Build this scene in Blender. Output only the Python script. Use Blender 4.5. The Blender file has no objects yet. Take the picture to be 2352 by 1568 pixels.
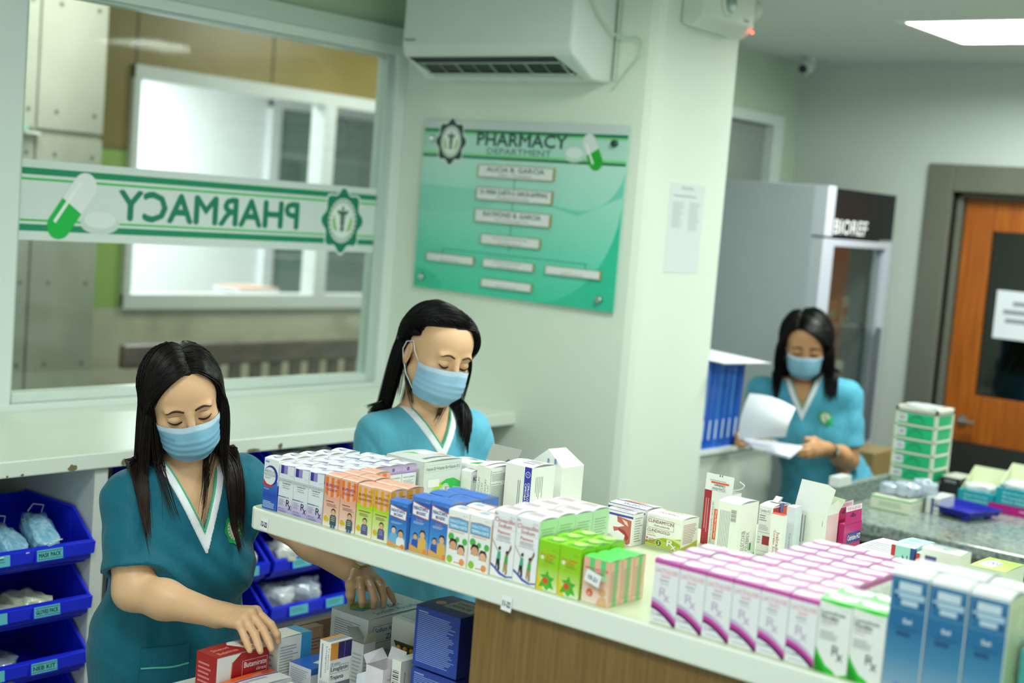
import bpy, math, random
import numpy as np
from mathutils import Vector, Matrix

random.seed(7)
SC = bpy.context.scene
COL = SC.collection

# ------------------------------------------------------------------ camera
CX = Vector((0.77019373, -0.12126618, 0.62617579))
CY = Vector((0.63278553, 0.02229454, -0.77400609))
CZ = Vector((0.07990046, 0.99236962, 0.0939066))
CAM_R = Matrix((CX, CY, CZ))            # camera axes -> world
CAM_H = 1.8
cd = bpy.data.cameras.new('camera')
cam = bpy.data.objects.new('camera', cd)
COL.objects.link(cam)
cam.matrix_world = Matrix.Translation((0, 0, CAM_H)) @ CAM_R.to_4x4()
cd.sensor_width = 36
cd.lens = 3263.4 / 2352 * 36
cd.clip_start = 0.05
cd.clip_end = 60
cd.dof.use_dof = True
cd.dof.focus_distance = 3.02
cd.dof.aperture_fstop = 2.3
SC.camera = cam

# ------------------------------------------------------------------ world, light, exposure
w = bpy.data.worlds.new('world')
SC.world = w
w.use_nodes = True
w.node_tree.nodes['Background'].inputs[0].default_value = (0.80, 0.93, 0.88, 1)
w.node_tree.nodes['Background'].inputs[1].default_value = 0.74

def area(name, loc, size, power, color=(0.93, 1.0, 0.94), rot=(0, 0, 0), size_y=None):
    l = bpy.data.lights.new(name, 'AREA')
    l.energy = power
    l.color = color
    l.size = size
    if size_y:
        l.shape = 'RECTANGLE'
        l.size_y = size_y
    o = bpy.data.objects.new(name, l)
    o.location = loc
    o.rotation_euler = rot
    COL.objects.link(o)
    return o
CEIL = 2.58
PANELS = [(-1.75, 3.0, 25), (-1.99, 5.17, 34), (-0.45, 3.0, 15), (-0.45, 0.9, 15), (-1.7, 0.9, 20), (-0.3, 5.2, 34)]
for k, (x, y, p) in enumerate(PANELS):
    area('panel_light', (x, y, CEIL + 0.02), 0.56, p, size_y=0.56)
# corridor and the office behind the glass
area('corridor_light', (-5.2, 3.4, 2.95), 0.9, 34, (1.0, 0.98, 0.90))
area('corridor_light', (-5.2, 6.2, 2.95), 0.9, 42, (1.0, 0.98, 0.90))
area('office_light', (-7.6, 5.4, 2.72), 1.4, 95, (0.95, 0.98, 1.0))

SC.view_settings.view_transform = 'Standard'
SC.view_settings.look = 'None'
SC.view_settings.exposure = 0.24
SC.view_settings.gamma = 1.0
SC.view_settings.use_curve_mapping = False
SC.cycles.use_denoising = True
SC.cycles.max_bounces = 7
SC.cycles.diffuse_bounces = 3
SC.cycles.glossy_bounces = 3
SC.cycles.transmission_bounces = 4
SC.cycles.transparent_max_bounces = 10
SC.cycles.caustics_reflective = False
SC.cycles.caustics_refractive = False
SC.cycles.sample_clamp_indirect = 6

# ------------------------------------------------------------------ helpers
def lin(c):
    c = c.lstrip('#')
    if len(c) == 3: c = ''.join(x * 2 for x in c)
    v = [int(c[i:i + 2], 16) / 255 for i in (0, 2, 4)]
    return tuple((x / 12.92 if x <= 0.04045 else ((x + 0.055) / 1.055) ** 2.4) for x in v) + (1.0,)
_lin = {}
def C(c):
    if isinstance(c, str):
        if c not in _lin:
            _lin[c] = lin(c)
        return _lin[c]
    return tuple(c) + ((1.0,) if len(c) == 3 else ())

MATS = {}
def nodes_of(m):
    m.use_nodes = True
    nt = m.node_tree
    return nt, nt.nodes, nt.links, nt.nodes['Principled BSDF']

def colmat(name, rough=0.45, metal=0.0, nscale=40.0, namt=0.05, bump=0.0, bscale=60.0, stretch=(1, 1, 1),
           spec=0.5, coat=0.0, sheen=0.0, sss=0.0):
    """printed / painted surface: own colour attribute, gentle procedural variation and bump"""
    if name in MATS:
        return MATS[name]
    m = bpy.data.materials.new(name)
    nt, N, L, P = nodes_of(m)
    at = N.new('ShaderNodeAttribute')
    at.attribute_name = 'Col'
    tc = N.new('ShaderNodeTexCoord')
    mp = N.new('ShaderNodeMapping')
    mp.inputs['Scale'].default_value = stretch
    L.new(tc.outputs['Object'], mp.inputs[0])
    no = N.new('ShaderNodeTexNoise')
    no.inputs['Scale'].default_value = nscale
    no.inputs['Detail'].default_value = 3
    L.new(mp.outputs[0], no.inputs['Vector'])
    mr = N.new('ShaderNodeMapRange')
    mr.inputs[3].default_value = 1 - namt
    mr.inputs[4].default_value = 1 + namt
    L.new(no.outputs[0], mr.inputs[0])
    mx = N.new('ShaderNodeVectorMath')
    mx.operation = 'MULTIPLY'
    L.new(at.outputs['Color'], mx.inputs[0])
    L.new(mr.outputs[0], mx.inputs[1])
    L.new(mx.outputs[0], P.inputs['Base Color'])
    P.inputs['Roughness'].default_value = rough
    P.inputs['Metallic'].default_value = metal
    P.inputs['Specular IOR Level'].default_value = spec
    P.inputs['Coat Weight'].default_value = coat
    P.inputs['Coat Roughness'].default_value = 0.15
    if sheen:
        P.inputs['Sheen Weight'].default_value = sheen
    if sss:
        P.inputs['Subsurface Weight'].default_value = sss
        P.inputs['Subsurface Scale'].default_value = 0.01
        P.inputs['Subsurface Radius'].default_value = (1.0, 0.35, 0.2)
    if bump:
        n2 = N.new('ShaderNodeTexNoise')
        n2.inputs['Scale'].default_value = bscale
        n2.inputs['Detail'].default_value = 4
        L.new(mp.outputs[0], n2.inputs['Vector'])
        b = N.new('ShaderNodeBump')
        b.inputs['Distance'].default_value = bump
        L.new(n2.outputs[0], b.inputs['Height'])
        L.new(b.outputs[0], P.inputs['Normal'])
    MATS[name] = m
    return m

CARD = colmat('printed_card', 0.36, nscale=90, namt=0.02, spec=0.45, coat=0.12)
PAINT = colmat('wall_paint', 0.55, nscale=2.2, namt=0.03, bump=0.0006, bscale=60)
GLOSSP = colmat('gloss_paint', 0.28, nscale=3.0, namt=0.03, bump=0.0006, bscale=25)
PLAST = colmat('plastic', 0.3, nscale=12, namt=0.04, bump=0.0003, bscale=40)
PAPER = colmat('paper', 0.6, nscale=30, namt=0.02)
METAL = colmat('metal', 0.32, metal=0.9, nscale=30, namt=0.06)
STEEL = colmat('painted_metal', 0.4, metal=0.1, nscale=6, namt=0.04)
FILM = colmat('clear_film_bags', 0.12, nscale=60, namt=0.12, bump=0.004, bscale=45, spec=0.9, coat=0.5)
GRASS = colmat('foliage', 0.5, nscale=20, namt=0.2)

def glass_mat(name, tint=(0.95, 1.0, 0.97), refl=0.02):
    m = bpy.data.materials.new(name)
    nt, N, L, P = nodes_of(m)
    N.remove(P)
    out = N['Material Output']
    tr = N.new('ShaderNodeBsdfTransparent')
    tr.inputs[0].default_value = tint + (1,)
    gl = N.new('ShaderNodeBsdfGlossy')
    gl.inputs['Roughness'].default_value = 0.03
    lw = N.new('ShaderNodeLayerWeight')
    lw.inputs[0].default_value = 0.25
    mr = N.new('ShaderNodeMapRange')
    mr.inputs[3].default_value = refl
    mr.inputs[4].default_value = 0.5
    L.new(lw.outputs['Fresnel'], mr.inputs[0])
    mx = N.new('ShaderNodeMixShader')
    L.new(mr.outputs[0], mx.inputs[0])
    L.new(tr.outputs[0], mx.inputs[1])
    L.new(gl.outputs[0], mx.inputs[2])
    L.new(mx.outputs[0], out.inputs[0])
    return m
GLASS = glass_mat('window_glass')
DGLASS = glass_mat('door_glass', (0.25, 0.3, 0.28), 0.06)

def ramp_mat(name, stops, tex='noise', scale=3.0, detail=8, stretch=(1, 1, 1), rough=0.5, bump=0.001, dist=0.0, spec=0.5,
             holes=False, coat=0.0):
    m = bpy.data.materials.new(name)
    nt, N, L, P = nodes_of(m)
    tc = N.new('ShaderNodeTexCoord')
    mp = N.new('ShaderNodeMapping')
    mp.inputs['Scale'].default_value = stretch
    L.new(tc.outputs['Object'], mp.inputs[0])
    if tex == 'wave':
        t = N.new('ShaderNodeTexWave')
        t.inputs['Scale'].default_value = scale
        t.inputs['Distortion'].default_value = dist
        t.inputs['Detail'].default_value = detail
    elif tex == 'voronoi':
        t = N.new('ShaderNodeTexVoronoi')
        t.inputs['Scale'].default_value = scale
    else:
        t = N.new('ShaderNodeTexNoise')
        t.inputs['Scale'].default_value = scale
        t.inputs['Detail'].default_value = detail
        t.inputs['Distortion'].default_value = dist
    L.new(mp.outputs[0], t.inputs['Vector'])
    r = N.new('ShaderNodeValToRGB')
    cr = r.color_ramp
    cr.elements[0].position, cr.elements[0].color = stops[0][0], C(stops[0][1])
    cr.elements[1].position, cr.elements[1].color = stops[-1][0], C(stops[-1][1])
    for p, c in stops[1:-1]:
        e = cr.elements.new(p)
        e.color = C(c)
    src = t.outputs['Distance'] if tex == 'voronoi' else t.outputs[0]
    L.new(src, r.inputs[0])
    L.new(r.outputs[0], P.inputs['Base Color'])
    P.inputs['Roughness'].default_value = rough
    P.inputs['Specular IOR Level'].default_value = spec
    P.inputs['Coat Weight'].default_value = coat
    b = N.new('ShaderNodeBump')
    b.inputs['Distance'].default_value = bump
    L.new(src, b.inputs['Height'])
    L.new(b.outputs[0], P.inputs['Normal'])
    return m
WOODP = ramp_mat('oak_laminate', [(0.3, '#74562a'), (0.6, '#826434'), (0.8, '#8e7040')], 'noise', 5, 6, (26, 26, 1.2), 0.5, 0.0003)
DOORW = ramp_mat('door_wood', [(0.3, '#8a4408'), (0.55, '#a3560f'), (0.8, '#b56a1c')], 'noise', 4, 6, (12, 12, 0.7), 0.4, 0.0002)
BENCHW = ramp_mat('bench_wood', [(0.3, '#3c302a'), (0.6, '#5a4a40'), (0.8, '#6c5a4e')], 'noise', 6, 6, (3, 1, 3), 0.35, 0.001)
CONC = ramp_mat('concrete', [(0.3, '#7f8478'), (0.55, '#9a9d91'), (0.75, '#aaaba0')], 'noise', 1.6, 10, (1, 1, 0.7), 0.75, 0.002)
MARBLE = ramp_mat('beige_stone', [(0.35, '#9c9c86'), (0.5, '#b4b39e'), (0.65, '#a8a892'), (0.8, '#bfbfad')], 'noise', 1.4, 8, (1, 1, 2.2), 0.3, 0.0005, dist=1.2)
OLIVE = ramp_mat('olive_wall_panel', [(0.35, '#74642a'), (0.6, '#82723a'), (0.8, '#8d7d48')], 'noise', 1.0, 4, (1, 1, 1), 0.35, 0.0003)
LIME = ramp_mat('lime_wall_panel', [(0.35, '#86a552'), (0.8, '#95b25e')], 'noise', 1.2, 4, (1, 1, 1), 0.35, 0.0003)
GRANITE = ramp_mat('speckled_granite', [(0.12, '#23282a'), (0.32, '#5d6a66'), (0.5, '#8a968f'), (0.8, '#aab4ac')], 'noise', 75, 5, (1, 1, 1), 0.15, 0.0001)
FLOORM = ramp_mat('floor_tile', [(0.3, '#8d948c'), (0.7, '#a3a9a0')], 'noise', 2, 6, (1, 1, 1), 0.3, 0.0003)

def emis(name, col, s):
    m = bpy.data.materials.new(name)
    nt, N, L, P = nodes_of(m)
    P.inputs['Base Color'].default_value = C(col)
    P.inputs['Emission Color'].default_value = C(col)
    P.inputs['Emission Strength'].default_value = s
    return m
LED = emis('red_led', '#ff2a1c', 30)
TUBE = emis('lit_tube', '#f2fff6', 9)

def tag(o, label=None, cat=None, group=None, kind=None):
    if label: o['label'] = label
    if cat: o['category'] = cat
    if group: o['group'] = group
    if kind: o['kind'] = kind
    return o

def empty(name, loc=(0, 0, 0), rz=0.0):
    o = bpy.data.objects.new(name, None)
    o.empty_display_size = 0.05
    o.location = loc
    o.rotation_euler = (0, 0, rz)
    COL.objects.link(o)
    return o

class MB:
    """collects polygons with colours and materials; build() links them as ONE object"""
    def __init__(s, mat=CARD):
        s.v, s.f, s.c, s.mi, s.mats, s.sm = [], [], [], [], [mat], []
        s.cur = 0
        s.M = None
        s.smooth = False
    def mat(s, m):
        if m not in s.mats: s.mats.append(m)
        s.cur = s.mats.index(m)
        return s
    def face(s, pts, col, cols=None):
        i = len(s.v)
        for p in pts:
            s.v.append(tuple(s.M @ Vector(p)) if s.M is not None else tuple(p))
        s.f.append(tuple(range(i, i + len(pts))))
        s.c.append([C(c) for c in cols] if cols else [C(col)] * len(pts))
        s.mi.append(s.cur)
        s.sm.append(s.smooth)
    def mesh(s, V, F, col):
        i = len(s.v)
        M = s.M
        s.v.extend([tuple(M @ Vector(p)) for p in V] if M is not None else [tuple(p) for p in V])
        c = C(col)
        for f in F:
            s.f.append(tuple(i + k for k in f))
            s.c.append([c] * len(f))
            s.mi.append(s.cur)
            s.sm.append(s.smooth)
    def box(s, lo, hi, col, faces='xXyYzZ'):
        a, b = lo, hi
        V = [(a[0], a[1], a[2]), (b[0], a[1], a[2]), (b[0], b[1], a[2]), (a[0], b[1], a[2]),
             (a[0], a[1], b[2]), (b[0], a[1], b[2]), (b[0], b[1], b[2]), (a[0], b[1], b[2])]
        FS = {'z': (3, 2, 1, 0), 'Z': (4, 5, 6, 7), 'y': (0, 1, 5, 4), 'X': (1, 2, 6, 5), 'Y': (2, 3, 7, 6), 'x': (3, 0, 4, 7)}
        s.mesh(V, [FS[k] for k in faces], col)
    def prism(s, prof, axis, a, b, col, cap=True):
        """polygon prof in the two other axes, swept along axis from a to b"""
        def P3(p, t):
            return {'x': (t, p[0], p[1]), 'y': (p[0], t, p[1]), 'z': (p[0], p[1], t)}[axis]
        n = len(prof)
        V = [P3(p, a) for p in prof] + [P3(p, b) for p in prof]
        F = [(k, (k + 1) % n, n + (k + 1) % n, n + k) for k in range(n)]
        if cap:
            F += [tuple(range(n))[::-1], tuple(range(n, 2 * n))]
        s.mesh(V, F, col)
    def tube(s, pts, r, col, seg=8, cap=True):
        pts = [Vector(p) for p in pts]
        n = len(pts)
        rs = r if isinstance(r, (list, tuple)) else [r] * n
        V, F = [], []
        up = Vector((0, 0, 1))
        t0 = (pts[1] - pts[0]).normalized()
        if abs(t0.dot(up)) > 0.9: up = Vector((1, 0, 0))
        a = t0.cross(up).normalized()
        for i in range(n):
            t = (pts[min(i + 1, n - 1)] - pts[max(i - 1, 0)]).normalized()
            a = (a - t * a.dot(t)).normalized()
            b = t.cross(a)
            for k in range(seg):
                an = 2 * math.pi * k / seg
                V.append(pts[i] + (a * math.cos(an) + b * math.sin(an)) * rs[i])
        for i in range(n - 1):
            for k in range(seg):
                F.append((i * seg + k, i * seg + (k + 1) % seg, (i + 1) * seg + (k + 1) % seg, (i + 1) * seg + k))
        if cap:
            F += [tuple(range(seg))[::-1], tuple(range((n - 1) * seg, n * seg))]
        s.mesh(V, F, col)
    def lathe(s, prof, c, col, seg=24, axis='z'):
        V, F = [], []
        n = len(prof)
        for (r, h) in prof:
            for k in range(seg):
                an = 2 * math.pi * k / seg
                x, y = r * math.cos(an), r * math.sin(an)
                V.append({'z': (c[0] + x, c[1] + y, c[2] + h), 'x': (c[0] + h, c[1] + x, c[2] + y), 'y': (c[0] + x, c[1] + h, c[2] + y)}[axis])
        for i in range(n - 1):
            for k in range(seg):
                F.append((i * seg + k, i * seg + (k + 1) % seg, (i + 1) * seg + (k + 1) % seg, (i + 1) * seg + k))
        F += [tuple(range(seg))[::-1], tuple(range((n - 1) * seg, n * seg))]
        s.mesh(V, F, col)
    def build(s, name, parent=None, loc=None, bevel=0.0, rz=0.0, solid=0.0):
        me = bpy.data.meshes.new(name)
        me.from_pydata(s.v, [], s.f)
        me.update()
        for m in s.mats: me.materials.append(m)
        at = me.color_attributes.new('Col', 'FLOAT_COLOR', 'CORNER')
        flat = [x for f in s.c for c in f for x in c]
        at.data.foreach_set('color', flat)
        me.polygons.foreach_set('material_index', s.mi)
        me.polygons.foreach_set('use_smooth', s.sm)
        me.update()
        o = bpy.data.objects.new(name, me)
        COL.objects.link(o)
        if loc is not None: o.location = loc
        if rz: o.rotation_euler = (0, 0, rz)
        if parent is not None: o.parent = parent
        if bevel:
            b = o.modifiers.new('bevel', 'BEVEL')
            b.width = bevel
            b.segments = 2
            b.limit_method = 'ANGLE'
        return o

# ---- lettering: glyph outlines as little polygons, cached
_TXT = {}
def glyphs(s, bold=0.0):
    k = (s, bold)
    if k not in _TXT:
        cu = bpy.data.curves.new('t', 'FONT')
        cu.body = s
        cu.resolution_u = 2
        cu.offset = bold
        ob = bpy.data.objects.new('t', cu)
        me = bpy.data.meshes.new_from_object(ob)
        V = [(v.co.x, v.co.y) for v in me.vertices]
        F = [tuple(p.vertices) for p in me.polygons]
        bpy.data.objects.remove(ob)
        bpy.data.curves.remove(cu)
        bpy.data.meshes.remove(me)
        if not V:
            V = [(0, 0), (1, 0), (1, 1)]; F = []
        xs = [v[0] for v in V]; ys = [v[1] for v in V]
        x0, x1, y0, y1 = min(xs), max(xs), min(ys), max(ys)
        V = [((x - x0) / (x1 - x0), (y - y0) / (y1 - y0)) for x, y in V]
        _TXT[k] = (V, F)
    return _TXT[k]

class Pr:
    """print on one face of something: u,v run 0..1 over the face"""
    def __init__(s, mb, o, U, V, N, warp=None):
        s.mb, s.o, s.U, s.V, s.N = mb, Vector(o), Vector(U), Vector(V), Vector(N).normalized()
        s.e = 0.00012
        s.warp = warp
    def p(s, u, v):
        q = s.o + s.U * u + s.V * v + s.N * s.e
        if s.warp: q = s.warp(q, u, v)
        return q
    def poly(s, pts, col, cols=None):
        s.e += 0.00003
        if s.warp and not cols and max(q[1] for q in pts) - min(q[1] for q in pts) > .12:
            for i in range(6):                       # follow the bowed lid in six bands
                band = list(pts)
                for lim, sg in ((i / 6, 1), ((i + 1) / 6, -1)):
                    out = []
                    for a, b in zip(band, band[1:] + band[:1]):
                        ia, ib = (a[1] - lim) * sg >= 0, (b[1] - lim) * sg >= 0
                        if ia: out.append(a)
                        if ia != ib:
                            t = (lim - a[1]) / (b[1] - a[1])
                            out.append((a[0] + (b[0] - a[0]) * t, lim))
                    band = out
                    if len(band) < 3: break
                if len(band) >= 3: s.mb.face([s.p(*q) for q in band], col)
            return
        s.mb.face([s.p(*q) for q in pts], col, cols)
    def rect(s, u0, v0, u1, v1, col, top=None):
        c = [col, col, top, top] if top else None
        s.poly([(u0, v0), (u1, v0), (u1, v1), (u0, v1)], col, c)
    def grad(s, u0, v0, u1, v1, stops):
        """stops: [(v, col)...] bottom to top"""
        for (a, ca), (b, cb) in zip(stops, stops[1:]):
            s.rect(u0, v0 + (v1 - v0) * a, u1, v0 + (v1 - v0) * b, ca, cb)
            s.e -= 0.00003
        s.e += 0.00003
    def frame(s, u0, v0, u1, v1, t, col):
        a = s.U.length / s.V.length
        for r in ((u0, v0, u1, v0 + t * a), (u0, v1 - t * a, u1, v1), (u0, v0, u0 + t, v1), (u1 - t, v0, u1, v1)):
            s.rect(*r, col)
    def circ(s, u, v, r, col, n=14, sx=1.0, a0=0, a1=360):
        k = s.U.length / s.V.length
        s.poly([(u + r * sx * math.cos(math.radians(a0 + (a1 - a0) * i / n)), v + r * k * math.sin(math.radians(a0 + (a1 - a0) * i / n)))
                for i in range(n if a1 - a0 == 360 else n + 1)], col)
    def ring(s, u, v, r0, r1, col, n=20):
        k = s.U.length / s.V.length
        s.e += 0.00003
        for i in range(n):
            a, b = 2 * math.pi * i / n, 2 * math.pi * (i + 1) / n
            s.mb.face([s.p(u + r0 * math.cos(a), v + r0 * k * math.sin(a)), s.p(u + r1 * math.cos(a), v + r1 * k * math.sin(a)),
                       s.p(u + r1 * math.cos(b), v + r1 * k * math.sin(b)), s.p(u + r0 * math.cos(b), v + r0 * k * math.sin(b))], col)
    def text(s, t, u0, v0, u1, v1, col, rot=0, bold=0.0):
        s.e += 0.00003
        V, F = glyphs(t)
        def m(x, y):
            if rot == 90: x, y = 1 - y, x        # reads upward
            elif rot == 270: x, y = y, 1 - x     # reads downward
            elif rot == 180: x, y = 1 - x, 1 - y
            return s.p(u0 + (u1 - u0) * x, v0 + (v1 - v0) * y)
        s.mb.mesh([m(*q) for q in V], F, col)
        if bold:          # heavier weight: the same letters again, a hair to either side
            hm = (abs(v1 - v0) * s.V.length) if rot in (0, 180) else abs(u1 - u0) * s.U.length
            for dx, dy in ((1, 0), (-1, 0), (0, 1), (0, -1)):
                s.e += 0.000004
                du, dv = dx * hm * min(bold, .03) * 1.6 / s.U.length, dy * hm * min(bold, .03) * 1.6 / s.V.length
                k0 = s.o
                s.o = k0 + s.U * du + s.V * dv
                s.mb.mesh([m(*q) for q in V], F, col)
                s.o = k0
    def lines(s, u0, v0, u1, v1, n, col, fill=0.42, rot=0, rag=0.35):
        """small print too small to read: rows of dashes"""
        for i in range(n):
            if rot == 0:
                y = v1 - (v1 - v0) * (i + 0.5) / n
                h = (v1 - v0) / n * fill / 2
                s.rect(u0, y - h, u0 + (u1 - u0) * (1 - rag * random.random()), y + h, col)
            else:
                x = u0 + (u1 - u0) * (i + 0.5) / n
                h = (u1 - u0) / n * fill / 2
                s.rect(x - h, v0 + (v1 - v0) * rag * random.random(), x + h, v1, col)
            s.e -= 0.00003
        s.e += 0.00003
    def barcode(s, u0, v0, u1, v1, col='#2b3038', rot=0):
        n = 16
        for i in range(n):
            wd = 0.25 + 0.5 * ((i * 7) % 5) / 5
            if rot == 0:
                a = u0 + (u1 - u0) * i / n
                s.rect(a, v0, a + (u1 - u0) / n * wd, v1, col)
            else:
                a = v0 + (v1 - v0) * i / n
                s.rect(u0, a, u1, a + (v1 - v0) / n * wd, col)
            s.e -= 0.00003
        s.e += 0.00003

def copy_tree(o, parent=None):
    c = o.copy()
    COL.objects.link(c)
    if parent is not None: c.parent = parent
    for ch in o.children: copy_tree(ch, c)
    return c

ORD = ['', 'first', 'second', 'third', 'fourth', 'fifth', 'sixth', 'seventh', 'eighth', 'ninth', 'tenth', 'eleventh']
# ================================================================== SETTING
def struct(o):
    o['kind'] = 'structure'
    return o
WALLC, WALLG = '#e6f0e2', '#cfdccb'
XW, YS, XC, YD = -3.67, 3.785, -2.567, 6.1      # window wall, sign wall, column face, door wall

m = MB(FLOORM); m.box((-10, -1.5, -0.05), (2.0, 9.6, 0), '#999999'); struct(m.build('floor'))
# ceiling slab with real openings for the recessed lights
m = MB(PAINT)
S = 0.30
xs = sorted({-3.72, 2.0} | {round(p[0] + d, 4) for p in PANELS for d in (-S, S)})
ys = sorted({-1.2, 6.25} | {round(p[1] + d, 4) for p in PANELS for d in (-S, S)})
for a, b in zip(xs, xs[1:]):
    for c, d in zip(ys, ys[1:]):
        mx_, my_ = (a + b) / 2, (c + d) / 2
        if any(abs(mx_ - p[0]) < S and abs(my_ - p[1]) < S for p in PANELS): continue
        m.box((a, c, CEIL), (b, d, CEIL + 0.012), '#cfd6cd')
m.box((-3.72, -1.2, CEIL + 0.12), (2.0, 6.25, CEIL + 0.14), '#cfd6cd')
struct(m.build('ceiling'))
for i, (x, y, p) in enumerate(PANELS):
    t = empty('ceiling_light', (x, y, CEIL))
    where = ['above the aisle behind the long counter', 'above the granite counter, upper right', 'above the right end of the long counter',
             'behind the camera on the right', 'behind the camera on the left', 'above the far right corner'][i]
    tag(t, 'square recessed louvred ceiling light ' + where, 'ceiling light', 'recessed ceiling lights')
    f = MB(STEEL)
    for q in (((-0.30, -0.30), (0.30, -0.27)), ((-0.30, 0.27), (0.30, 0.30)), ((-0.30, -0.27), (-0.27, 0.27)), ((0.27, -0.27), (0.30, 0.27))):
        f.box((q[0][0], q[0][1], -0.006), (q[1][0], q[1][1], 0.05), '#e8ece8')
    f.build('frame', t)
    h = MB(STEEL)
    h.box((-0.27, -0.27, 0.05), (0.27, 0.27, 0.055), '#f4f6f4')
    h.build('housing', t)
    for k in range(3):
        h = MB(METAL)
        yy = -0.27 + 0.54 * (k + 1) / 4
        h.box((-0.27, yy - 0.002, -0.002), (0.27, yy + 0.002, 0.017), '#d8dcd8')
        h.build('louvre', t)

# --- window wall (x = XW)
m = MB(PAINT)
for lo, hi in (((XW - 0.1, -0.8, 0), (XW, 2.13, 2.58)), ((XW - 0.1, 2.13, 0), (XW, 3.785, 1.06)), ((XW - 0.1, 2.13, 2.345), (XW, 3.785, 2.58))):
    m.box(lo, hi, '#bcd2b4')
struct(m.build('wall_left'))
m = MB(GLOSSP); m.box((XW, 0.9, 2.345), (XW + 0.03, 3.785, 2.405), '#c8d8cb'); m.box((XW, 0.9, 2.395), (XW + 0.036, 3.785, 2.405), '#c9dccd'); struct(m.build('trim_1'))
win = empty('window_1', (XW, 2.95, 1.06)); struct(win)
def wbox(mb, y0, y1, z0, z1, x0=-0.07, x1=0.02, col='#e4eee8'):
    if y1 - y0 > z1 - z0 and x1 - x0 > .02: x1, x0 = x1 + .0012, x0 - .0012      # rails stand a hair proud of the stiles
    mb.box((x0, y0 - 2.95, z0 - 1.06), (x1, y1 - 2.95, z1 - 1.06), col)
m = MB(GLOSSP)
wbox(m, 2.13, 2.245, 1.06, 2.345); wbox(m, 3.735, 3.785, 1.06, 2.345); wbox(m, 2.13, 3.785, 2.31, 2.345); wbox(m, 2.13, 3.785, 1.06, 1.12)
wbox(m, 2.13, 3.785, 1.06, 1.09, 0.02, 0.035)
wbox(m, 2.245, 2.262, 1.12, 2.31, -0.05, 0.0, '#c4d4cd'); wbox(m, 3.70, 3.735, 1.12, 2.31, -0.05, 0.0, '#c4d4cd')
wbox(m, 2.262, 3.70, 1.12, 1.15, -0.05, 0.0, '#dbe8e1'); wbox(m, 2.262, 3.70, 2.30, 2.31, -0.05, 0.0, '#c4d4cd')
m.build('window_frame', win, bevel=0.003)
m = MB(GLASS); wbox(m, 2.262, 3.70, 1.15, 2.30, -0.018, -0.012); m.build('window_glass', win)

def cap_print(pr, x0, z0, x1, z1, r, ca, cb, printed_shine='#ffffff'):
    """two-tone capsule, metres on the face"""
    W_, H_ = pr.U.length, pr.V.length
    d = Vector((x1 - x0, z1 - z0)); L_ = d.length; d.normalize(); n = Vector((-d.y, d.x))
    def half(a, b, col, flip):
        pts = []
        for i in range(13):
            an = math.pi * i / 12
            s_ = -1 if flip else 1
            q = b + n * r * math.cos(an) + d * s_ * r * math.sin(an)
            pts.append(q)
        pts += [a - n * r, a + n * r] if True else []
        pr.poly([(q.x / W_, q.y / H_) for q in pts], col)
    A, B = Vector((x0, z0)), Vector((x1, z1)); M_ = (A + B) / 2
    half(M_, A, ca, True); half(M_, B, cb, False)
    hl = [A + n * r * 0.35, A + n * r * 0.6, B + n * r * 0.6, B + n * r * 0.35]  # highlight strip printed along one side of the capsule
    pr.poly([(q.x / W_, q.y / H_) for q in hl], printed_shine)

def emblem(pr, u, v, r, dark='#0f6b4c', ink='#3c6a58'):
    """eight-lobed seal with a winged staff and two leaves; r in U fraction"""
    k = pr.U.length / pr.V.length
    pts = []
    for i in range(64):
        a = 2 * math.pi * i / 64
        rr = r * (1.07 + 0.11 * math.cos(8 * a))
        pts.append((u + rr * 0.88 * math.sin(a), v + rr * k * math.cos(a)))
    o_ = [(u + (p[0] - u) * 1.07, v + (p[1] - v) * 1.07) for p in pts]
    pr.poly(o_, '#e8f2ec'); pr.poly(pts, dark)
    pr.circ(u, v, r * 0.80, '#f0f6f2', 28, 0.86)
    pr.ring(u, v, r * 0.60, r * 0.64, '#c3dccb')
    for i in range(26):
        a = 2 * math.pi * i / 26
        c_, s_ = math.cos(a), math.sin(a)
        pr.poly([(u + r * q * (c_ * ca - s_ * sa) * 0.88, v + r * k * q * (s_ * ca + c_ * sa)) for q, ca, sa in ((0.67, 1, -.05), (0.76, 1, -.05), (0.76, 1, .06), (0.67, 1, .06))], ink)
        pr.e -= 0.00003
    pr.rect(u - r * 0.03, v - r * k * 0.42, u + r * 0.03, v + r * k * 0.42, ink)
    pr.circ(u, v + r * k * 0.44, r * 0.07, ink, 10)
    for s_ in (-1, 1):
        pr.poly([(u, v + r * k * .34), (u + s_ * r * .3, v + r * k * .38), (u + s_ * r * .2, v + r * k * .22), (u, v + r * k * .22)], ink)
        for j in range(3):
            pr.ring(u + s_ * r * 0.03, v + r * k * (0.12 - 0.2 * j), r * (0.07 - .012 * j), r * (0.11 - .012 * j), ink, 10)
        pr.poly([(u + s_ * r * q[0], v + r * k * q[1]) for q in ((.2, -.42), (.42, -.3), (.5, 0), (.42, .22), (.36, 0), (.3, -.2))], '#8cc85a')

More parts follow.
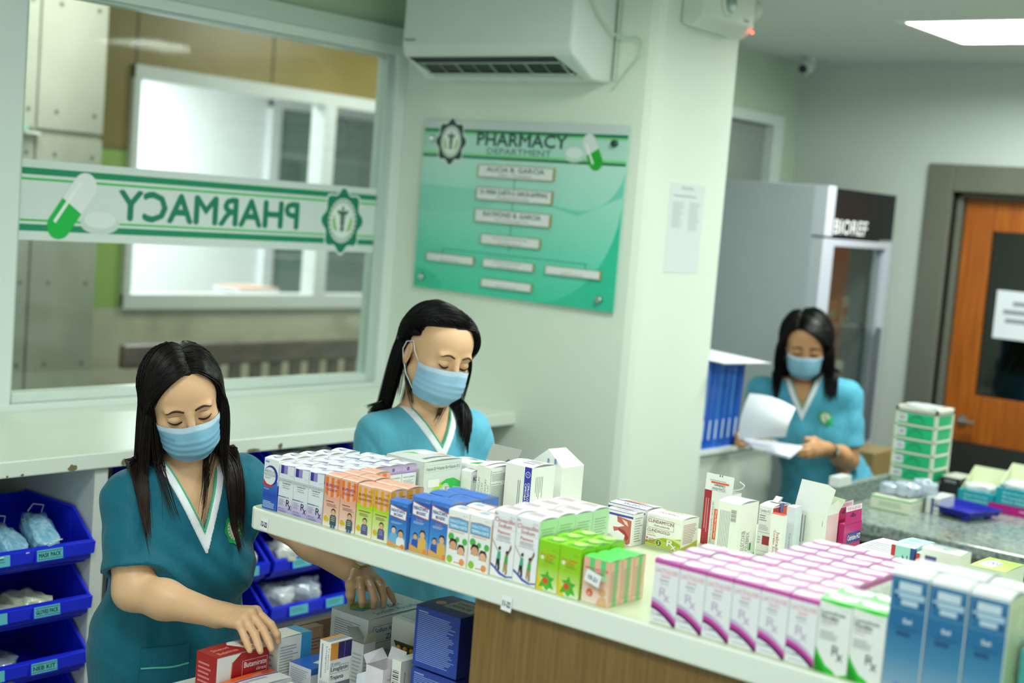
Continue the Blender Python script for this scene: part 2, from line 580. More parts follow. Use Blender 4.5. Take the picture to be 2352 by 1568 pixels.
# sticker across the glass, seen from behind
m = MB(PAPER)
m.box((XW - 0.0115, 2.246, 1.594), (XW - 0.0108, 3.735, 1.826), '#dfe9e6')
pr = Pr(m, (XW - 0.0108, 2.246, 1.594), (0, 1.489, 0), (0, 0, 0.232), (1, 0, 0))
for v0, v1, c in ((0.815, 0.9, '#0b8f63'), (0.745, 0.775, '#32c455'), (0.235, 0.262, '#32c455'), (0.115, 0.20, '#0b8f63')):
    pr.rect(0, v0, 1, v1, c)
pr.text('PHARMACY', 0.727, 0.31, 0.238, 0.69, '#0b8260', bold=0.03)
emblem(pr, 0.868, 0.47, 0.066, '#0b8260')
pr.e += 0.0002
pr.circ(0.195, 0.24, 0.021, '#d3e2da', 24, 2.2); pr.circ(0.195, 0.29, 0.017, '#eaf2ee', 24, 2.2)
cap_print(pr, 0.150, 0.045, 0.232, 0.165, 0.040, '#08bb48', '#eef3f3', '#f8fbfa')
tag(m.build('window_sticker'), 'white and green pharmacy sticker band across the glass, lettering mirrored', 'sticker')

# --- sign wall and column
m = MB(PAINT)
ch = 0.035
prof = [(XW, YS), (XC - ch, YS), (XC - ch * 0.3, YS + ch * 0.3), (XC, YS + ch), (XC, 4.27), (XW, 4.27)]
m.prism(prof, 'z', 0, 2.58, WALLC)
struct(m.build('wall_back'))
m = MB(PAINT); m.box((-3.4, 4.27, 0), (XC - 0.02, 4.84, 0.985), '#d5dfd0'); m.mat(GLOSSP).box((-3.4, 4.27, 0.985), (XC, 4.845, 1.0), '#e4ebe2'); struct(m.build('wall_partition'))
# side wall beyond the column with its window
m = MB(PAINT)
for lo, hi in (((-3.4, 4.27, 0), (-3.3, 6.1, 1.1)), ((-3.4, 4.27, 2.32), (-3.3, 6.1, 2.58)), ((-3.4, 4.27, 1.1), (-3.3, 4.8, 2.32)), ((-3.4, 5.95, 1.1), (-3.3, 6.1, 2.32))):
    m.box(lo, hi, '#b5c7b0')
struct(m.build('wall_side'))
win2 = empty('window_2', (-3.3, 5.4, 1.1)); struct(win2)
m = MB(GLOSSP)
for y0, y1, z0, z1 in ((-.6, -.54, 0, 1.22), (.46, .55, 0, 1.22), (-.6, .55, 1.17, 1.22), (-.6, .55, 0, .05)):
    q_ = .0012 * (y1 - y0 > z1 - z0)
    m.box((-0.08 - q_, y0, z0), (0.012 + q_, y1, z1), '#cfdbd2')
m.build('window_frame', win2, bevel=0.003)
m = MB(PLAST); m.box((-0.04, -.54, .05), (-0.035, .46, 1.17), '#8b958a'); m.build('window_glass', win2)  # opaque grey pane, its colour stands in for dim light from beyond
# door wall
m = MB(PAINT)
for lo, hi in (((-3.4, YD, 0), (-2.50, YD + 0.1, 2.58)), ((-2.50, YD, 2.03), (-1.55, YD + 0.1, 2.58)), ((-1.55, YD, 0), (2.0, YD + 0.1, 2.58))):
    m.box(lo, hi, '#c2ccc2')
struct(m.build('wall_far'))
dr = empty('door_1', (-2.5, YD, 0)); struct(dr)
m = MB(STEEL)
for lo, hi in (((-.12, -.03, 0), (0, .09, 2.142)), ((.95, -.03, 0), (1.07, .09, 2.142)), ((0, -.03, 2.022), (.95, .09, 2.142)), ((0, .03, 0), (.03, .09, 2.022)), ((0, .03, 2.0), (.95, .09, 2.022))):
    m.box(lo, hi, '#66695c')
m.build('door_frame', dr, bevel=0.006)
lf = MB(DOORW)
for lo, hi in (((.035, .06, .03), (.165, .1, 2.0)), ((.785, .06, .03), (.915, .1, 2.0)), ((.165, .06, 1.862), (.785, .1, 2.0)), ((.165, .06, .03), (.785, .1, 1.136))):
    lf.box(lo, hi, '#a3560f')
dl = lf.build('door_leaf', dr, bevel=0.003)
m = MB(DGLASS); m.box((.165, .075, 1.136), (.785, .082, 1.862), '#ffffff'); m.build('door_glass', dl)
m = MB(STEEL); m.box((.035, .054, .03), (.915, .06, .926), '#2b2d28'); m.build('kick_plate', dl)
m = MB(METAL); m.lathe([(.022, 0), (.022, -.008)], (.125, .058, 1.02), '#a8a8a0', axis='y'); m.tube([(.125, .05, 1.02), (.125, .01, 1.02), (.20, .008, 1.02)], .008, '#b8b8b0'); m.build('door_handle', dl)
m = MB(PAPER); m.box((-2.288, YD + .0720, 1.40), (-1.99, YD + .0728, 1.61), '#dfe4ea')
pr = Pr(m, (-2.288, YD + .0718, 1.40), (.298, 0, 0), (0, 0, .21), (0, -1, 0))
pr.lines(.25, .68, .85, .80, 1, '#8a9098', .8); pr.lines(.12, .50, .9, .62, 1, '#8a9098', .8); pr.lines(.16, .32, .85, .44, 1, '#8a9098', .8)
tag(m.build('paper_notice'), 'white paper notice taped inside the glass of the wooden door', 'notice')
# a dim passage beyond the door glass
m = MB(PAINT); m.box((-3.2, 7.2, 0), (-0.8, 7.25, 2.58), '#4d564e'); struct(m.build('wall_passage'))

# --- corridor outside the glass
XF = -6.4
m = MB(MARBLE); m.box((XF - .08, 1.5, 0), (XF, 9.4, 1.095), '#b0b09c'); struct(m.build('wall_corridor'))
m = MB(OLIVE); m.box((XF - .08, 1.5, 2.39), (XF, 9.4, 3.0), '#8d7d3a'); m.box((XF - .08, 1.5, 1.945), (XF, 4.56, 2.39), '#8d7d3a')
for yy in (4.58, 5.518, 6.46, 7.4):
    m.mat(PAINT).box((XF - .002, yy - .006, 2.39), (XF + .002, yy + .006, 3.0), '#38301a')
struct(m.build('wall_cladding'))
m = MB(LIME); m.box((XF - .08, 1.5, 1.095), (XF, 4.56, 1.93), '#a3bd62'); m.mat(PAINT).box((XF - .04, 1.5, 1.93), (XF - .004, 4.56, 1.945), '#55602c'); struct(m.build('wall_lower_cladding'))
m = MB(CONC)
m.box((-6.4, 3.64, 0), (-5.8, 3.985, 1.955), '#9a9d91'); m.box((-6.4, 3.64, 1.985), (-5.8, 3.985, 3.0), '#9a9d91')
m.box((-6.4, 2.2, 0), (-5.8, 3.628, 1.955), '#9a9d91'); m.box((-6.4, 2.2, 1.985), (-5.8, 3.628, 3.0), '#9a9d91')
m.box((-6.4, 2.2, 1.955), (-5.815, 3.98, 1.985), '#9a9d91')
m.mat(PAINT)
for yy in (3.935, 3.735, 3.59, 3.3):
    for zz in (2.065, 1.87, 1.28, 0.9, 2.55):
        m.lathe([(.011, 0), (.009, .0015)], (-5.8, yy, zz), '#50544c', 10, 'x')
struct(m.build('wall_concrete'))
m = MB(GLOSSP); m.box((-5.8, 3.2, 1.955), (-5.77, 3.64, 1.965), '#d8d8d8'); m.box((-5.8, 3.2, 1.965), (-5.74, 3.56, 1.99), '#8fb8a8')
tag(m.build('wall_shelf'), 'small pale green shelf fixed on the concrete wall outside the glass', 'shelf')
m = MB(PAINT); m.box((XF - 2.6, 1.5, 3.0), (XW - .1, 9.6, 3.05), '#d8dcd4'); struct(m.build('ceiling_corridor'))
w3_ = empty('window_3', (XF, 6.0, 1.1)); struct(w3_)
m = MB(GLOSSP)
for y0, y1, z0, z1 in ((-1.44, -1.395, 0, 1.29), (-.075, .02, .06, 1.23), (1.9, 1.96, 0, 1.29), (-1.44, 1.96, 1.215, 1.29), (-1.44, 1.96, -.01, .075)):
    q_ = .0012 * (y1 - y0 > z1 - z0)
    m.box((-.09 - q_, y0, z0), (.03 + q_, y1, z1), '#c3c8c6')
m.build('window_frame', w3_, bevel=0.004)
m = MB(PAINT); m.box((XF - .08, 7.96, 1.095), (XF, 9.4, 2.39), '#9a8c4c'); struct(m.build('wall_corridor_end'))
# bright office behind
m = MB(PAINT)
m.box((-8.7, 4.0, 0), (-8.6, 9.5, 3.0), '#f0f3f5'); m.box((-8.6, 3.9, 0), (XF - .08, 4.0, 3.0), '#f0f3f5'); m.box((-8.6, 9.4, 0), (XF - .08, 9.5, 3.0), '#e8ecef')
struct(m.build('wall_office'))
wo = empty('window_4', (-8.6, 8.0, .9)); struct(wo)
m = MB(GLOSSP)
for y0, y1, z0, z1 in ((-.60, -.50, 0, 1.58), (-.12, -.04, 0, 1.58), (-.6, -.04, 1.52, 1.58), (.95, 1.0, 0, 1.58), (0.05, 1.0, 1.52, 1.58)):
    q_ = .0012 * (y1 - y0 > z1 - z0)
    m.box((0, y0, z0), (.05 + q_, y1, z1), '#e4e8ec')
m.box((.004, -.5, 0), (.012, -.12, 1.52), '#7f938e'); m.box((.004, -.04, 0), (.012, .95, 1.52), '#94a49c')
for zz in (.35, .62, .9, 1.15): m.box((.012, -.5, zz), (.02, .95, zz + .02), '#b4c2bc')
for yy, zz, c in ((.1, .5, '#5c6c68'), (.55, .62, '#4c5a58'), (.3, .64, '#b8b48c'), (-.4, .92, '#5f7570')): m.box((.014, yy, zz), (.03, yy + .14, zz + .2), c)
m.build('window_frame', wo)
t = empty('paper_pile', (-6.75, 5.72, 1.095)); tag(t, 'pile of papers on the white office window sill', 'papers')
m = MB(PAPER)
for k in range(8): m.box((-.12 + .006 * (k % 3), -.16 + .01 * (k % 2), .012 * k), (.12, .16, .012 * k + .009), ['#d0d4da', '#8f98a0', '#e6e8ea', '#b08c7c'][k % 4])
m.build('sheets', t)
m = MB(PAINT); m.box((XF - .5, 4.2, 1.03), (XF - .08, 9.2, 1.095), '#e6eaec'); struct(m.build('trim_2'))
# bench
b = empty('wooden_bench', (-5.95, 5.5, 0)); tag(b, 'long dark brown wooden bench in the corridor outside the glass', 'bench')
m = MB(BENCHW); m.box((-.05, -1.22, .835), (.0, 1.3, .955), '#5a4a40'); m.build('top_rail', b, bevel=.012)
for k in range(17):
    m = MB(BENCHW); y = -1.1 + k * .145; m.box((-.035, y, .5), (-.012, y + .072, .84), '#5a4a40'); m.build('slat', b)
m = MB(BENCHW); m.box((-.02, -1.2, .42), (.45, 1.28, .46), '#5a4a40'); m.build('seat', b, bevel=.006)
for y in (-1.15, 1.18):
    for x in (.0, .4):
        m = MB(BENCHW); m.box((x, y - .03, 0), (x + .05, y + .03, .42), '#5a4a40'); m.build('leg', b, bevel=.004)

# ================================================================== SIGN BOARD
sb = empty('sign_board', (-3.533, YS, 1.486)); tag(sb, 'green pharmacy department organisation chart board on the wall', 'sign')
m = MB(PLAST)
BW, BH = .891, .600
m.box((0, -.012, 0), (BW, -.006, BH), '#9fd8c4')
pr = Pr(m, (0, -.012, 0), (BW, 0, 0), (0, 0, BH), (0, -1, 0))
pr.grad(0, 0, 1, 1, [(0, '#3fd2ac'), (.25, '#6cdabe'), (.5, '#98e2ce'), (.75, '#b8e8da'), (1, '#d6eae6')])
def swirl(pts, c): pr.poly(pts, c)
arc = lambda cx, cy, rx, ry, a0, a1, n=16: [(cx + rx * math.cos(math.radians(a0 + (a1 - a0) * i / n)), cy + ry * math.sin(math.radians(a0 + (a1 - a0) * i / n))) for i in range(n + 1)]
swirl([(1, .0), (1, .62)] + arc(.62, .62, .38, .62, 0, -90), '#2fc6a0')
swirl([(0, 0), (0, .12)] + arc(0, 0, .16, .12, 90, 0), '#39c7a2')
swirl([(1, .62), (1, .78)] + arc(.8, .78, .2, .25, 0, -90)[::1] + [(.62, .56), (.8, .50)], '#74d4bc')
swirl([(0, .45)] + arc(0, .62, .45, .17, -90, -5) + [(0, .62)], '#8edcc8')
pr.rect(0, .955, 1, 1, '#ccd8da')
pr.rect(0, .79, 1, .955, '#b4e2d2')
for v0, v1, c in ((.935, .952, '#0d6e4a'), (.922, .935, '#7ed694'), (.80, .815, '#7ed694'), (.785, .80, '#0d6e4a')): pr.rect(0, v0, 1, v1, c)
pr.text('PHARMACY', .285, .865, .725, .935, '#174f41', bold=.03)
pr.text('DEPARTMENT', .34, .818, .655, .850, '#2c6a58', bold=.008)
emblem(pr, .147, .877, .078, '#0e3f34')
pr.e += .0002
pr.circ(.765, .833, .027, '#c2e2d4', 22, 1.9); pr.circ(.765, .845, .021, '#e6f2ec', 22, 1.9)
cap_print(pr, .772, .480, .738, .545, .027, '#10ad24', '#dde8e6')
for u_, v_ in ((.5, .60), (.5, .5), (.5, .37)): pass
for a_ in ((.488, .27, .491, .76), (.145, .244, .86, .247), (.145, .2, .148, .246), (.857, .2, .86, .246)): pr.rect(*a_, '#2f8f78')
m.build('panel', sb)
PL = [(.306, .682, .376, .072, 'ALICIA B. GARCIA', 'CEO / President', 1), (.306, .552, .376, .072, 'Dr. MARIA CLARITA G. GARCIA-SAMPANG', 'Medical Director', 1),
      (.306, .424, .376, .074, 'RAYMOND B. GARCIA', 'Head, Central Supply Unit', 1), (.347, .300, .295, .055, None, 'Chief Pharmacist', 0),
      (.067, .168, .252, .047, None, 'Staff Pharmacist', 0), (.367, .168, .253, .047, None, 'Staff Pharmacist', 0), (.677, .168, .257, .047, None, 'Staff Pharmacist', 0), (.366, .053, .252, .047, None, 'Staff Pharmacist', 0)]
for u, v, du, dv, a, b2, big in PL:
    m = MB(CARD)
    m.box((u * BW, -.019, v * BH), ((u + du) * BW, -.012, (v + dv) * BH), '#a08a3c')
    q = Pr(m, (u * BW, -.0192, v * BH), (du * BW, 0, 0), (0, 0, dv * BH), (0, -1, 0))
    q.rect(.012, .05, .988, .95, '#e9ecec')
    if big:
        q.text(a, .06 if len(a) > 20 else .12, .48, .94 if len(a) > 20 else .88, .84, '#2a4a44', bold=.02); q.text(b2, .28, .14, .72, .34, '#4a605c')
    else:
        if u < .06 or .34 < u < .37 and v > .1: q.lines(.2, .55, .8, .8, 1, '#b4bcba', .5, rag=.1)
        q.text(b2, .3, .14, .7, .36, '#6a7a76')
    m.build('name_plate', sb)
for u, v, c in ((.045, .89, '#c8d4cc'), (.945, .905, '#3a5a50'), (.045, .065, '#b8c4bc'), (.935, .06, '#a8b4ac')):
    m = MB(METAL); m.lathe([(.011, .004), (.012, -.010), (.009, -.014)], (u * BW, -.012, v * BH), c, 14, 'y'); m.build('screw_cap', sb)

# paper list on the column
m = MB(PAPER)
m.box((XC, 3.93, 1.627), (XC + .0012, 4.14, 1.922), '#dde5e4')
pr = Pr(m, (XC + .0012, 3.93, 1.627), (0, .21, 0), (0, 0, .295), (1, 0, 0))
pr.lines(.3, .93, .7, .97, 2, '#98a8a4'); pr.lines(.1, .84, .9, .88, 1, '#a8b4b2')
pr.lines(.1, .5, .42, .8, 16, '#b4c0be'); pr.lines(.58, .48, .9, .8, 16, '#b4c0be')
tag(m.build('paper_list'), 'printed white paper list taped to the white column', 'paper')

# emergency light
e = empty('emergency_light', (XC, 4.05, 2.43)); tag(e, 'white twin head emergency light high on the column with a red indicator', 'emergency light')
m = MB(PLAST); m.prism([(0, .0), (.045, -.012), (.085, .02), (.085, .14), (0, .15)], 'y', -.15, .17, '#dbe5d8'); m.build('housing', e, bevel=.008)
for y in (-.005, .17):
    h = MB(PLAST)
    if y < .1:
        h.lathe([(.044, -.004), (.046, .004), (.040, .010)], (.085, y, .085), '#d5dfd2', 24, 'x')
    else:
        h.lathe([(.015, 0), (.036, .012), (.040, .045), (.034, .055)], (.045, y, .095), '#cfdbcc', 20, 'y')
    hh = h.build('lamp_head', e, bevel=.002)
    h = MB(METAL)
    if y < .1: h.lathe([(.036, .0095), (.026, .012), (.012, .013)], (.085, y, .085), '#7d9088', 18, 'x')
    else: h.lathe([(.032, .0545), (.02, .057)], (.045, y, .095), '#8d9a92', 16, 'y')
    h.build('reflector', hh)
m = MB(LED); m.lathe([(.0035, 0), (.003, .004), (.001, .005)], (.086, .155, .012), '#ff2a1c', 10, 'x'); m.build('indicator_light', e)
m = MB(PLAST); m.box((.085, .10, .04), (.087, .13, .048), '#3a4440'); m.build('switch', e)

# air conditioner
a = empty('air_conditioner', (-3.47, YS, 2.222)); tag(a, 'white wall mounted split air conditioner above the green board', 'air conditioner')
m = MB(PLAST)
m.prism([(0, .0), (-.100, .0), (-.218, .066), (-.228, .10), (-.225, .29), (-.19, .318), (0, .322)], 'x', 0, .737, '#dfe8df')
m.build('casing', a, bevel=.012)
# outlet lies on the slope between (-.09,0) and (-.215,.062)
def sl(t): return Vector((-.216 + .114 * t, .0648 - .0637 * t))
nrm = Vector((-.0637, -.114)).normalized()
m = MB(PLAST)
A_, B_ = sl(0.02), sl(.95)
def q3(x, p, off): return (x, p.x + nrm.x * off, p.y + nrm.y * off)
m.face([q3(.02, sl(.06), .0012), q3(.655, sl(.06), .0012), q3(.69, sl(.80), .0012), q3(.06, sl(.80), .0012)], '#101814')  # flat near-black face paints the shade of an open slot
m.build('outlet_shade', a)
m = MB(PLAST)
for k in range(9):
    x = .065 + .075 * k
    m.tube([q3(x, sl(.30), .003), q3(x, sl(.72), .003)], .0025 if k % 2 else .005, '#7d9082', 6)
m.tube([q3(.05, sl(.28), .005), q3(.66, sl(.28), .004)], .003, '#a8baac', 6)
m.tube([q3(.05, sl(.74), .005), q3(.68, sl(.74), .005)], .0035, '#c2d2c6', 6)
m.build('grille', a)
m = MB(PLAST); m.face([q3(.06, sl(.86), .003), q3(.69, sl(.86), .003), q3(.695, sl(1.02), .006), q3(.055, sl(1.02), .006)], '#d5dfd5'); m.build('flap', a)
m = MB(CARD); pr = Pr(m, (.0, -.2285, .10), (.77, 0, 0), (0, 0, .19), (0, -1, 0)); pr.text('Panasonic', .02, .07, .085, .12, '#55645c', bold=.02); m.build('badge', a)
m = MB(PLAST)
m.tube([(-2.722, YS - .006, 2.58), (-2.722, YS - .006, 2.23)], .005, '#c4d8c4', 6)
m.tube([(-2.718, 3.62, 2.575), (-2.718, 3.615, 2.47), (-2.716, 3.66, 2.42), (-2.712, 3.735, 2.375), (-2.69, 3.76, 2.365), (-2.64, 3.765, 2.365), (-2.615, 3.765, 2.35), (-2.62, 3.765, 2.31), (-2.67, 3.77, 2.26), (-2.718, 3.772, 2.205)], .004, '#bcd4bc', 6)
tag(m.build('cable'), 'loose pale cable hanging beside the air conditioner', 'cable')

# security camera
c = empty('security_camera', (-3.15, 5.87, CEIL)); tag(c, 'small white ceiling security camera with black lens', 'security camera')
m = MB(PLAST); m.lathe([(.035, 0), (.035, -.01), (.03, -.02)], (0, 0, 0), '#c4ccc4', 18); m.build('mount', c)
m = MB(PLAST); m.M = Matrix.Translation((0, -.02, -.045)) @ Matrix.Rotation(math.radians(20), 4, 'X'); m.lathe([(.03, .03), (.034, -.02), (.030, -.035)], (0, 0, 0), '#ccd4cc', 20, 'y'); hb = m.build('body', c)
m = MB(PLAST); m.M = Matrix.Translation((0, -.055, -.058)) @ Matrix.Rotation(math.radians(20), 4, 'X'); m.lathe([(.021, .01), (.020, -.006), (.01, -.012)], (0, 0, 0), '#161a18', 18, 'y'); m.build('lens', hb)

# ================================================================== CABINET WITH BINS
XB = -3.03
m = MB(GLOSSP)
m.box((XW, .6, 1.058), (XB + .01, YS, 1.10), '#e3ecdf')
rnd = random.Random(3)
for y, w_, h_ in ((2.04, .035, .02), (1.9, .012, .008), (2.62, .06, .012), (2.72, .02, .02), (1.86, .008, .008), (2.19, .02, .02), (2.5, .01, .006)):
    pts = [(XB + .0105, y + w_ * math.cos(t_ / 9 * 6.283) * rnd.uniform(.6, 1) / 2, 1.06 + h_ * (1 + math.sin(t_ / 9 * 6.283)) / 2 * rnd.uniform(.7, 1)) for t_ in range(9)]
    m.face(pts, '#7a7355')
tag(m.build('worktop', bevel=.004), 'long glossy off white worktop below the window, chipped front edge', 'worktop')
cb = empty('bin_cabinet', (XB, 2.4, 0)); tag(cb, 'off white open cabinet under the worktop holding blue bins', 'cabinet')
def cbx(name, lo, hi, col='#dfe6d6', mat=GLOSSP):
    m = MB(mat); m.box((lo[0] - XB, lo[1] - 2.4, lo[2]), (hi[0] - XB, hi[1] - 2.4, hi[2]), col); return m.build(name, cb, bevel=.002)
cbx('back_panel', (XW + .004, .8, 0), (XW + .02, 3.5, 1.058), '#b9bfb6')
for y in (1.60, 2.115, 3.06, 3.46): cbx('divider', (XW + .02, y, 0), (XB - .004, y + .04, 1.058), '#d3d8d0')
cbx('base', (XW + .02, .8, 0), (XB - .03, 3.5, .09))
cbx('floor_panel', (XW + .02, .8, .09), (XB - .004, 3.5, .11))

BLUE = '#1626d0'
def make_bin(wd, labels, texts, label, group='blue storage bins'):
    """open-front stacking bin; origin at front bottom centre, opening towards +x"""
    t = empty('storage_bin'); tag(t, label, 'storage bin', group)
    D_, H_, LIP, th = .30, .132, .062, .004
    side = [(-D_, 0), (-.028, 0), (0, .014), (.012, LIP), (-.075, H_), (-D_, H_)]
    m = MB(PLAST)
    for s_ in (-1, 1):
        y = s_ * wd / 2
        m.prism(side, 'y', y, y - s_ * th, BLUE)
        m.tube([(.012, y - s_ * .004, LIP), (-.075, y - s_ * .004, H_), (-D_, y - s_ * .004, H_)], .0052, '#2334e6', 6)
        m.box((-.10, y - .006, .02), (-.085, y + .006, .12), BLUE)
    m.box((-D_, -wd / 2, 0), (-.02, wd / 2, th), BLUE)
    m.box((-D_, -wd / 2, 0), (-D_ + th, wd / 2, H_), BLUE)
    m.build('body', t, bevel=.0012)
    f = MB(PLAST)
    f.prism([(-.028, 0), (0, .014), (.004, .03), (-.001, .03), (-.006, .018), (-.03, .004)], 'y', -wd / 2, wd / 2, BLUE)
    f.prism([(.000, .026), (.016, .030), (.020, LIP), (.006, LIP + .004), (.002, LIP - .006), (-.002, .03)], 'y', -wd / 2 - .002, wd / 2 + .002, '#1a2bdc')
    f.build('front_lip', t, bevel=.0015)
    for (y, tx) in zip(labels, texts):
        g = MB(CARD)
        g.M = Matrix.Translation((.0195, y, .046)) @ Matrix.Rotation(math.radians(-6), 4, 'Y')
        g.box((-.002, -.040, -.016), (.002, .040, .016), BLUE)
        q = Pr(g, (.0021, -.036, -.0135), (0, .072, 0), (0, 0, .027), (1, 0, 0))
        q.rect(0, 0, 1, 1, '#63bcc6')
        if tx:
            q.rect(.03, .12, .97, .18, '#1d3c46'); q.rect(.03, .80, .97, .86, '#1d3c46')
            q.text(tx, .07, .30, .93, .68, '#16323c', bold=.03)
        else:
            q.lines(.1, .3, .9, .8, 2, '#4c8f9c', .5)
        g.build('label_holder', t)
    return t
BINS = [(1.935, .35, .814, (.045, -.10), ('MASK PACK', None), 'blue bin of wrapped face masks with a mask pack label'),
        (1.935, .35, .671, (.045, -.10), ('GLOVES PACK', None), 'blue bin with a gloves pack label, below the mask bin'),
        (1.935, .35, .528, (.045, -.10), ('NEB KIT', None), 'blue bin with a neb kit label, lowest bin on the left')]
for z, rn in ((.957, 'top'), (.814, 'second'), (.671, 'third'), (.528, 'lowest')):
    for y, wd, cn in ((2.54, .325, 'nearer the teal uniform'), (2.885, .325, 'right hand column')):
        BINS.append((y, wd, z, (-.06, .085), (None, None), 'blue bin behind the two women, %s row, %s' % (rn, cn)))
for y, wd, z, ly, tx, lb in BINS:
    t = make_bin(wd, ly, tx, lb); t.location = (XB, y, z - .001)
    if z > .95: t.scale = (1, 1, .74)
# bins under the lowest visible ones carry the stack
m0 = make_bin(.35, (.045,), (None,), 'plain blue bin at the foot of the left stack under the neb kit bin'); m0.location = (XB, 1.935, .385 - .001)

# contents: crumpled plastic packs
def blob(mb, c, r, col, seed, n=10, rough=.25):
    rg = random.Random(seed)
    ph = [rg.uniform(0, 6.28) for _ in range(6)]
    V, F = [], []
    for i in range(n + 1):
        th_ = math.pi * i / n
        for k in range(2 * n):
            a_ = math.pi * k / n
            d = Vector((math.sin(th_) * math.cos(a_), math.sin(th_) * math.sin(a_), math.cos(th_)))
            q = 1 + rough * (math.sin(5 * d.x + ph[0]) * math.sin(6 * d.y + ph[1]) + .6 * math.sin(11 * d.z + ph[2] + 7 * d.x) + .5 * math.sin(17 * d.y + ph[3] + 9 * d.z)) * .6
            d = Vector([math.copysign(abs(x) ** .6, x) for x in d])
            V.append((c[0] + d.x * r[0] * q, c[1] + d.y * r[1] * q, c[2] + d.z * r[2] * q))
    for i in range(n):
        for k in range(2 * n):
            F.append((i * 2 * n + k, i * 2 * n + (k + 1) % (2 * n), (i + 1) * 2 * n + (k + 1) % (2 * n), (i + 1) * 2 * n + k))
    sm = mb.smooth; mb.smooth = True; mb.mesh(V, F, col); mb.smooth = sm
def pack(name, c, r, col, label, cat, group, seed, rot=0, tilt=0, mat=FILM):
    m = MB(mat)
    blob(m, (0, 0, 0), r, col, seed, 12)
    o = m.build(name, loc=c)
    o.rotation_euler = (0, tilt, rot)
    tag(o, label, cat, group)
    return o
G = 'wrapped mask packs in the top left bin'
for k, (x, y, z, rot) in enumerate(((-3.12, 2.02, .884, -.35), (-3.13, 1.935, .862, -.2), (-3.12, 1.855, .860, -.3))):
    t = empty('mask_pack', (x, y, z)); t.rotation_euler = (0, .18, rot)
    tag(t, ['clear pack of blue face masks lying highest in the mask bin', 'clear pack of blue masks in the middle of the mask bin', 'clear pack of blue masks at the far left of the mask bin'][k], 'mask pack', G)
    m = MB(FILM)
    blob(m, (0, 0, 0), (.095, .037, .028), '#8fc3df', 20 + k, 14, .16)
    rc_ = random.Random(k)
    for f_ in range(len(m.c)):
        cx = rc_.choice(['#84bfe0', '#8fc6e2', '#9bcde6', '#aed8ec'])
        m.c[f_] = [C(cx)] * 4
    m.build('masks', t)
    m = MB(PAPER)
    for s_ in (-1, 1): m.tube([(s_ * .085, .02, .02), (s_ * .108, .03, .03), (s_ * .118, .005, .03), (s_ * .105, -.01, .015)], .0013, '#e4eaf0', 5)
    m.build('ear_loops', t)
GP = [(-3.11, 1.98, .705, .07, .05, .03, '#c9d3b4', 'pale latex gloves bundle on the right in the gloves bin'), (-3.12, 1.88, .70, .07, .06, .025, '#aab4a8', 'grey glove bundle on the left in the gloves bin'),
      (-3.12, 1.87, .565, .09, .07, .03, '#7d8a98', 'clear nebuliser kit bag in the neb kit bin')]
for k, (x, y, z, a_, b_, c_, col, lb) in enumerate(GP): pack('plastic_pack', (x, y, z), (a_, b_, c_), col, lb, 'plastic pack', 'packs in the left bins', 40 + k)
PK = [(-3.14, 2.50, 1.005, .07, .07, .028, '#5d6a82', 'dark clear bag in the top bin behind the first woman'),
      (-3.10, 2.80, 1.008, .06, .06, .026, '#e0e6dc', 'white crumpled bag on the left in the top right bin'), (-3.12, 2.93, 1.012, .06, .06, .028, '#d4dcc8', 'white crumpled bag on the right in the top right bin'),
      (-3.06, 2.62, .742, .05, .035, .035, '#d8dcd6', 'white wrapped packs standing in the third bin nearer the uniform'),
      (-3.07, 2.585, .74, .05, .03, .03, '#c8d2cc', 'grey white wrapped pack behind the standing packs'),
      (-3.06, 2.80, .742, .055, .05, .03, '#dde0d8', 'white sachets heaped left in the third bin on the right'), (-3.06, 2.90, .74, .055, .05, .028, '#c4cfae', 'green tinted sachets heaped right in the third bin on the right'),
      (-3.09, 2.80, .60, .06, .06, .035, '#cfd6d8', 'white tied bag on the left in the lowest right bin'), (-3.10, 2.91, .602, .07, .06, .035, '#b9c2ce', 'bluish clear bag on the right in the lowest right bin')]
for k, (x, y, z, a_, b_, c_, col, lb) in enumerate(PK): pack('plastic_pack', (x, y, z), (a_, b_, c_), col, lb, 'plastic pack', 'packs in the bins behind the women', 60 + k, rot=.3 * k)

# ================================================================== COUNTER
CT = 1.15; YF = 1.905
cn = empty('dispensing_counter', (-1.4, 2.3, 0)); tag(cn, 'long white topped counter with wood front panel, stocked with boxes', 'counter')
m = MB(GLOSSP)
r_ = .02
x0, x1, y0, y1 = -2.2 + 1.4, 1.35 + 1.4, YF - 2.3, 2.78 - 2.3
prof = [(x0 + r_ * (1 - math.cos(a)), y0 + r_ * (1 - math.sin(a))) for a in [math.radians(t) for t in (0, 30, 60, 90)]]
prof = [(x0, y0 + r_), (x0 + .006, y0 + .006), (x0 + r_, y0), (x1, y0), (x1, y1), (-.10, y1), (-.10, .30), (x0, .30)]
m.prism(prof, 'z', CT - .046, CT - .0009, '#eaf0e6')
m.face([(p[0] + (.004 if p[0] < 0 else 0) , p[1] + (.004 if p[1] < 0 else -.002), CT - .0005) for p in prof], '#ced8b6')
m.build('countertop', cn, bevel=.004)
m = MB(WOODP); m.box((-1.587 + 1.4, YF + .012 - 2.3, 0), (2.7, YF + .03 - 2.3, CT - .047), '#9c7c4a'); m.build('front_panel', cn)
m = MB(WOODP); m.box((-1.587 + 1.4, YF + .03 - 2.3, 0), (-1.569 + 1.4, y1 - .03, CT - .047), '#9c7c4a'); m.build('side_panel', cn)
m = MB(WOODP); m.box((-.169, y1 - .05, 0), (2.7, y1 - .032, CT - .047), '#9c7c4a'); m.build('back_panel', cn)
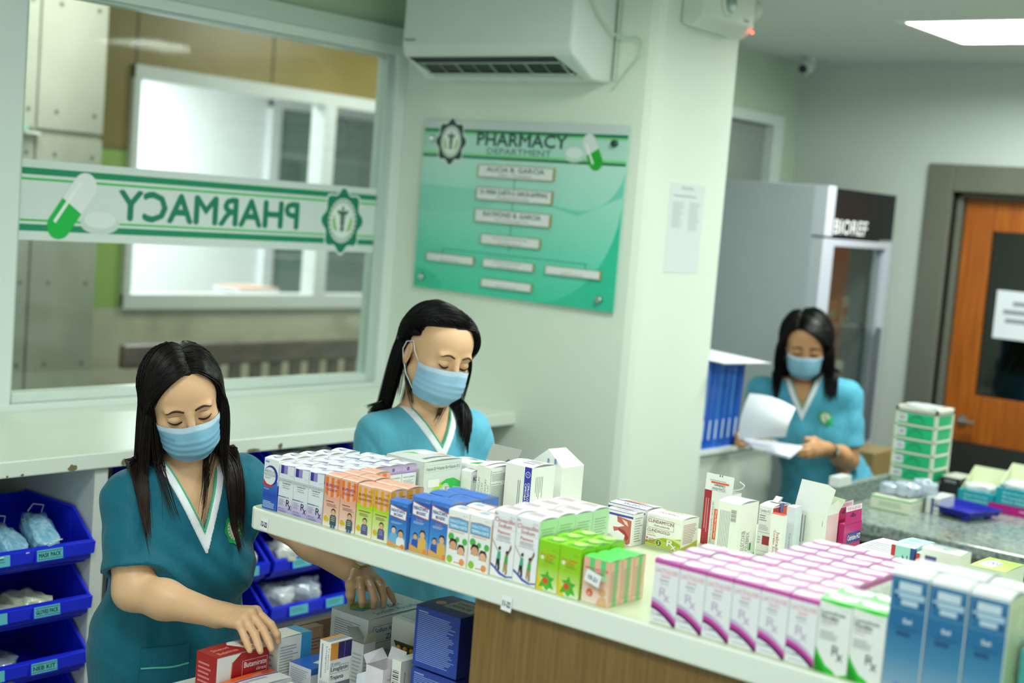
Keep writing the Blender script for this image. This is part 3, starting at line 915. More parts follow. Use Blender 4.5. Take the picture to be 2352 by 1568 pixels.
for px_, tx, z_ in ((-2.146, '12-22', 1.122), (-1.505, '11-22', 1.112)):
    m = MB(PAPER); m.M = Matrix.Translation((px_, YF - .0012, z_)) @ Matrix.Rotation(.06, 4, 'Y')
    m.box((-.0115, -.0006, -.013), (.0115, .0, .013), '#f4f6f8')
    q = Pr(m, (-.0115, -.0006, -.013), (.023, 0, 0), (0, 0, .026), (0, -1, 0)); q.text(tx, .12, .3, .88, .68, '#15181c', bold=.03)
    tag(m.build('shelf_label'), 'small white shelf label reading ' + ('twelve dash twenty two' if '2-' in tx else 'eleven dash twenty two') + ' on the counter edge', 'label')

# lower table that holds the loose boxes
LT = empty('side_table', (-1.95, 2.1, 0)); tag(LT, 'low white table under the counter end carrying loose medicine boxes', 'table')
m = MB(GLOSSP); m.box((-.32, -.38, .755), (.36, .3, .78), '#dfe6dc'); m.build('table_top', LT, bevel=.003)
for sx in (-.30, .32):
    for sy in (-.34, .24):
        m = MB(GLOSSP); m.box((sx, sy, 0), (sx + .03, sy + .03, .755), '#dfe6dc'); m.build('leg', LT)

# ================================================================== FAR RIGHT
# fridge
f = empty('display_fridge', (-3.285, 5.30, 0)); tag(f, 'tall grey glass door medicine fridge with black header', 'fridge')
m = MB(STEEL)
m.box((0, 0, 0), (.525, .02, 1.99), '#b4bbc4'); m.box((0, .64, 0), (.525, .66, 1.99), '#a9b0ba'); m.box((0, .02, 0), (.02, .64, 1.99), '#d5dad8')
m.box((.02, .02, 0), (.525, .64, .35), '#a9b0ba'); m.box((.02, .02, 1.78), (.525, .64, 1.99), '#b4bbc4')
m.build('body', f, bevel=.004)
m = MB(PLAST); m.box((.525, 0, 1.785), (.585, .07, 1.99), '#c9cdda'); m.box((.525, .07, 1.785), (.58, .66, 1.985), '#15181a')
pr = Pr(m, (.58, .07, 1.785), (0, .59, 0), (0, 0, .2), (1, 0, 0)); pr.text('BIOREF', .04, .06, .56, .36, '#f4f6f8', bold=.01)
m.build('header', f)
m = MB(STEEL)
for lo, hi in (((.525, 0, .35), (.585, .10, 1.775)), ((.525, .60, .35), (.585, .66, 1.775)), ((.525, .10, 1.745), (.585, .60, 1.775)), ((.525, .10, .35), (.585, .60, .42))): m.box(lo, hi, '#c4c8d4')
d = m.build('door', f, bevel=.003)
m = MB(GLASS); m.box((.555, .10, .42), (.56, .60, 1.745), '#ffffff'); m.build('door_glass', d)
m = MB(STEEL); m.box((.585, .575, .9), (.605, .595, 1.4), '#6d757c'); m.build('handle', d)
for z in (.62, .88, 1.13, 1.4):
    m = MB(METAL)
    for k in range(10): m.box((.03 + .048 * k, .02, z), (.034 + .048 * k, .64, z + .006), '#c0c8c8')
    m.box((.50, .02, z - .01), (.505, .64, z + .012), '#dde2e2'); m.build('shelf', f)
rg = random.Random(11)
k = 0
for z in (.636, .896, 1.146, 1.416):
    for y in (.10, .22, .34, .46):
        hgt = rg.uniform(.07, .14); c = rg.choice(['#e4e8e0', '#c9cfc4', '#9a8c80', '#dfe6ea', '#7c6456', '#b8c8b4'])
        m = MB(CARD); m.box((0, 0, 0), (.1, .075, hgt), c); Pr(m, (.1, 0, 0), (0, .075, 0), (0, 0, hgt), (1, 0, 0)).rect(.1, .3, .9, .6, rg.choice(['#5f8f80', '#8f5040', '#ffffff', '#406090']))
        o = m.build('medicine_box', loc=(-3.285 + .37, 5.30 + y, z)); k += 1
        tag(o, 'small medicine carton in the fridge, %s shelf from the bottom, %s from the left' % (ORD[[.636, .896, 1.146, 1.416].index(z) + 1], ORD[[.10, .22, .34, .46].index(y) + 1]), 'medicine box', 'cartons inside the fridge')
        o.location.z = z - .0095
m = MB(CARD); m.box((-2.66, 5.42, 0), (-2.44, 5.66, .92), '#9a8456'); tag(m.build('cardboard_box', bevel=.003), 'tall brown cardboard box standing beside the fridge behind the woman', 'box')

# granite counter
g = empty('granite_counter', (-1.3, 4.6, 0)); tag(g, 'speckled grey granite counter with dark base at the right', 'counter')
m = MB(GRANITE); m.box((-.79, -.43, .86), (1.9, .42, .90), '#8a968f'); m.box((-.79, -.415, .835), (1.9, .42, .86), '#8a968f'); m.build('granite_top', g, bevel=.006)
m = MB(GRANITE); m.box((-.79, -.30, .90), (-.76, .42, .965), '#8a968f'); m.box((-.76, .38, .90), (1.9, .42, .965), '#8a968f'); m.build('upstand', g, bevel=.003)
m = MB(STEEL); m.box((-.76, -.38, 0), (1.9, .40, .835), '#1c211c'); m.build('base', g)

# drawer tower
t = empty('drawer_tower', (-2.07, 4.74, .901)); tag(t, 'green and cream plastic drawer tower on the granite counter', 'drawer tower')
dw, dd, dh = .155, .15, .316
m = MB(PLAST)
for x_ in (0, dw - .012):
    for y_ in (0, dd - .012): m.box((x_, y_, 0), (x_ + .012, y_ + .012, dh), '#dfe6d0')
n = 6; hh = (dh - .02) / n
for k in range(n + 1): m.box((0, 0, hh * k), (dw, dd, hh * k + .008), '#e3e9d6')
m.box((0, 0, dh - .022), (dw, dd, dh), '#e6ebdc'); m.box((0, dd - .004, 0), (dw, dd, dh), '#d5dcc8')
m.build('frame', t, bevel=.002)
for k in range(n):
    d_ = MB(PLAST)
    z0 = hh * k + .009
    d_.box((.008, .002, z0), (dw - .008, dd - .006, z0 + hh - .012), '#22c283')
    q = Pr(d_, (.008, .002, z0), (dw - .016, 0, 0), (0, 0, hh - .012), (0, -1, 0))
    q.circ(.52, .12, .2, '#127a52', 16, 1, 0, 180); q.circ(.52, .02, .19, '#1fb87a', 16, 1, 0, 180)
    q = Pr(d_, (dw - .008, .014, z0), (0, dd - .03, 0), (0, 0, hh - .012), (1, 0, 0)); q.rect(.1, .1, .9, .9, '#1fb87a')
    do = d_.build('drawer', t, bevel=.0015)
    l_ = MB(CARD); q = Pr(l_, (.012, .0015, z0 + .006), (.032, 0, 0), (0, 0, hh - .022), (0, -1, 0)); q.rect(0, 0, 1, 1, '#e6e8f0'); q.text(['RA', 'RT', 'MP', 'CL', 'CR', 'RD'][k], .2, .3, .8, .7, '#3a3e50', bold=.02); l_.build('drawer_label', do)
m = MB(FILM); V_ = [(.01 + .13 * i / 5, .01 + .12 * j / 5, dh + .001 + .004 * ((i * 3 + j * 5) % 4) / 3) for i in range(6) for j in range(6)]
m.mesh(V_, [(i * 6 + j, (i + 1) * 6 + j, (i + 1) * 6 + j + 1, i * 6 + j + 1) for i in range(5) for j in range(5)], '#e8eef0')
o = m.build('plastic_sheet', loc=(-2.07, 4.74, .90)); tag(o, 'clear plastic wrap lying on top of the drawer tower', 'plastic wrap')

def simple_box(name, lo, hi, cols, label, cat, group=None, art=None, rz=0, open_flap=None, bevel=.001):
    t = MB(CARD)
    c_ = ((lo[0] + hi[0]) / 2, (lo[1] + hi[1]) / 2, lo[2])
    a_ = (lo[0] - c_[0], lo[1] - c_[1], 0); b_ = (hi[0] - c_[0], hi[1] - c_[1], hi[2] - lo[2])
    t.box(a_, b_, cols)
    if art:
        art({'F': Pr(t, a_, (b_[0] - a_[0], 0, 0), (0, 0, b_[2]), (0, -1, 0)),
             'R': Pr(t, (b_[0], a_[1], 0), (0, b_[1] - a_[1], 0), (0, 0, b_[2]), (1, 0, 0)),
             'T': Pr(t, (a_[0], a_[1], b_[2]), (b_[0] - a_[0], 0, 0), (0, b_[1] - a_[1], 0), (0, 0, 1))})
    o = t.build(name, loc=c_, rz=rz)
    return tag(o, label, cat, group)
def art_glove(P):
    P['F'].rect(0, .86, 1, 1, '#6cc07c'); P['F'].rect(0, 0, 1, .05, '#6cc07c'); P['F'].lines(.2, .3, .8, .7, 3, '#86b890'); P['R'].rect(0, .86, 1, 1, '#6cc07c'); P['R'].lines(.1, .2, .9, .7, 3, '#b0bcae')
simple_box('glove_box', (-1.985, 4.42, .9), (-1.845, 4.55, .945), '#e3e6cf', 'white and green open box of clear wraps on the granite counter', 'box', art=art_glove)
simple_box('glove_box', (-1.835, 4.52, .9), (-1.79, 4.65, .955), '#d9dcd4', 'narrow white box with blue stripe beside the green trimmed open box', 'box', art=lambda P: (P['F'].rect(.4, 0, .6, 1, '#2a3a90'), P['F'].lines(.65, .1, .95, .9, 3, '#9aa89a')))
for k, (x, y, z, a_, b_, c_, r_2) in enumerate(((-1.95, 4.5, .962, .04, .035, .02, .3), (-1.90, 4.5, .968, .045, .035, .024, -.4), (-1.86, 4.56, .972, .035, .035, .03, .9))):
    pack('plastic_pack', (x, y, z), (a_, b_, c_), '#b8c6d6', ['clear crumpled pack on the left of the green trimmed open box', 'clear crumpled pack in the middle of the green trimmed open box', 'clear crumpled pack standing highest beside the drawer tower'][k], 'plastic pack', 'clear packs by the drawer tower', 90 + k, rot=r_2)
simple_box('towel_pack', (-2.088, 4.31, .9655), (-2.052, 4.40, .998), '#e4eae4', 'white folded pack on the left end of the granite upstand', 'pack')
simple_box('black_box', (-1.905, 4.80, .9), (-1.835, 4.93, .985), '#16191f', 'small black box beside the green drawer tower', 'box', art=lambda P: (P['F'].text('VIVO', .2, .78, .8, .9, '#c8ccd0', bold=.02), P['T'].rect(0, 0, 1, 1, '#b9c2b4')))
def teal_art(P):
    for k_, t_ in enumerate(('Earloop', 'Procedure', 'Face Masks')): P['F'].text(t_, .18, .66 - .26 * k_, .84, .80 - .26 * k_, '#bfeef2', bold=.02)
    P['R'].lines(.1, .2, .9, .8, 3, '#9adfe6')
for k, (x, y, w_) in enumerate(((-1.83, 4.78, .125), (-1.70, 4.78, .14))):
    z0 = .9 if k == 0 else .931
    t = empty('mask_box', (x, y, z0)); tag(t, ['teal and cream open mask box beside the black box', 'teal and cream open mask box on top of the magenta box'][k], 'box', 'open mask boxes')
    m = MB(CARD); m.box((0, 0, 0), (w_, .1, .055), '#18a4b4'); P_ = {'F': Pr(m, (0, 0, 0), (w_, 0, 0), (0, 0, .055), (0, -1, 0)), 'R': Pr(m, (w_, 0, 0), (0, .1, 0), (0, 0, .055), (1, 0, 0))}; teal_art(P_); m.build('carton', t)
    m = MB(CARD); m.prism([(.1, .055), (.102, .055), (.135, .125), (.133, .126)], 'x', .0, w_, '#d8dfb8'); m.prism([(.02, .055), (.1, .055), (.133, .125)], 'x', 0, .002, '#d3dab0'); m.prism([(.03, .055), (.1, .055), (.133, .12)], 'x', w_ - .002, w_, '#d3dab0'); m.build('lid', t)
    m = MB(FILM); blob(m, (w_ / 2, .05, .062), (w_ * .42, .04, .018), '#dfe8e6', 120 + k, 10); m.build('masks', t)
simple_box('magenta_box', (-1.72, 4.775, .9), (-1.565, 4.88, .931), '#c2188a', 'flat magenta box under the right open mask box', 'box', art=lambda P: P['F'].lines(.7, .4, .92, .7, 1, '#f4c0e0'))
# blue tray
t = MB(PLAST)
t.M = Matrix.Translation((-1.76, 4.60, .901)) @ Matrix.Rotation(-.25, 4, 'Z')
TR = '#1a1fa0'
t.box((-.095, -.07, .012), (.095, .07, .016), TR)
for s_ in (-1, 1):
    t.prism([(s_ * .07, .012), (s_ * .088, .034), (s_ * .092, .034), (s_ * .074, .010)], 'x', -.11, .11, TR)
    t.prism([(s_ * .095, .012), (s_ * .113, .034), (s_ * .117, .034), (s_ * .099, .010)], 'y', -.09, .09, TR)
    for q_ in (-1, 1): t.box((s_ * .08 - .01, q_ * .06 - .01, 0), (s_ * .08 + .01, q_ * .06 + .01, .012), TR)
tag(t.build('tray', bevel=.0015), 'dark blue plastic tray on the granite counter', 'tray')

# blue binders on the low wall
for k in range(6):
    t = empty('ring_binder', (-2.83, 4.285 + .045 * k, 1.0)); tag(t, 'blue document binder on the low partition, %s from the column' % ORD[k + 1], 'binder', 'blue binders beside the column')
    t.rotation_euler = (-.05 - .012 * (k % 2), 0, 0)
    m = MB(PLAST); c1 = ['#1d5fc4', '#1858be', '#2468cc', '#1a5ac0', '#1f60c8', '#1450b0'][k]
    m.box((0, 0, 0), (.24, .003, .315), c1); m.box((0, .037, 0), (.24, .04, .315), c1); m.box((.237, .003, 0), (.24, .037, .315), c1); m.build('cover', t)
    m = MB(PAPER); m.box((.01, .006, .005), (.232, .034, .30), '#e8ecee'); m.build('pages', t)
    m = MB(PAPER); q = Pr(m, (.2402, .006, .02), (0, .028, 0), (0, 0, .28), (1, 0, 0)); q.rect(.3, .05, .7, .3, '#c8dcec'); q.rect(.45, .35, .6, .95, ['#7fc8e0', '#2a70cc', '#3f9a70', '#5a90d8'][k % 4]); m.build('spine_label', t)
m = MB(PAPER)
m.face([(-2.80, 4.30, 1.332), (-2.52, 4.30, 1.318), (-2.50, 4.60, 1.312), (-2.80, 4.62, 1.328)], '#f2f4f8'); m.face([(-2.80, 4.30, 1.328), (-2.52, 4.30, 1.314), (-2.50, 4.60, 1.308), (-2.80, 4.62, 1.324)], '#f2f4f8')
tag(m.build('paper_sheet'), 'white paper sheets lying on top of the blue binders', 'paper')
# ================================================================== CARTONS ON THE COUNTER
def carton(w, d, h, base, art=None, bulge=.0035, top=None, name='medicine_box', gap=True, flap_dir='x'):
    """closed carton, origin at bottom front left corner; slightly bowed lid"""
    m = MB(CARD)
    e = .0006
    m.box((e, e, 0), (w - e, d - e, h), base, 'xXyYz')
    tc = top or base
    n = 6
    zf = lambda t: h + bulge * math.sin(math.pi * t)
    for i in range(n):
        a, b = i / n, (i + 1) / n
        m.face([(e, e + (d - 2 * e) * a, zf(a)), (w - e, e + (d - 2 * e) * a, zf(a)), (w - e, e + (d - 2 * e) * b, zf(b)), (e, e + (d - 2 * e) * b, zf(b))], tc)
    for x in (e, w - e):
        m.face([(x, e, h)] + [(x, e + (d - 2 * e) * i / n, zf(i / n)) for i in range(1, n)] + [(x, d - e, h)], '#8d8f8c' if gap else tc)
    if art:
        wp = lambda q, u, v: Vector((q.x, q.y, zf(min(1, max(0, v))) + .00035 + (q.z - h)))
        art({'F': Pr(m, (e, e, 0), (w - 2 * e, 0, 0), (0, 0, h), (0, -1, 0)),
             'R': Pr(m, (w - e, e, 0), (0, d - 2 * e, 0), (0, 0, h), (1, 0, 0)),
             'T': Pr(m, (e, e, h), (w - 2 * e, 0, 0), (0, d - 2 * e, 0), (0, 0, 1), wp)})
    return m.build(name)

def rx(P, u0, v0, u1, v1, c, bold=.0):
    w_, h_ = u1 - u0, v1 - v0
    P.text('R', u0, v0 + h_ * .32, u0 + w_ * .72, v1, c, bold=bold)
    P.text('x', u0 + w_ * .42, v0, u1, v0 + h_ * .48, c, bold=bold)

def person_print(P, u, v, s, skin, shirt, hair='#2a1c18', legs=None, long=False):
    """tiny printed photo figure: head, hair, shirt"""
    k = P.U.length / P.V.length
    if long: P.poly([(u - .085 * s, v + .16 * s * k), (u + .085 * s, v + .16 * s * k), (u + .11 * s, v - .16 * s * k), (u - .11 * s, v - .16 * s * k)], hair)
    P.poly([(u - .09 * s, v - .08 * s * k), (u + .09 * s, v - .08 * s * k), (u + .17 * s, v - .16 * s * k), (u + .18 * s, v - .5 * s * k), (u - .18 * s, v - .5 * s * k), (u - .17 * s, v - .16 * s * k)], shirt)
    P.circ(u, v + .04 * s * k, .125 * s, hair, 12); P.circ(u, v, .105 * s, skin, 12)
    if legs: P.rect(u - .13 * s, v - .85 * s * k, u - .01 * s, v - .5 * s * k, legs); P.rect(u + .02 * s, v - .85 * s * k, u + .13 * s, v - .5 * s * k, legs)

def a_ambroxol(P):
    F = P['F']
    F.grad(0, 0, 1, .58, [(0, '#2c66c8'), (.5, '#1d49b4'), (1, '#3f7cd6')])
    F.circ(.50, .67, .49, '#1c2f9c', 28, 1); F.circ(.42, .66, .42, '#e9ecf2', 28, 1)
    F.poly([(0, .50), (.0, .58), (.25, .50), (.5, .49), (.8, .51), (.55, .455), (.25, .45)], '#d8262c')
    F.rect(.08, .92, .34, .955, '#6f9fe0')
    F.text('AMBROXOL HCl', .05, .72, .82, .775, '#3a3f58'); F.text('MUCOSOLVAN', .05, .655, .82, .71, '#2a3460'); F.lines(.08, .6, .6, .64, 2, '#8a90a4')
    F.text('ADULT', .08, .435, .38, .46, '#e04838', bold=.02); F.text('Mucolytic', .08, .385, .42, .415, '#ffffff')
    F.lines(.06, .03, .9, .17, 5, '#c4d8f4')
    P['R'].rect(0, 0, 1, .5, '#2050bc'); P['R'].lines(.1, .55, .9, .9, 6, '#9aa')
    T = P['T']; T.poly([(.1, .75), (.3, .95), (.7, .98), (.85, .7), (.7, .88), (.35, .85)], '#e06a60'); T.poly([(.2, .3), (.5, .2), (.9, .35), (.55, .28)], '#4a5ab4'); T.lines(.3, .4, .8, .7, 3, '#c4c8d6')
def a_levo(P):
    F = P['F']
    F.rect(.08, .82, .30, .995, '#3a2a9c'); F.rect(.30, .82, .55, .995, '#9a86cc')
    F.text('60 mL', .72, .80, .95, .82, '#9aa0aa')
    F.frame(.04, .655, .97, .72, .012, '#6a7080'); F.text('Levodropropizine', .08, .668, .93, .705, '#3e4658'); F.text('Levopront', .25, .605, .80, .645, '#2c3446', bold=.01)
    F.lines(.25, .565, .8, .59, 1, '#a0a6b0'); F.text('Antitussive', .28, .525, .76, .552, '#7a8290')
    F.grad(0, .02, 1, .36, [(0, '#b3a2da'), (.6, '#d8cfe8'), (1, '#e6e4ec')]); F.rect(.0, .335, .5, .352, '#23307c', None); F.rect(.5, .335, .75, .352, '#4a9ad8')
    F.lines(.06, .16, .5, .30, 6, '#8a84ac'); rx(F, .58, .10, .95, .30, '#2a1a44', .012)
    F.text('APT', .06, .085, .22, .11, '#2a48b8', bold=.02); F.lines(.24, .085, .6, .11, 1, '#5a70c0'); F.lines(.1, .02, .7, .07, 2, '#7a74a8')
    R = P['R']; R.grad(0, .82, 1, 1, [(0, '#9a80c4'), (.5, '#c4b4dc'), (1, '#b09cd0')]); R.circ(.4, .92, .1, '#7a5cae', 10)
    R.text('NOTICE TO DIABETICS', .1, .72, .9, .75, '#4a5060'); R.lines(.1, .55, .85, .68, 5, '#b0b4ba'); R.text('FORMULATION', .1, .48, .6, .51, '#4a5060'); R.lines(.1, .1, .9, .44, 14, '#b8bcc0')
    T = P['T']; T.poly([(.0, .0), (.35, .0), (1, .12), (1, .0)], '#8a78c0'); T.lines(.3, .4, .75, .6, 2, '#a8a2c4')
def a_ibu(P, forte=False):
    F = P['F']; k = ['#f08838', '#e0a020'][forte]; bg = '#f2b49c'
    F.grad(0, 0, 1, .62, [(0, '#f6f0e0'), (.35, '#dcec9c' if forte else '#f4c8b4'), (1, '#b4d820' if forte else '#f0ac94')])
    F.rect(0, .56, 1, 1, bg)
    sc_ = '#f07a2c' if not forte else '#e8a818'
    for u in (.04, .40, .78): F.rect(u, .57, u + .19, .975, sc_)
    arc_ = [(.5 + .5 * math.cos(math.radians(t)), .70 + .11 * math.sin(math.radians(t))) for t in range(180, 361, 15)]
    low_ = '#f0ac94' if not forte else '#b4d820'
    for p_, q_ in zip(arc_, arc_[1:]):
        F.poly([(p_[0], .555), (q_[0], .555), q_, p_], low_); F.e -= .00003
    F.e += .00004
    F.text('60 mL', .68, .90, .92, .925, '#5a3020'); c = '#9a2a86' if not forte else '#9a5230'
    F.text('IBUPROFEN', .09, .79, .90, .845, c, bold=.016); F.text('DOLAN FP FORTE' if forte else 'DOLAN FP', .1 if forte else .18, .705, .9 if forte else .8, .755, c, bold=.016)
    F.lines(.15, .49, .9, .515, 1, '#7a4a50', .7); F.lines(.2, .40, .9, .465, 3, '#9a6c6c')
    F.ring(.2, .16, .15, .18, '#f8e8d0'); F.circ(.2, .15, .13, '#f0b010'); F.circ(.3, .145, .09, '#c8cc1c')
    u = .64 if not forte else .55
    person_print(F, u + .02, .30, 1.15, '#e4b48c', '#3e5a64' if not forte else '#5a5a92', legs='#4a6ea0' if not forte else None)
    for j in range(3): F.rect(u - .1, .205 - .035 * j, u + .13, .217 - .035 * j, '#d8c8b8' if not forte else '#b0b0d8')
    R = P['R']; R.rect(0, 0, 1, .93, bg if not forte else '#eec09c'); R.rect(0, .62, .3, .99, '#f07a2c' if not forte else '#e8a818'); R.rect(.5, .62, .75, .99, '#f07a2c' if not forte else '#e8a818'); R.lines(.1, .1, .9, .55, 12, '#c08068'); R.lines(.1, .7, .9, .9, 4, '#a86848')
    P['T'].lines(.3, .3, .7, .5, 1, '#f4c8b8'); P['T'].rect(.0, .02, 1, .10, '#fbe2d6')
def a_bio(P, kids=True):
    F = P['F']
    F.grad(0, 0, 1, .92, [(0, '#9cc4ec'), (.3, '#4a94dc'), (.7, '#2a6cc4'), (1, '#2458ac')])
    for s_, c in ((0, '#c23a2c'), (.018, '#f4f6fa')):
        F.poly([(.06 + s_, .66 + s_), (.94 - s_, .62 + s_), (.96 - s_, .84 - s_), (.5, .875 - s_), (.05 + s_, .92 - s_)], c)
    F.text('PARACETAMOL', .11, .77, .88, .835, '#2b2a96', bold=.025); F.text('BIOGESIC', .28, .69, .78, .745, '#2b2a96', bold=.03)
    if kids: F.text('for kids', .3, .575, .62, .605, '#f08a3c', bold=.02)
    F.lines(.15, .51, .88, .56, 2, '#b8d4f4'); F.text('60 mL', .74, .935, .92, .955, '#b8d4f4')
    if kids:
        person_print(F, .3, .27, 1.05, '#e0a884', '#2c5cae'); person_print(F, .68, .33, 1.25, '#e8b48c', '#e4b45c', long=True)
    else:
        person_print(F, .32, .36, 1.1, '#f0c8a8', '#7ab4dc'); person_print(F, .72, .30, 1.3, '#e0ac84', '#eef0f2')
    F.poly([(0, 0), (1, 0), (1, .07), (.6, .05), (.3, .09), (0, .12)], '#f0a060'); F.text('no alcohol' if kids else 'for infants', .05, .02, .6, .06, '#7ac434', bold=.02); F.circ(.84, .045, .1, '#e88a34')
    R = P['R']; R.lines(.15, .7, .85, .8, 2, '#9ab8e8'); R.lines(.15, .1, .85, .6, 10, '#5f8cd4')
    P['T'].lines(.3, .4, .7, .6, 2, '#6f96da')
def a_temp(P):
    F = P['F']
    F.grad(0, 0, 1, .5, [(0, '#f0e4dc'), (1, '#f2f6f2')])
    F.poly([(.04, .64), (.96, .64), (.96, .86), (.5, .88), (.04, .86)], '#c25038'); F.poly([(.05, .65), (.95, .65), (.95, .85), (.5, .868), (.05, .85)], '#58a8dc')
    F.text('PARACETAMOL', .1, .765, .9, .825, '#e0f0fa', bold=.01); F.text('TEMPRA FORTE', .1, .68, .9, .735, '#f4fafc', bold=.02); F.text('60 mL', .7, .92, .9, .94, '#a0a4a8')
    F.lines(.15, .595, .85, .62, 1, '#e07868')
    for u, v, r in ((.2, .50, .14), (.5, .47, .1), (.85, .46, .12)): F.circ(u, v, r, '#4fb84e', 14)
    person_print(F, .32, .34, 1.55, '#e0a47c', '#f4f4f4', '#1c1214', long=True); person_print(F, .70, .27, 1.45, '#ecb890', '#f6f6f6', '#1c1214', long=True)
    F.circ(.2, .08, .14, '#8cc83c', 12); F.circ(.78, .07, .13, '#f0985c', 12); F.lines(.4, .02, .95, .06, 1, '#e06a5c')
    R = P['R']; R.rect(0, .2, .45, .9, '#f0c4a0'); R.lines(.5, .1, .9, .9, 14, '#c8ccc8')
    T = P['T']; T.poly([(0, .85), (1, .6), (1, 1), (0, 1)], '#e8927c'); T.poly([(0, .80), (1, .55), (1, .62), (0, .87)], '#e8b23c'); T.lines(.2, .2, .8, .5, 2, '#90bfe0')
def a_clox(P):
    F = P['F']
    F.text('Rx', .04, .93, .16, .965, '#5a3a8c', bold=.03); F.text('60 mL', .72, .92, .95, .945, '#b07080')
    F.frame(.03, .735, .97, .905, .008, '#d8bcc4'); F.text('Cloxacillin', .05, .83, .95, .895, '#b8505c', bold=.01); F.text('Sodium', .22, .755, .82, .815, '#b8505c', bold=.01); F.text('Pannox', .22, .66, .78, .71, '#c43c48', bold=.01)
    F.lines(.2, .58, .85, .64, 3, '#b0a8b0'); F.text('ANTIBACTERIAL', .15, .545, .85, .57, '#a8a0aa')
    F.poly([(0, 0), (1, 0), (1, .06), (.75, .04), (.5, .07), (.3, .12), (.1, .17), (0, .19)], '#4a58b8'); F.poly([(0, 0), (1, 0), (1, .035), (.7, .01), (.4, .04), (.15, .12), (0, .15)], '#f2f3f7')
    for dx, sk, sh, lg in ((0, '#7a4a38', '#3fae84', '#26221f'), (.34, '#8a5a44', '#4aa83c', '#b09058')):
        u, v = .32 + dx, .42 - dx * .12
        F.poly([(u - .02, v - .03), (u - .30 + dx * 1.5, v + .13), (u - .33 + dx * 1.5, v + .15), (u - .28 + dx * 1.5, v + .10), (u + .03, v - .07)], sk)
        F.poly([(u - .03, v - .03), (u + .09, v - .03), (u + .10, v - .16), (u - .07, v - .16)], sh)
        F.poly([(u - .07, v - .15), (u + .08, v - .15), (u + .10, v - .31), (u + .02, v - .32), (u - .02, v - .2), (u - .05, v - .30), (u - .09, v - .28)], lg)
        F.circ(u + .03, v + .01, .06, sk, 10); F.circ(u + .05, v + .025, .05, '#1c1412', 10)
    R = P['R']; R.grad(0, 0, 1, 1, [(0, '#d8efd4'), (1, '#b9e6ba')]); R.lines(.12, .2, .9, .88, 16, '#9ab49c'); 
    T = P['T']; T.lines(.15, .3, .85, .8, 3, '#d8b4bc')
def a_zinc(P):
    F = P['F']
    F.grad(0, 0, 1, 1, [(0, '#e8f0e0'), (.15, '#d0e890'), (.5, '#98d018'), (1, '#8cd408')]); F.poly([(0, 0), (.35, 0), (.1, .3), (0, .5)], '#e8d020')
    F.text('Zinc Sulfate', .08, .70, .85, .75, '#d84a18', bold=.02); F.text('E-Zinc', .22, .635, .72, .685, '#d84a18', bold=.03); F.circ(.2, .66, .08, '#f4f0e0'); F.text('60 mL', .66, .83, .88, .85, '#30480c')
    F.lines(.3, .56, .85, .62, 2, '#6a9018'); F.lines(.3, .51, .6, .53, 1, '#e06020')
    F.poly([(.1, .05), (.3, .25), (.15, .3), (.4, .32), (.5, .42), (.6, .3), (.85, .28), (.7, .2), (.85, .05), (.5, .1)], '#3cb428'); F.circ(.42, .2, .14, '#e0562c'); F.circ(.5, .08, .12, '#4cc030')
    P['R'].grad(0, 0, 1, 1, [(0, '#a8dc30'), (1, '#84cc08')]); P['R'].lines(.1, .2, .9, .8, 10, '#5c9414')
    T = P['T']; T.poly([(.2, .1), (.9, .1), (1, .5), (.8, .7)], '#3fae30'); T.circ(.6, .55, .3, '#c8ee80', 16)
def a_sime(P):
    F = P['F']
    F.grad(0, 0, 1, 1, [(0, '#f0e0d4'), (.5, '#eebca0'), (1, '#f0b49c')]); F.rect(.22, .62, .42, 1, '#5fd078'); F.rect(.64, .62, .84, 1, '#5fd078')
    F.poly([(.05, .66)] + [(.5 + .48 * math.cos(math.radians(a)), .64 + .10 * math.sin(math.radians(a))) for a in range(180, 361, 20)] + [(.97, .66)], '#a8dcb0')
    F.text('SIMETHICONE', .07, .745, .93, .80, '#c8386c', bold=.02); F.text('RESTIME', .22, .665, .75, .715, '#c8386c', bold=.02); F.lines(.2, .50, .8, .57, 2, '#8a6a60')
    F.circ(.3, .23, .13, '#d86050', 12); F.circ(.28, .20, .06, '#f0a090', 8); F.circ(.76, .3, .14, '#e0ac80', 16); F.poly([(.55, 0), (.98, 0), (.92, .18), (.8, .2), (.65, .16)], '#e4b488')
    R = P['R']; R.rect(0, 0, 1, 1, '#eec0a4'); R.rect(.35, 0, .7, 1, '#6ccc7c'); R.lines(.08, .1, .9, .8, 16, '#b09080')
    T = P['T']; T.rect(0, 0, 1, 1, '#52de5c'); T.lines(.2, .4, .8, .6, 1, '#38a848')
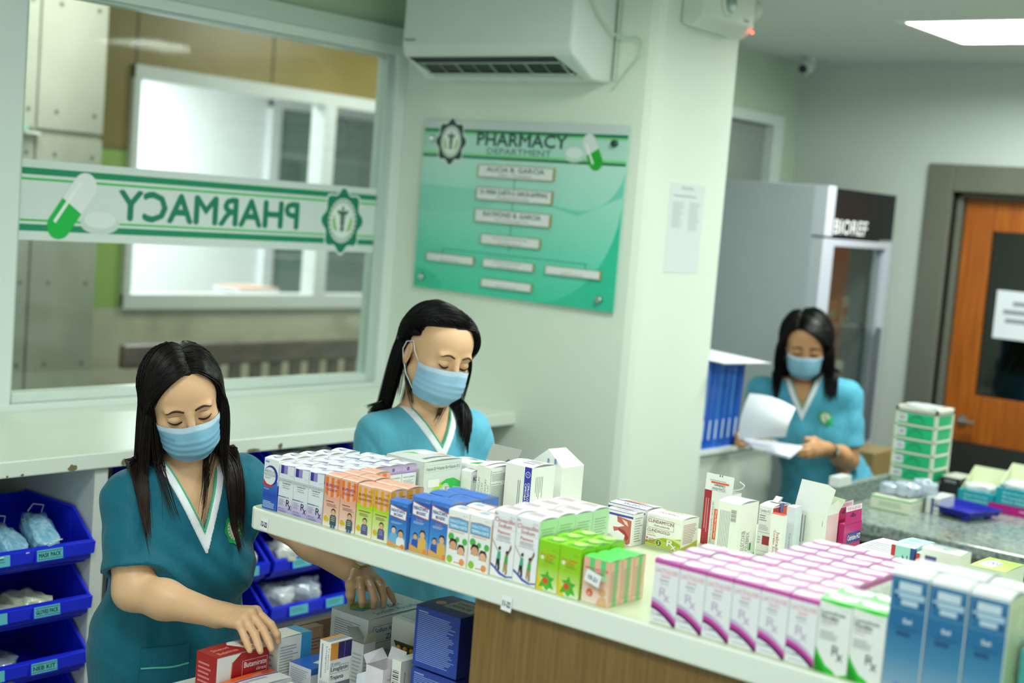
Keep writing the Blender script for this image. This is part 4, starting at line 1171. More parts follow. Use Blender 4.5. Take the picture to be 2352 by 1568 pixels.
def a_lact(P):
    F = P['F']
    F.rect(0, .935, 1, 1, '#b83c98', '#d860b8'); F.text('LACTULOSE', .06, .80, .94, .865, '#e8a0bc', bold=.02); F.text('LILAC', .32, .735, .66, .77, '#e8809c', bold=.03)
    F.lines(.25, .67, .8, .70, 1, '#a8a4b4', .7); F.lines(.3, .62, .75, .65, 1, '#b4b0bc'); rx(F, .28, .36, .70, .57, '#c4b0d4')
    c = [(0, '#c8b4d8', .39, .15), (1, '#cc3ca8', .33, .11), (2, '#561654', .265, .045), (3, '#e8eaf0', .215, -.04)]
    for _, col, a, b in c:
        pts = [(i / 10, b + (a - b) * (1 - (i / 10) ** 1.6)) for i in range(11)]
        F.poly([(0, 0)] + [(1, 0)] + [(u, max(v, 0)) for u, v in pts[::-1]], col)
    F.ring(.12, .14, .05, .07, '#8a8ca0'); F.lines(.22, .11, .5, .16, 1, '#a0a2b0', .6); F.lines(.15, .03, .7, .07, 1, '#b8bac4')
    R = P['R']; R.rect(0, .925, 1, 1, '#b83c98'); R.lines(.1, .2, .9, .85, 14, '#c8ccc4')
    T = P['T']
    T.rect(0, .0, 1, .09, '#b83ca0'); T.poly([(.3, .09), (1, .09), (1, .26)], '#c860b4'); T.poly([(0, .09), (.3, .09), (0, .2)], '#d898cc'); T.circ(.35, .45, .09, '#dcdce4', 10); T.lines(.4, .6, .8, .75, 1, '#e4b0cc'); T.rect(.95, .09, 1, 1, '#cc70b8')
def a_mono(P):
    F = P['F']
    F.poly([(0, 1), (1, 1), (1, .955), (.6, .945), (0, .975)], '#28d428'); F.text('120 mL', .68, .89, .92, .905, '#8a9490')
    F.text('Lactulose', .08, .80, .80, .855, '#3a4a58', bold=.02); F.text('Movelax', .08, .735, .62, .785, '#1d2a38', bold=.03); F.lines(.08, .68, .7, .72, 2, '#9a7a8c'); F.text('SYRUP', .08, .64, .4, .66, '#b06a84')
    F.lines(.08, .45, .7, .58, 6, '#a8b2b0'); rx(F, .5, .20, .85, .40, '#3a4a5c')
    F.poly([(0, 0), (.7, 0), (.55, .06), (.35, .10), (.12, .24), (0, .34)], '#12c01c'); F.poly([(0, .0), (.35, .0), (.2, .10), (0, .24)], '#0c8a18'); F.poly([(1, 0), (.7, 0), (1, .05)], '#12c01c')
    P['R'].lines(.1, .1, .9, .9, 14, '#c0ccc0')
    T = P['T']; T.poly([(0, 0), (1, 0), (1, .22), (.6, .12), (.2, .2), (0, .45)], '#22d82a'); T.poly([(.8, 1), (1, .8), (1, 1)], '#22d82a'); T.lines(.3, .5, .7, .65, 2, '#c4ccc8')
def a_blue(P):
    F = P['F']
    F.grad(0, 0, 1, .97, [(0, '#a4bcd0'), (.12, '#7ca4c0'), (.35, '#3f86ae'), (.6, '#12689c'), (1, '#1a6a9c')])
    F.frame(.06, .71, .94, .95, .012, '#7ab0cc'); F.rect(.2, .86, .8, .93, '#c4d8e4'); F.rect(.1, .80, .9, .85, '#a8c8dc'); F.rect(.3, .745, .74, .79, '#b8d0e0')
    F.poly([(.1, .88), (.14, .93), (.18, .88)], '#0c4a80'); F.poly([(.84, .85), (.88, .90), (.92, .85)], '#0c4a80'); F.rect(.08, .79, .22, .83, '#0c5088'); F.rect(.78, .74, .92, .78, '#0c5088')
    F.text('Sol', .40, .60, .62, .635, '#e0ecf4', bold=.03); F.lines(.2, .54, .85, .57, 1, '#0f5484'); F.lines(.25, .49, .75, .53, 1, '#0a4a7c', .9)
    F.circ(.4, .09, .08, '#6a88c0', 8); F.rect(.975, 0, 1, 1, '#d4dce0')
    R = P['R']; R.grad(0, 0, 1, 1, [(0, '#b4d098'), (1, '#c8d8b8')]); R.lines(.08, .06, .92, .92, 22, '#a4b894')
    T = P['T']; T.rect(0, .85, 1, 1, '#a8bcd0'); T.rect(0, .45, 1, .5, '#d4dce4'); T.rect(.1, .1, .9, .4, '#ffffff')

BOX = {
 'ambroxol': dict(d=.0455, base='#eef0f4', art=a_ambroxol, txt='blue and white cough syrup carton with a red swoosh'),
 'levo': dict(d=.044, base='#e6e9f0', art=a_levo, txt='white and purple cough syrup carton'),
 'ibu': dict(d=.046, base='#f2b49c', art=lambda P: a_ibu(P), txt='orange striped ibuprofen carton with a boy'),
 'forte': dict(d=.046, base='#f2b49c', art=lambda P: a_ibu(P, True), txt='orange and lime ibuprofen carton with a boy'),
 'drops': dict(d=.036, base='#3f7ad0', art=lambda P: a_bio(P, False), txt='blue paracetamol drops carton, shorter than its neighbours'),
 'kids': dict(d=.046, base='#4a7cd4', art=lambda P: a_bio(P, True), txt='blue paracetamol carton with mother and child'),
 'temp': dict(d=.046, base='#f2f3f0', art=a_temp, txt='white paracetamol carton with two smiling girls'),
 'clox': dict(d=.0515, base='#f2f3f7', art=a_clox, txt='white antibiotic carton with jumping children'),
 'zinc': dict(d=.042, base='#90d60c', art=a_zinc, txt='lime green zinc syrup carton'),
 'sime': dict(d=.035, base='#eebca4', art=a_sime, txt='pink and green striped drops carton'),
 'lact': dict(d=.0433, base='#eceef2', art=a_lact, txt='white and magenta lactulose carton'),
 'mono': dict(d=.050, base='#edf1ee', art=a_mono, txt='white and green lactulose carton'),
 'blue': dict(d=.058, base='#dfe6e8', art=a_blue, txt='tall blue carton'),
}
GRP = {'ambroxol': 'blue and white cough syrup cartons', 'levo': 'white and purple cough syrup cartons', 'ibu': 'orange ibuprofen cartons', 'forte': 'orange and lime ibuprofen cartons',
       'drops': None, 'kids': 'blue paracetamol cartons', 'temp': 'white paracetamol cartons', 'clox': 'white antibiotic cartons', 'zinc': 'lime green zinc cartons',
       'sime': 'pink and green drops cartons', 'lact': 'white and magenta lactulose cartons', 'mono': 'white and green lactulose cartons', 'blue': 'tall blue cartons'}
rj = random.Random(5)
def place(kind, cols, h, y0=1.918, bulge=.0035):
    """cols: list of (x0, x1, rows)"""
    b = BOX[kind]
    w = sum(c[1] - c[0] for c in cols) / len(cols)
    src = None
    nc = len(cols)
    for ci, (x0, x1, rows) in enumerate(cols):
        for r in range(rows):
            if src is None:
                src = o = carton(w, b['d'], h, b['base'], b['art'], bulge)
            else:
                o = src.copy(); COL.objects.link(o)
            o.location = (x0 + (x1 - x0 - w) / 2, y0 + r * (b['d'] + .0004) + rj.uniform(0, .0003), CT)
            o.scale = (1, 1, 1 + rj.uniform(-.008, .008))
            pos = []
            if nc > 1: pos.append('%s column from the left' % ORD[ci + 1])
            if max(c[2] for c in cols) > 1: pos.append('front row' if r == 0 else '%s row back' % ORD[r + 1])
            lab = b['txt'] + (', ' + ', '.join(pos) if pos else '')
            tag(o, lab, 'medicine box', GRP[kind])
def cc(x0, x1, n, rows):
    w = (x1 - x0) / n
    return [(x0 + w * i, x0 + w * (i + 1), rows if isinstance(rows, int) else rows[i]) for i in range(n)]
place('ambroxol', cc(-2.172, -2.128, 1, 5), .1035, 1.916)
place('levo', cc(-2.127, -1.996, 3, [6, 6, 6]), .0985, 1.918)
place('ibu', cc(-1.994, -1.904, 2, [3, 2]), .1005, 1.918)
place('forte', cc(-1.903, -1.814, 2, 2), .099, 1.918)
place('drops', cc(-1.8125, -1.7645, 1, 1), .086, 1.914)
place('kids', cc(-1.763, -1.667, 2, [3, 3]), .103, 1.922)
place('temp', cc(-1.666, -1.562, 2, 2), .0975, 1.916)
place('clox', cc(-1.561, -1.457, 2, 4), .117, 1.918)
place('zinc', cc(-1.456, -1.364, 2, 3), .0865, 1.918, .003)
place('sime', cc(-1.362, -1.306, 1, 3), .076, 1.922, .002)
place('lact', cc(-1.221, -.926, 6, [4, 4, 9, 9, 9, 9]), .1035, 1.921, .003)
place('mono', cc(-.9245, -.817, 2, 2), .111, 1.918, .004)
place('blue', cc(-.814, -.642, 3, 2), .176, 1.912, .006)
# stray paper tag leaning on the pink and green carton
m = MB(PAPER); m.M = Matrix.Translation((-1.3355, 1.9155, 1.195)) @ Matrix.Rotation(.25, 4, 'Y')
m.box((-.015, -.0012, -.010), (.016, -.0005, .011), '#f2f4f6'); q = Pr(m, (-.015, -.0013, -.010), (.031, 0, 0), (0, 0, .021), (0, -1, 0)); q.text('10-21', .2, .3, .8, .65, '#2a2c30', bold=.02)
tag(m.build('shelf_label'), 'curled white paper label stuck on the front pink and green carton', 'label')

# ---- single cartons behind
def one(lo, hi, base, art, label, group=None, bulge=.003, rz=0, top=None, parts=None, z=CT, name='medicine_box'):
    o = carton(hi[0] - lo[0], hi[1] - lo[1], hi[2], base, art, bulge, top=top, name=name)
    o.location = (lo[0], lo[1], z)
    o.rotation_euler = (0, 0, rz)
    tag(o, label, 'medicine box', group)
    return o
def a_vit(P):
    R = P['R']
    R.grad(0, 0, 1, 1, [(0, '#b4bebc'), (.4, '#d4dcda'), (1, '#dde4e2')]); R.frame(.02, .78, .98, .93, .004, '#a4acac'); R.text('Vitamin B1+Vitamin B6+Vitamin B12', .05, .815, .96, .885, '#7c8688', bold=.01)
    R.poly([(0, .25), (.2, .35), (.4, .52), (.55, .56), (.75, .57), (1, .46), (1, .40), (.75, .45), (.5, .42), (.25, .28), (0, .16)], '#b4d41c'); R.poly([(.45, .50), (.6, .59), (.8, .6), (1, .5), (1, .3), (.85, .30), (.7, .40)], '#2cc050'); R.poly([(.75, .28), (1, .25), (1, .38), (.8, .42)], '#8cdc8c')
    R.circ(.6, .38, .10, '#dce2e0', 22); R.ring(.6, .38, .075, .082, '#8a8a84'); R.poly([(.57, .3), (.63, .34), (.66, .42), (.58, .44)], '#a8b0b0'); R.circ(.6, .29, .012, '#d04038', 8)
    R.rect(.12, .45, .42, .62, '#eef2f0'); R.lines(.02, .13, .6, .17, 1, '#4a5254', .5)
    T = P['T']; T.rect(0, 0, 1, 1, '#cfd6d4'); T.poly([(.1, .3), (.35, .45), (.5, .75), (.62, .95), (.4, .85)], '#58c04c'); T.poly([(.5, .75), (.7, .95), (.62, 1), (.45, .95)], '#e0a078'); T.rect(.2, .5, .5, .95, '#f2f4f2'); T.lines(.65, .1, .9, .9, 1, '#7c8688', rot=90)
one((-2.098, 2.195, 0), (-1.985, 2.315, .100), '#d4dad8', a_vit, 'large grey and green vitamin carton behind the purple ones')
def a_green(P):
    P['R'].text('Cl', .1, .7, .4, .85, '#14804a', bold=.04); P['R'].text('Cl', .1, .4, .4, .55, '#14804a', bold=.04); P['R'].rect(0, 0, 1, .1, '#14804a'); P['T'].poly([(.5, .1), (.9, .3), (.8, .6), (.6, .4)], '#3fae4c'); P['T'].lines(.2, .5, .5, .9, 3, '#a0aaa4')
one((-2.04, 2.335, 0), (-1.93, 2.40, .086), '#f2f5f2', a_green, 'white carton with green leaf print behind the small tablet carton')
def a_crestor(P):
    F, R = P['F'], P['R']
    F.text('30s TAB', .3, .1, .6, .5, '#c0c4c8', rot=90); R.frame(.14, .68, 1, .88, .02, '#8a94a4'); R.text('ROSUVA', .18, .72, .98, .84, '#34446c', bold=.02)
    R.poly([(.4, .40), (.55, .62), (.7, .6), (.62, .38)], '#e8a030'); R.poly([(.62, .38), (.8, .62), (.95, .56), (.8, .38)], '#3a90d0'); R.text('CRESTOR', .1, .24, 1, .34, '#34446c', bold=.02); R.lines(.1, .06, .7, .12, 1, '#8a94a4'); P['T'].lines(.2, .1, .8, .9, 4, '#d0d4d4')
one((-1.988, 2.317, 0), (-1.957, 2.362, .074), '#f2f4f4', a_crestor, 'small white carton with orange and blue tablet print')
def a_coamox(P):
    F, R = P['F'], P['R']
    F.text('CO-AMOXICLAV', .15, .08, .45, .72, '#5a6e84', rot=90); F.text('BANICLAV', .6, .2, .85, .6, '#7a8ea8', rot=90)
    R.text('FORMULATION', .05, .88, .45, .91, '#5a6468'); R.lines(.05, .68, .95, .86, 6, '#8e979a'); R.text('INDICATIONS', .05, .60, .4, .63, '#5a6468'); R.lines(.05, .08, .95, .58, 18, '#8e979a')
    R.rect(.0, .0, .03, .95, '#c4ccc8')
one((-1.943, 2.318, 0), (-1.921, 2.40, .094), '#f1f4f1', a_coamox, 'slim white antibiotic carton on the left of the identical pair')
one((-1.919, 2.312, 0), (-1.899, 2.398, .093), '#f1f4f1', a_coamox, 'slim white antibiotic carton beside the blue striped carton')
def a_cipro(P):
    F, R = P['F'], P['R']
    F.rect(.72, 0, .97, 1, '#2f34b4'); F.ring(.845, .845, .075, .09, '#eef0fa', 20); F.text('BAYER', .79, .84, .90, .852, '#eef0fa'); F.text('BAYER', .838, .80, .852, .89, '#eef0fa', rot=270)
    F.text('CIPROFLOXACIN', .855, .06, .93, .68, '#e4e6f8', rot=270, bold=.02); F.text('CIPROBAY', .755, .25, .825, .66, '#e4e6f8', rot=270, bold=.02); F.lines(.48, .15, .60, .70, 2, '#8a90a4', rot=90, rag=.1)
    R.lines(.15, .3, .5, .8, 5, '#a4aaae', rot=90); R.barcode(.55, .05, .75, .25); P['T'].lines(.4, .2, .9, .7, 3, '#b4bcc8')
one((-1.893, 2.352, 0), (-1.818, 2.432, .104), '#f2f4f5', a_cipro, 'white antibiotic carton with a vertical blue stripe', bulge=.005)
# opened white carton and folded grey flap behind the blue striped one
t = empty('open_carton', (-1.94, 2.50, CT)); tag(t, 'opened white carton with raised peaked lid behind the blue striped carton', 'medicine box')
m = MB(CARD); m.box((0, 0, 0), (.09, .08, .085), '#eef2f0', 'xXyYz'); m.build('carton_body', t)
m = MB(CARD)
m.face([(.0, .0, .085), (.05, -.004, .122), (.09, .0, .085)], '#f2f5f4'); m.face([(0, 0, .085), (.05, -.004, .122), (.05, .06, .12), (0, .08, .085)], '#eef2f0'); m.face([(.09, 0, .085), (.05, -.004, .122), (.05, .06, .12), (.09, .08, .085)], '#f6f8f8')
q = Pr(m, (.05, -.0045, .09), (.035, 0, 0), (0, 0, .012), (0, -1, 0)); q.rect(0, .1, .12, .9, '#7a90c8'); q.rect(.55, .1, .72, 1.1, '#7a90c8')
m.build('lid', t)
t = empty('rx_carton', (-2.03, 2.45, CT)); tag(t, 'opened white carton with grey folded flap bearing a prescription mark', 'medicine box')
m = MB(CARD); m.box((0, 0, 0), (.09, .045, .078), '#e9edeb', 'xXyYz'); m.build('carton_body', t)
m = MB(CARD); m.prism([(.0, .078), (.001, .078), (.02, .112), (.019, .113)], 'x', .0, .085, '#b9bbb4'); q = Pr(m, (.03, -.0, .079), (.045, 0, 0), (0, .019, .030), (0, -1, .3)); rx(q, .3, .1, .9, .9, '#3a5a8c', .01); m.build('flap', t)

def a_clinda(P):
    F, R = P['F'], P['R']
    F.text('PICKSTAR', .06, .90, .24, .93, '#a8c060'); F.text('100 Capsules', .70, .84, .95, .865, '#b4c080')
    F.frame(.03, .58, .78, .88, .007, '#8a4a50'); F.text('CLINDAMYCIN', .05, .74, .76, .84, '#7a2834', bold=.01); F.text('Hydrochloride', .22, .62, .66, .70, '#7a2834'); F.text('CLINDAGOLD', .04, .46, .68, .55, '#7a2834', bold=.005)
    F.lines(.04, .40, .3, .43, 1, '#c4a0a4'); F.text('ANTIBACTERIAL', .04, .33, .30, .365, '#b86a70')
    F.poly([(0, .02), (1, .02), (1, .42), (.8, .37), (.55, .36), (.35, .28), (.2, .2), (0, .16)], '#a4b818'); F.poly([(0, .02), (1, .02), (1, .16), (.6, .22), (.4, .28), (.2, .14), (0, .1)], '#c0cc58'); F.poly([(.45, .34), (.8, .33), (1, .25), (1, .37), (.8, .37), (.55, .36)], '#dce49c')
    F.circ(.39, .16, .065, '#20401c', 16); F.text('S', .36, .11, .42, .21, '#e8f0d0', bold=.03); F.circ(.05, .25, .025, '#c05a5c', 8); F.circ(.05, .16, .025, '#c05a5c', 8); F.lines(.1, .1, .3, .26, 4, '#b06a60'); rx(F, .63, .05, .90, .31, '#7a3a40', .05); F.e += .0001; rx(F, .625, .055, .895, .315, '#f6faf2', .02)
    R.lines(.1, .25, .9, .85, 12, '#c88a90'); R.poly([(0, 0), (1, 0), (1, .3), (.5, .2), (0, .15)], '#c4b83c')
    T = P['T']; T.text('CLINDAMYCIN', .2, .52, .9, .68, '#8a3a44', rot=180); T.text('CLINDAGOLD', .2, .2, .8, .35, '#8a3a44', rot=180); T.frame(.15, .42, .93, .72, .006, '#8a4a50'); T.poly([(0, 1), (.75, 1), (.5, .86), (.2, .8), (0, .9)], '#a4c81c')
one((-1.529, 2.362, 0), (-1.445, 2.425, .066), '#f5f6f0', a_clinda, 'square white and green antibiotic capsule carton in the middle of the counter', bulge=.003)
def a_losart(P):
    F, R, T = P['F'], P['R'], P['T']
    F.rect(0, .86, 1, .93, '#4a44a4'); F.frame(.02, .60, .1, .88, .02, '#2a3030'); F.text('L', .04, .66, .09, .82, '#2a3030'); F.text('D', .02, .40, .09, .50, '#5a6468')
    F.poly([(.42, .86), (.95, .8), (.95, .1), (.85, .02), (.7, .06), (.75, .3), (.5, .42), (.35, .36), (.3, .5), (.5, .52), (.72, .6), (.45, .68)], '#c8685c'); F.poly([(.5, .5), (.75, .44), (.9, .25), (.8, .12), (.75, .32), (.5, .44)], '#a03c38'); F.poly([(.6, .8), (.8, .74), (.85, .6), (.72, .66)], '#f0d4cc'); F.lines(.02, .1, .35, .25, 4, '#a8b0b0')
    R.lines(.2, .1, .9, .9, 10, '#a8b0b0'); T.rect(0, 0, 1, .06, '#4a44a4'); T.rect(0, .46, 1, .52, '#4a44a4'); T.poly([(.1, .6), (.5, .55), (.8, .7), (.5, .95), (.2, .85)], '#d89478'); T.text('LOSARTAN', .3, .15, .85, .35, '#5a6070', rot=180)
one((-1.602, 2.322, 0), (-1.534, 2.36, .064), '#f6f6f5', a_losart, 'white carton with red smoke swirl print, front one of the pair', 'red swirl print cartons')
one((-1.628, 2.366, 0), (-1.536, 2.43, .067), '#f6f6f5', a_losart, 'white carton with red smoke swirl print, lying behind its twin', 'red swirl print cartons')

def a_choli(P):
    F = P['F']
    F.rect(0, 0, .26, 1, '#a82434'); F.lines(.05, .1, .2, .85, 2, '#d88a90', rot=90, rag=.3); F.text('CNS STIMULANT / NEUROPROTECTIVE AGENT', .31, .05, .37, .8, '#6a6e72', rot=270)
    F.rect(.40, .12, .53, .68, '#e8642c'); F.text('500 mg Film Coated Tablet', .43, .14, .50, .66, '#fbeee6', rot=270, bold=.01); F.text('Cholinerv', .56, .22, .70, .60, '#1c1c20', rot=270, bold=.02)
t = empty('medicine_box', (-1.473, 2.482, CT)); tag(t, 'white and red carton with its printed flap standing open', 'medicine box')
m = MB(CARD); m.box((0, 0, 0), (.066, .034, .112), '#eff1ee', 'xXyYz'); P_ = {'F': Pr(m, (0, 0, 0), (.066, 0, 0), (0, 0, .112), (0, -1, 0))}; a_choli(P_); m.build('carton_body', t)
m = MB(CARD); m.prism([(0, .112), (.0008, .112), (.003, .146), (.002, .146)], 'x', 0, .064, '#f2f3f4'); q = Pr(m, (0, -.0002, .112), (.064, 0, 0), (0, .002, .034), (0, -1, 0))
q.frame(.25, .03, .75, .22, .008, '#9aa0a4'); q.text('Citicoline', .28, .06, .72, .19, '#4a4e54', rot=180); q.text('Cholinerv', .32, .27, .72, .42, '#2a2c30', rot=180, bold=.01); q.rect(.2, .45, .85, .56, '#e8642c'); q.lines(.15, .6, .9, .66, 1, '#9aa0a4'); q.rect(.48, .90, .51, 1, '#222'); q.rect(.56, .90, .59, 1, '#222')
m.build('flap', t)
m = MB(CARD); m.tube([(.03 + .04 * math.sin(a_ / 8 * 3.14), .036, .112 + .016 * (1 - math.cos(a_ / 8 * 3.14)) * (1 if a_ < 5 else .8)) for a_ in range(7)], .0012, '#e4e6e2', 5); m.build('inner_tab', t)
def a_cele(P):
    F, R = P['F'], P['R']
    F.barcode(.62, .68, .86, .90, rot=90); F.lines(.1, .08, .6, .85, 7, '#a4acb0', rot=90, rag=.25); R.text('CELECOXIB', .2, .12, .4, .52, '#4a5a5c', rot=90); R.text('CELEBREX', .45, .15, .62, .48, '#4a5a5c', rot=90); R.rect(.66, .15, .76, .28, '#2c9c4c'); R.poly([(.3, 0), (1, 0), (1, .09), (.6, .06)], '#1c9a3c'); R.rect(.75, 0, 1, .03, '#2a3c94')
one((-1.392, 2.400, 0), (-1.342, 2.474, .113), '#f6f6f1', a_cele, 'cream white tall carton with barcode beside the red edged carton', bulge=.004)
def a_clon(P):
    F, R, T = P['F'], P['R'], P['T']
    F.frame(.05, .84, .85, .96, .01, '#8a9298'); F.text('Clonidine HCl', .1, .87, .8, .93, '#4a5258'); F.lines(.08, .68, .6, .82, 3, '#8a9298'); F.lines(.08, .5, .8, .62, 4, '#b4bcc0'); F.rect(0, .46, 1, .465, '#3a4c90'); F.rect(.4, .22, .95, .40, '#a82830'); F.lines(.05, .22, .32, .38, 3, '#b4bcc0'); F.rect(0, .08, 1, .085, '#8a9cb4')
    R.rect(0, .46, 1, .98, '#c02a20'); R.rect(.5, .7, 1, .95, '#e85a28'); R.text('100', .2, .12, .8, .35, '#4a5258', rot=90); T.lines(.2, .3, .9, .8, 2, '#7a8288')
o = one((-1.357, 2.502, 0), (-1.325, 2.574, .1), '#f2f3f2', a_clon, 'white and red carton with blue tape over its lid', bulge=.004)
m = MB(FILM); m.box((-1.345, 2.530, CT + .1048), (-1.3245, 2.542, CT + .1056), '#aeb8c0'); m.box((-1.3248, 2.529, CT + .088), (-1.3240, 2.543, CT + .1052), '#2a4ca8'); m.prism([(2.530, CT + .105), (2.542, CT + .105), (2.552, CT + .114), (2.546, CT + .115)], 'x', -1.345, -1.332, '#b8c0c4')
tag(m.build('sticky_tape'), 'curled clear and blue tape on the white and red carton', 'tape')
def a_ivab(P):
    P['F'].text('Ivabradine', .55, .12, .8, .62, '#b84a54', rot=270, bold=.01); P['F'].text('Coralan 5mg', .25, .15, .5, .66, '#c85a50', rot=270, bold=.01); P['T'].rect(0, 0, 1, 1, '#e04a3c')
one((-1.316, 2.478, 0), (-1.288, 2.495, .093), '#f4f4f2', a_ivab, 'narrow white carton with vertical red lettering', bulge=.001)
one((-1.3035, 2.516, 0), (-1.283, 2.545, .106), '#dfe6f0', lambda P: (P['F'].text('Carvedilol', .5, .1, .75, .5, '#7a98c8', rot=270), P['F'].rect(.3, .05, .7, .12, '#3a80d8')), 'very narrow pale blue carton between the red lettered and the open one', bulge=.001)
# big white opened carton
t = empty('medicine_box', (-1.330, 2.560, CT)); tag(t, 'large white carton with tall flap standing open', 'medicine box')
m = MB(CARD); m.box((.02, 0, 0), (.094, .050, .096), '#f5f6f1', 'xXyYz'); q = Pr(m, (.02, 0, 0), (.074, 0, 0), (0, 0, .096), (0, -1, 0)); q.lines(.05, .1, .4, .9, 4, '#a8b0b8', rot=90, rag=.4); q.barcode(.6, .1, .8, .25, rot=0); q.lines(.85, .7, .9, .85, 1, '#b0b4b8', rot=90); q = Pr(m, (.094, 0, 0), (0, .050, 0), (0, 0, .096), (1, 0, 0)); q.rect(0, 0, 1, .98, '#f0c8cc'); m.build('carton_body', t)
m = MB(CARD); m.prism([(0, .096), (.001, .096), (.004, .158), (.003, .158)], 'x', .02, .0, '#f6f7f6') if False else None
m.face([(.02, 0, .096), (.094, 0, .096), (.103, .006, .147), (.085, .006, .1545), (.028, .006, .156)], '#f7f8f8'); m.face([(.02, .0008, .096), (.094, .0008, .096), (.103, .0068, .147), (.085, .0068, .1545), (.028, .0068, .156)], '#f0f2ee'); m.build('flap', t)
m = MB(CARD); m.face([(.094, 0, .096), (.094, .050, .096), (.097, .055, .112), (.096, .035, .122), (.094, .0, .112)], '#f4f6ee'); m.face([(.02, .050, .096), (.094, .050, .096), (.102, .058, .122), (.03, .056, .128)], '#e4ecc8'); m.build('side_flap', t)
# pair of allergy cartons with hanging tabs
for k, (x, y) in enumerate(((-1.262, 2.630), (-1.236, 2.616))):
    t = empty('medicine_box', (x, y, CT)); tag(t, ['magenta allergy carton mostly hidden behind the large white open carton', 'magenta allergy carton with hanging tab, in front of its twin'][k], 'medicine box', 'magenta allergy cartons')
    m = MB(CARD); m.box((0, 0, 0), (.012, .078, .072), '#c41874', 'xXyYzZ')
    q = Pr(m, (.012, 0, 0), (0, .078, 0), (0, 0, .072), (1, 0, 0)); q.rect(.2, .42, .98, .72, '#2a3a90'); q.text('Cetirizine HCl', .25, .5, .95, .65, '#f0f2fa', bold=.02); q.rect(0, 0, .4, .2, '#f4e4ec'); q.lines(.5, .1, .9, .3, 2, '#e8a0c4'); m.build('carton_body', t)
    m = MB(CARD); m.prism([(.0125, .072), (.0135, .072), (.011, .108), (.010, .108)], 'y', .0, .072, '#c41874')
    q = Pr(m, (.0137, 0, .072), (0, .072, 0), (-.0025, 0, .036), (1, 0, .05)); q.rect(0, .70, 1, 1, '#f4e6ea'); q.text('FOR ALLERGIES', .1, .77, .92, .92, '#c86a90', bold=.01); q.rect(.32, .36, .62, .48, '#6a0c40'); q.circ(.47, .46, .07, '#6a0c40', 12); m.build('hanging_tab', t)
# right end of the counter
def a_flat(P):
    P['T'].lines(.1, .1, .9, .6, 6, '#a8b0b4'); P['T'].barcode(.55, .75, .95, .9); P['F'].rect(0, 0, 1, 1, '#c8d4e8'); P['R'].rect(0, 0, 1, 1, '#dfe4ea')
one((-1.195, 2.60, 0), (-1.10, 2.74, .035), '#eef0f2', a_flat, 'flat white carton lying behind the magenta ones', bulge=.002)
def a_az(P):
    F = P['F']; F.rect(0, 0, .18, 1, '#c83038'); F.rect(.82, 0, 1, 1, '#1c4a8c'); F.text('ZI', .28, .2, .42, .6, '#2a5a8c', rot=90, bold=.02); F.text('AZ', .5, .2, .72, .8, '#2a5a8c', rot=90, bold=.02); P['T'].lines(.2, .2, .8, .8, 2, '#9ed4cc'); P['R'].rect(0, 0, .1, 1, '#1c4a8c')
one((-1.075, 2.505, 0), (-1.028, 2.60, .080), '#a4dcd4', a_az, 'mint green carton with red edge, left one of the pair', 'mint green cartons', bulge=.002)
one((-1.026, 2.505, 0), (-.982, 2.60, .074), '#a4dcd4', a_az, 'mint green carton with red edge, right one of the pair', 'mint green cartons', bulge=.002)
def a_small(P):
    P['T'].rect(0, .8, 1, 1, '#5a72a4'); P['T'].lines(.1, .1, .9, .7, 3, '#a0b4a8'); P['T'].rect(.45, .3, .6, .7, '#4ca07c'); P['F'].rect(.1, .82, .4, .90, '#4a4a8c'); P['F'].lines(.1, .2, .8, .5, 2, '#c8ccc0')
one((-.947, 2.335, 0), (-.877, 2.385, .125), '#eceee2', a_small, 'cream carton with blue edge standing behind the tall blue cartons', bulge=.001)
def a_lime(P):
    P['T'].rect(0, 0, 1, 1, '#a4d034'); P['T'].poly([(.1, .3), (.3, .15), (.55, .2), (.6, .6), (.4, .8), (.15, .7)], '#dfe6ea'); P['T'].text('ZOLT', .22, .4, .6, .6, '#4a5a9c', rot=180, bold=.02)
one((-.965, 2.615, 0), (-.895, 2.72, .048), '#dfe8d8', a_lime, 'white carton with lime green top at the right rear', bulge=.001)
one((-.636, 1.955, 0), (-.575, 2.02, .10), '#4ab4b4', lambda P: (P['F'].rect(0, 0, 1, .2, '#8cc820'),), 'teal and lime carton at the right edge beside the tall blue ones')

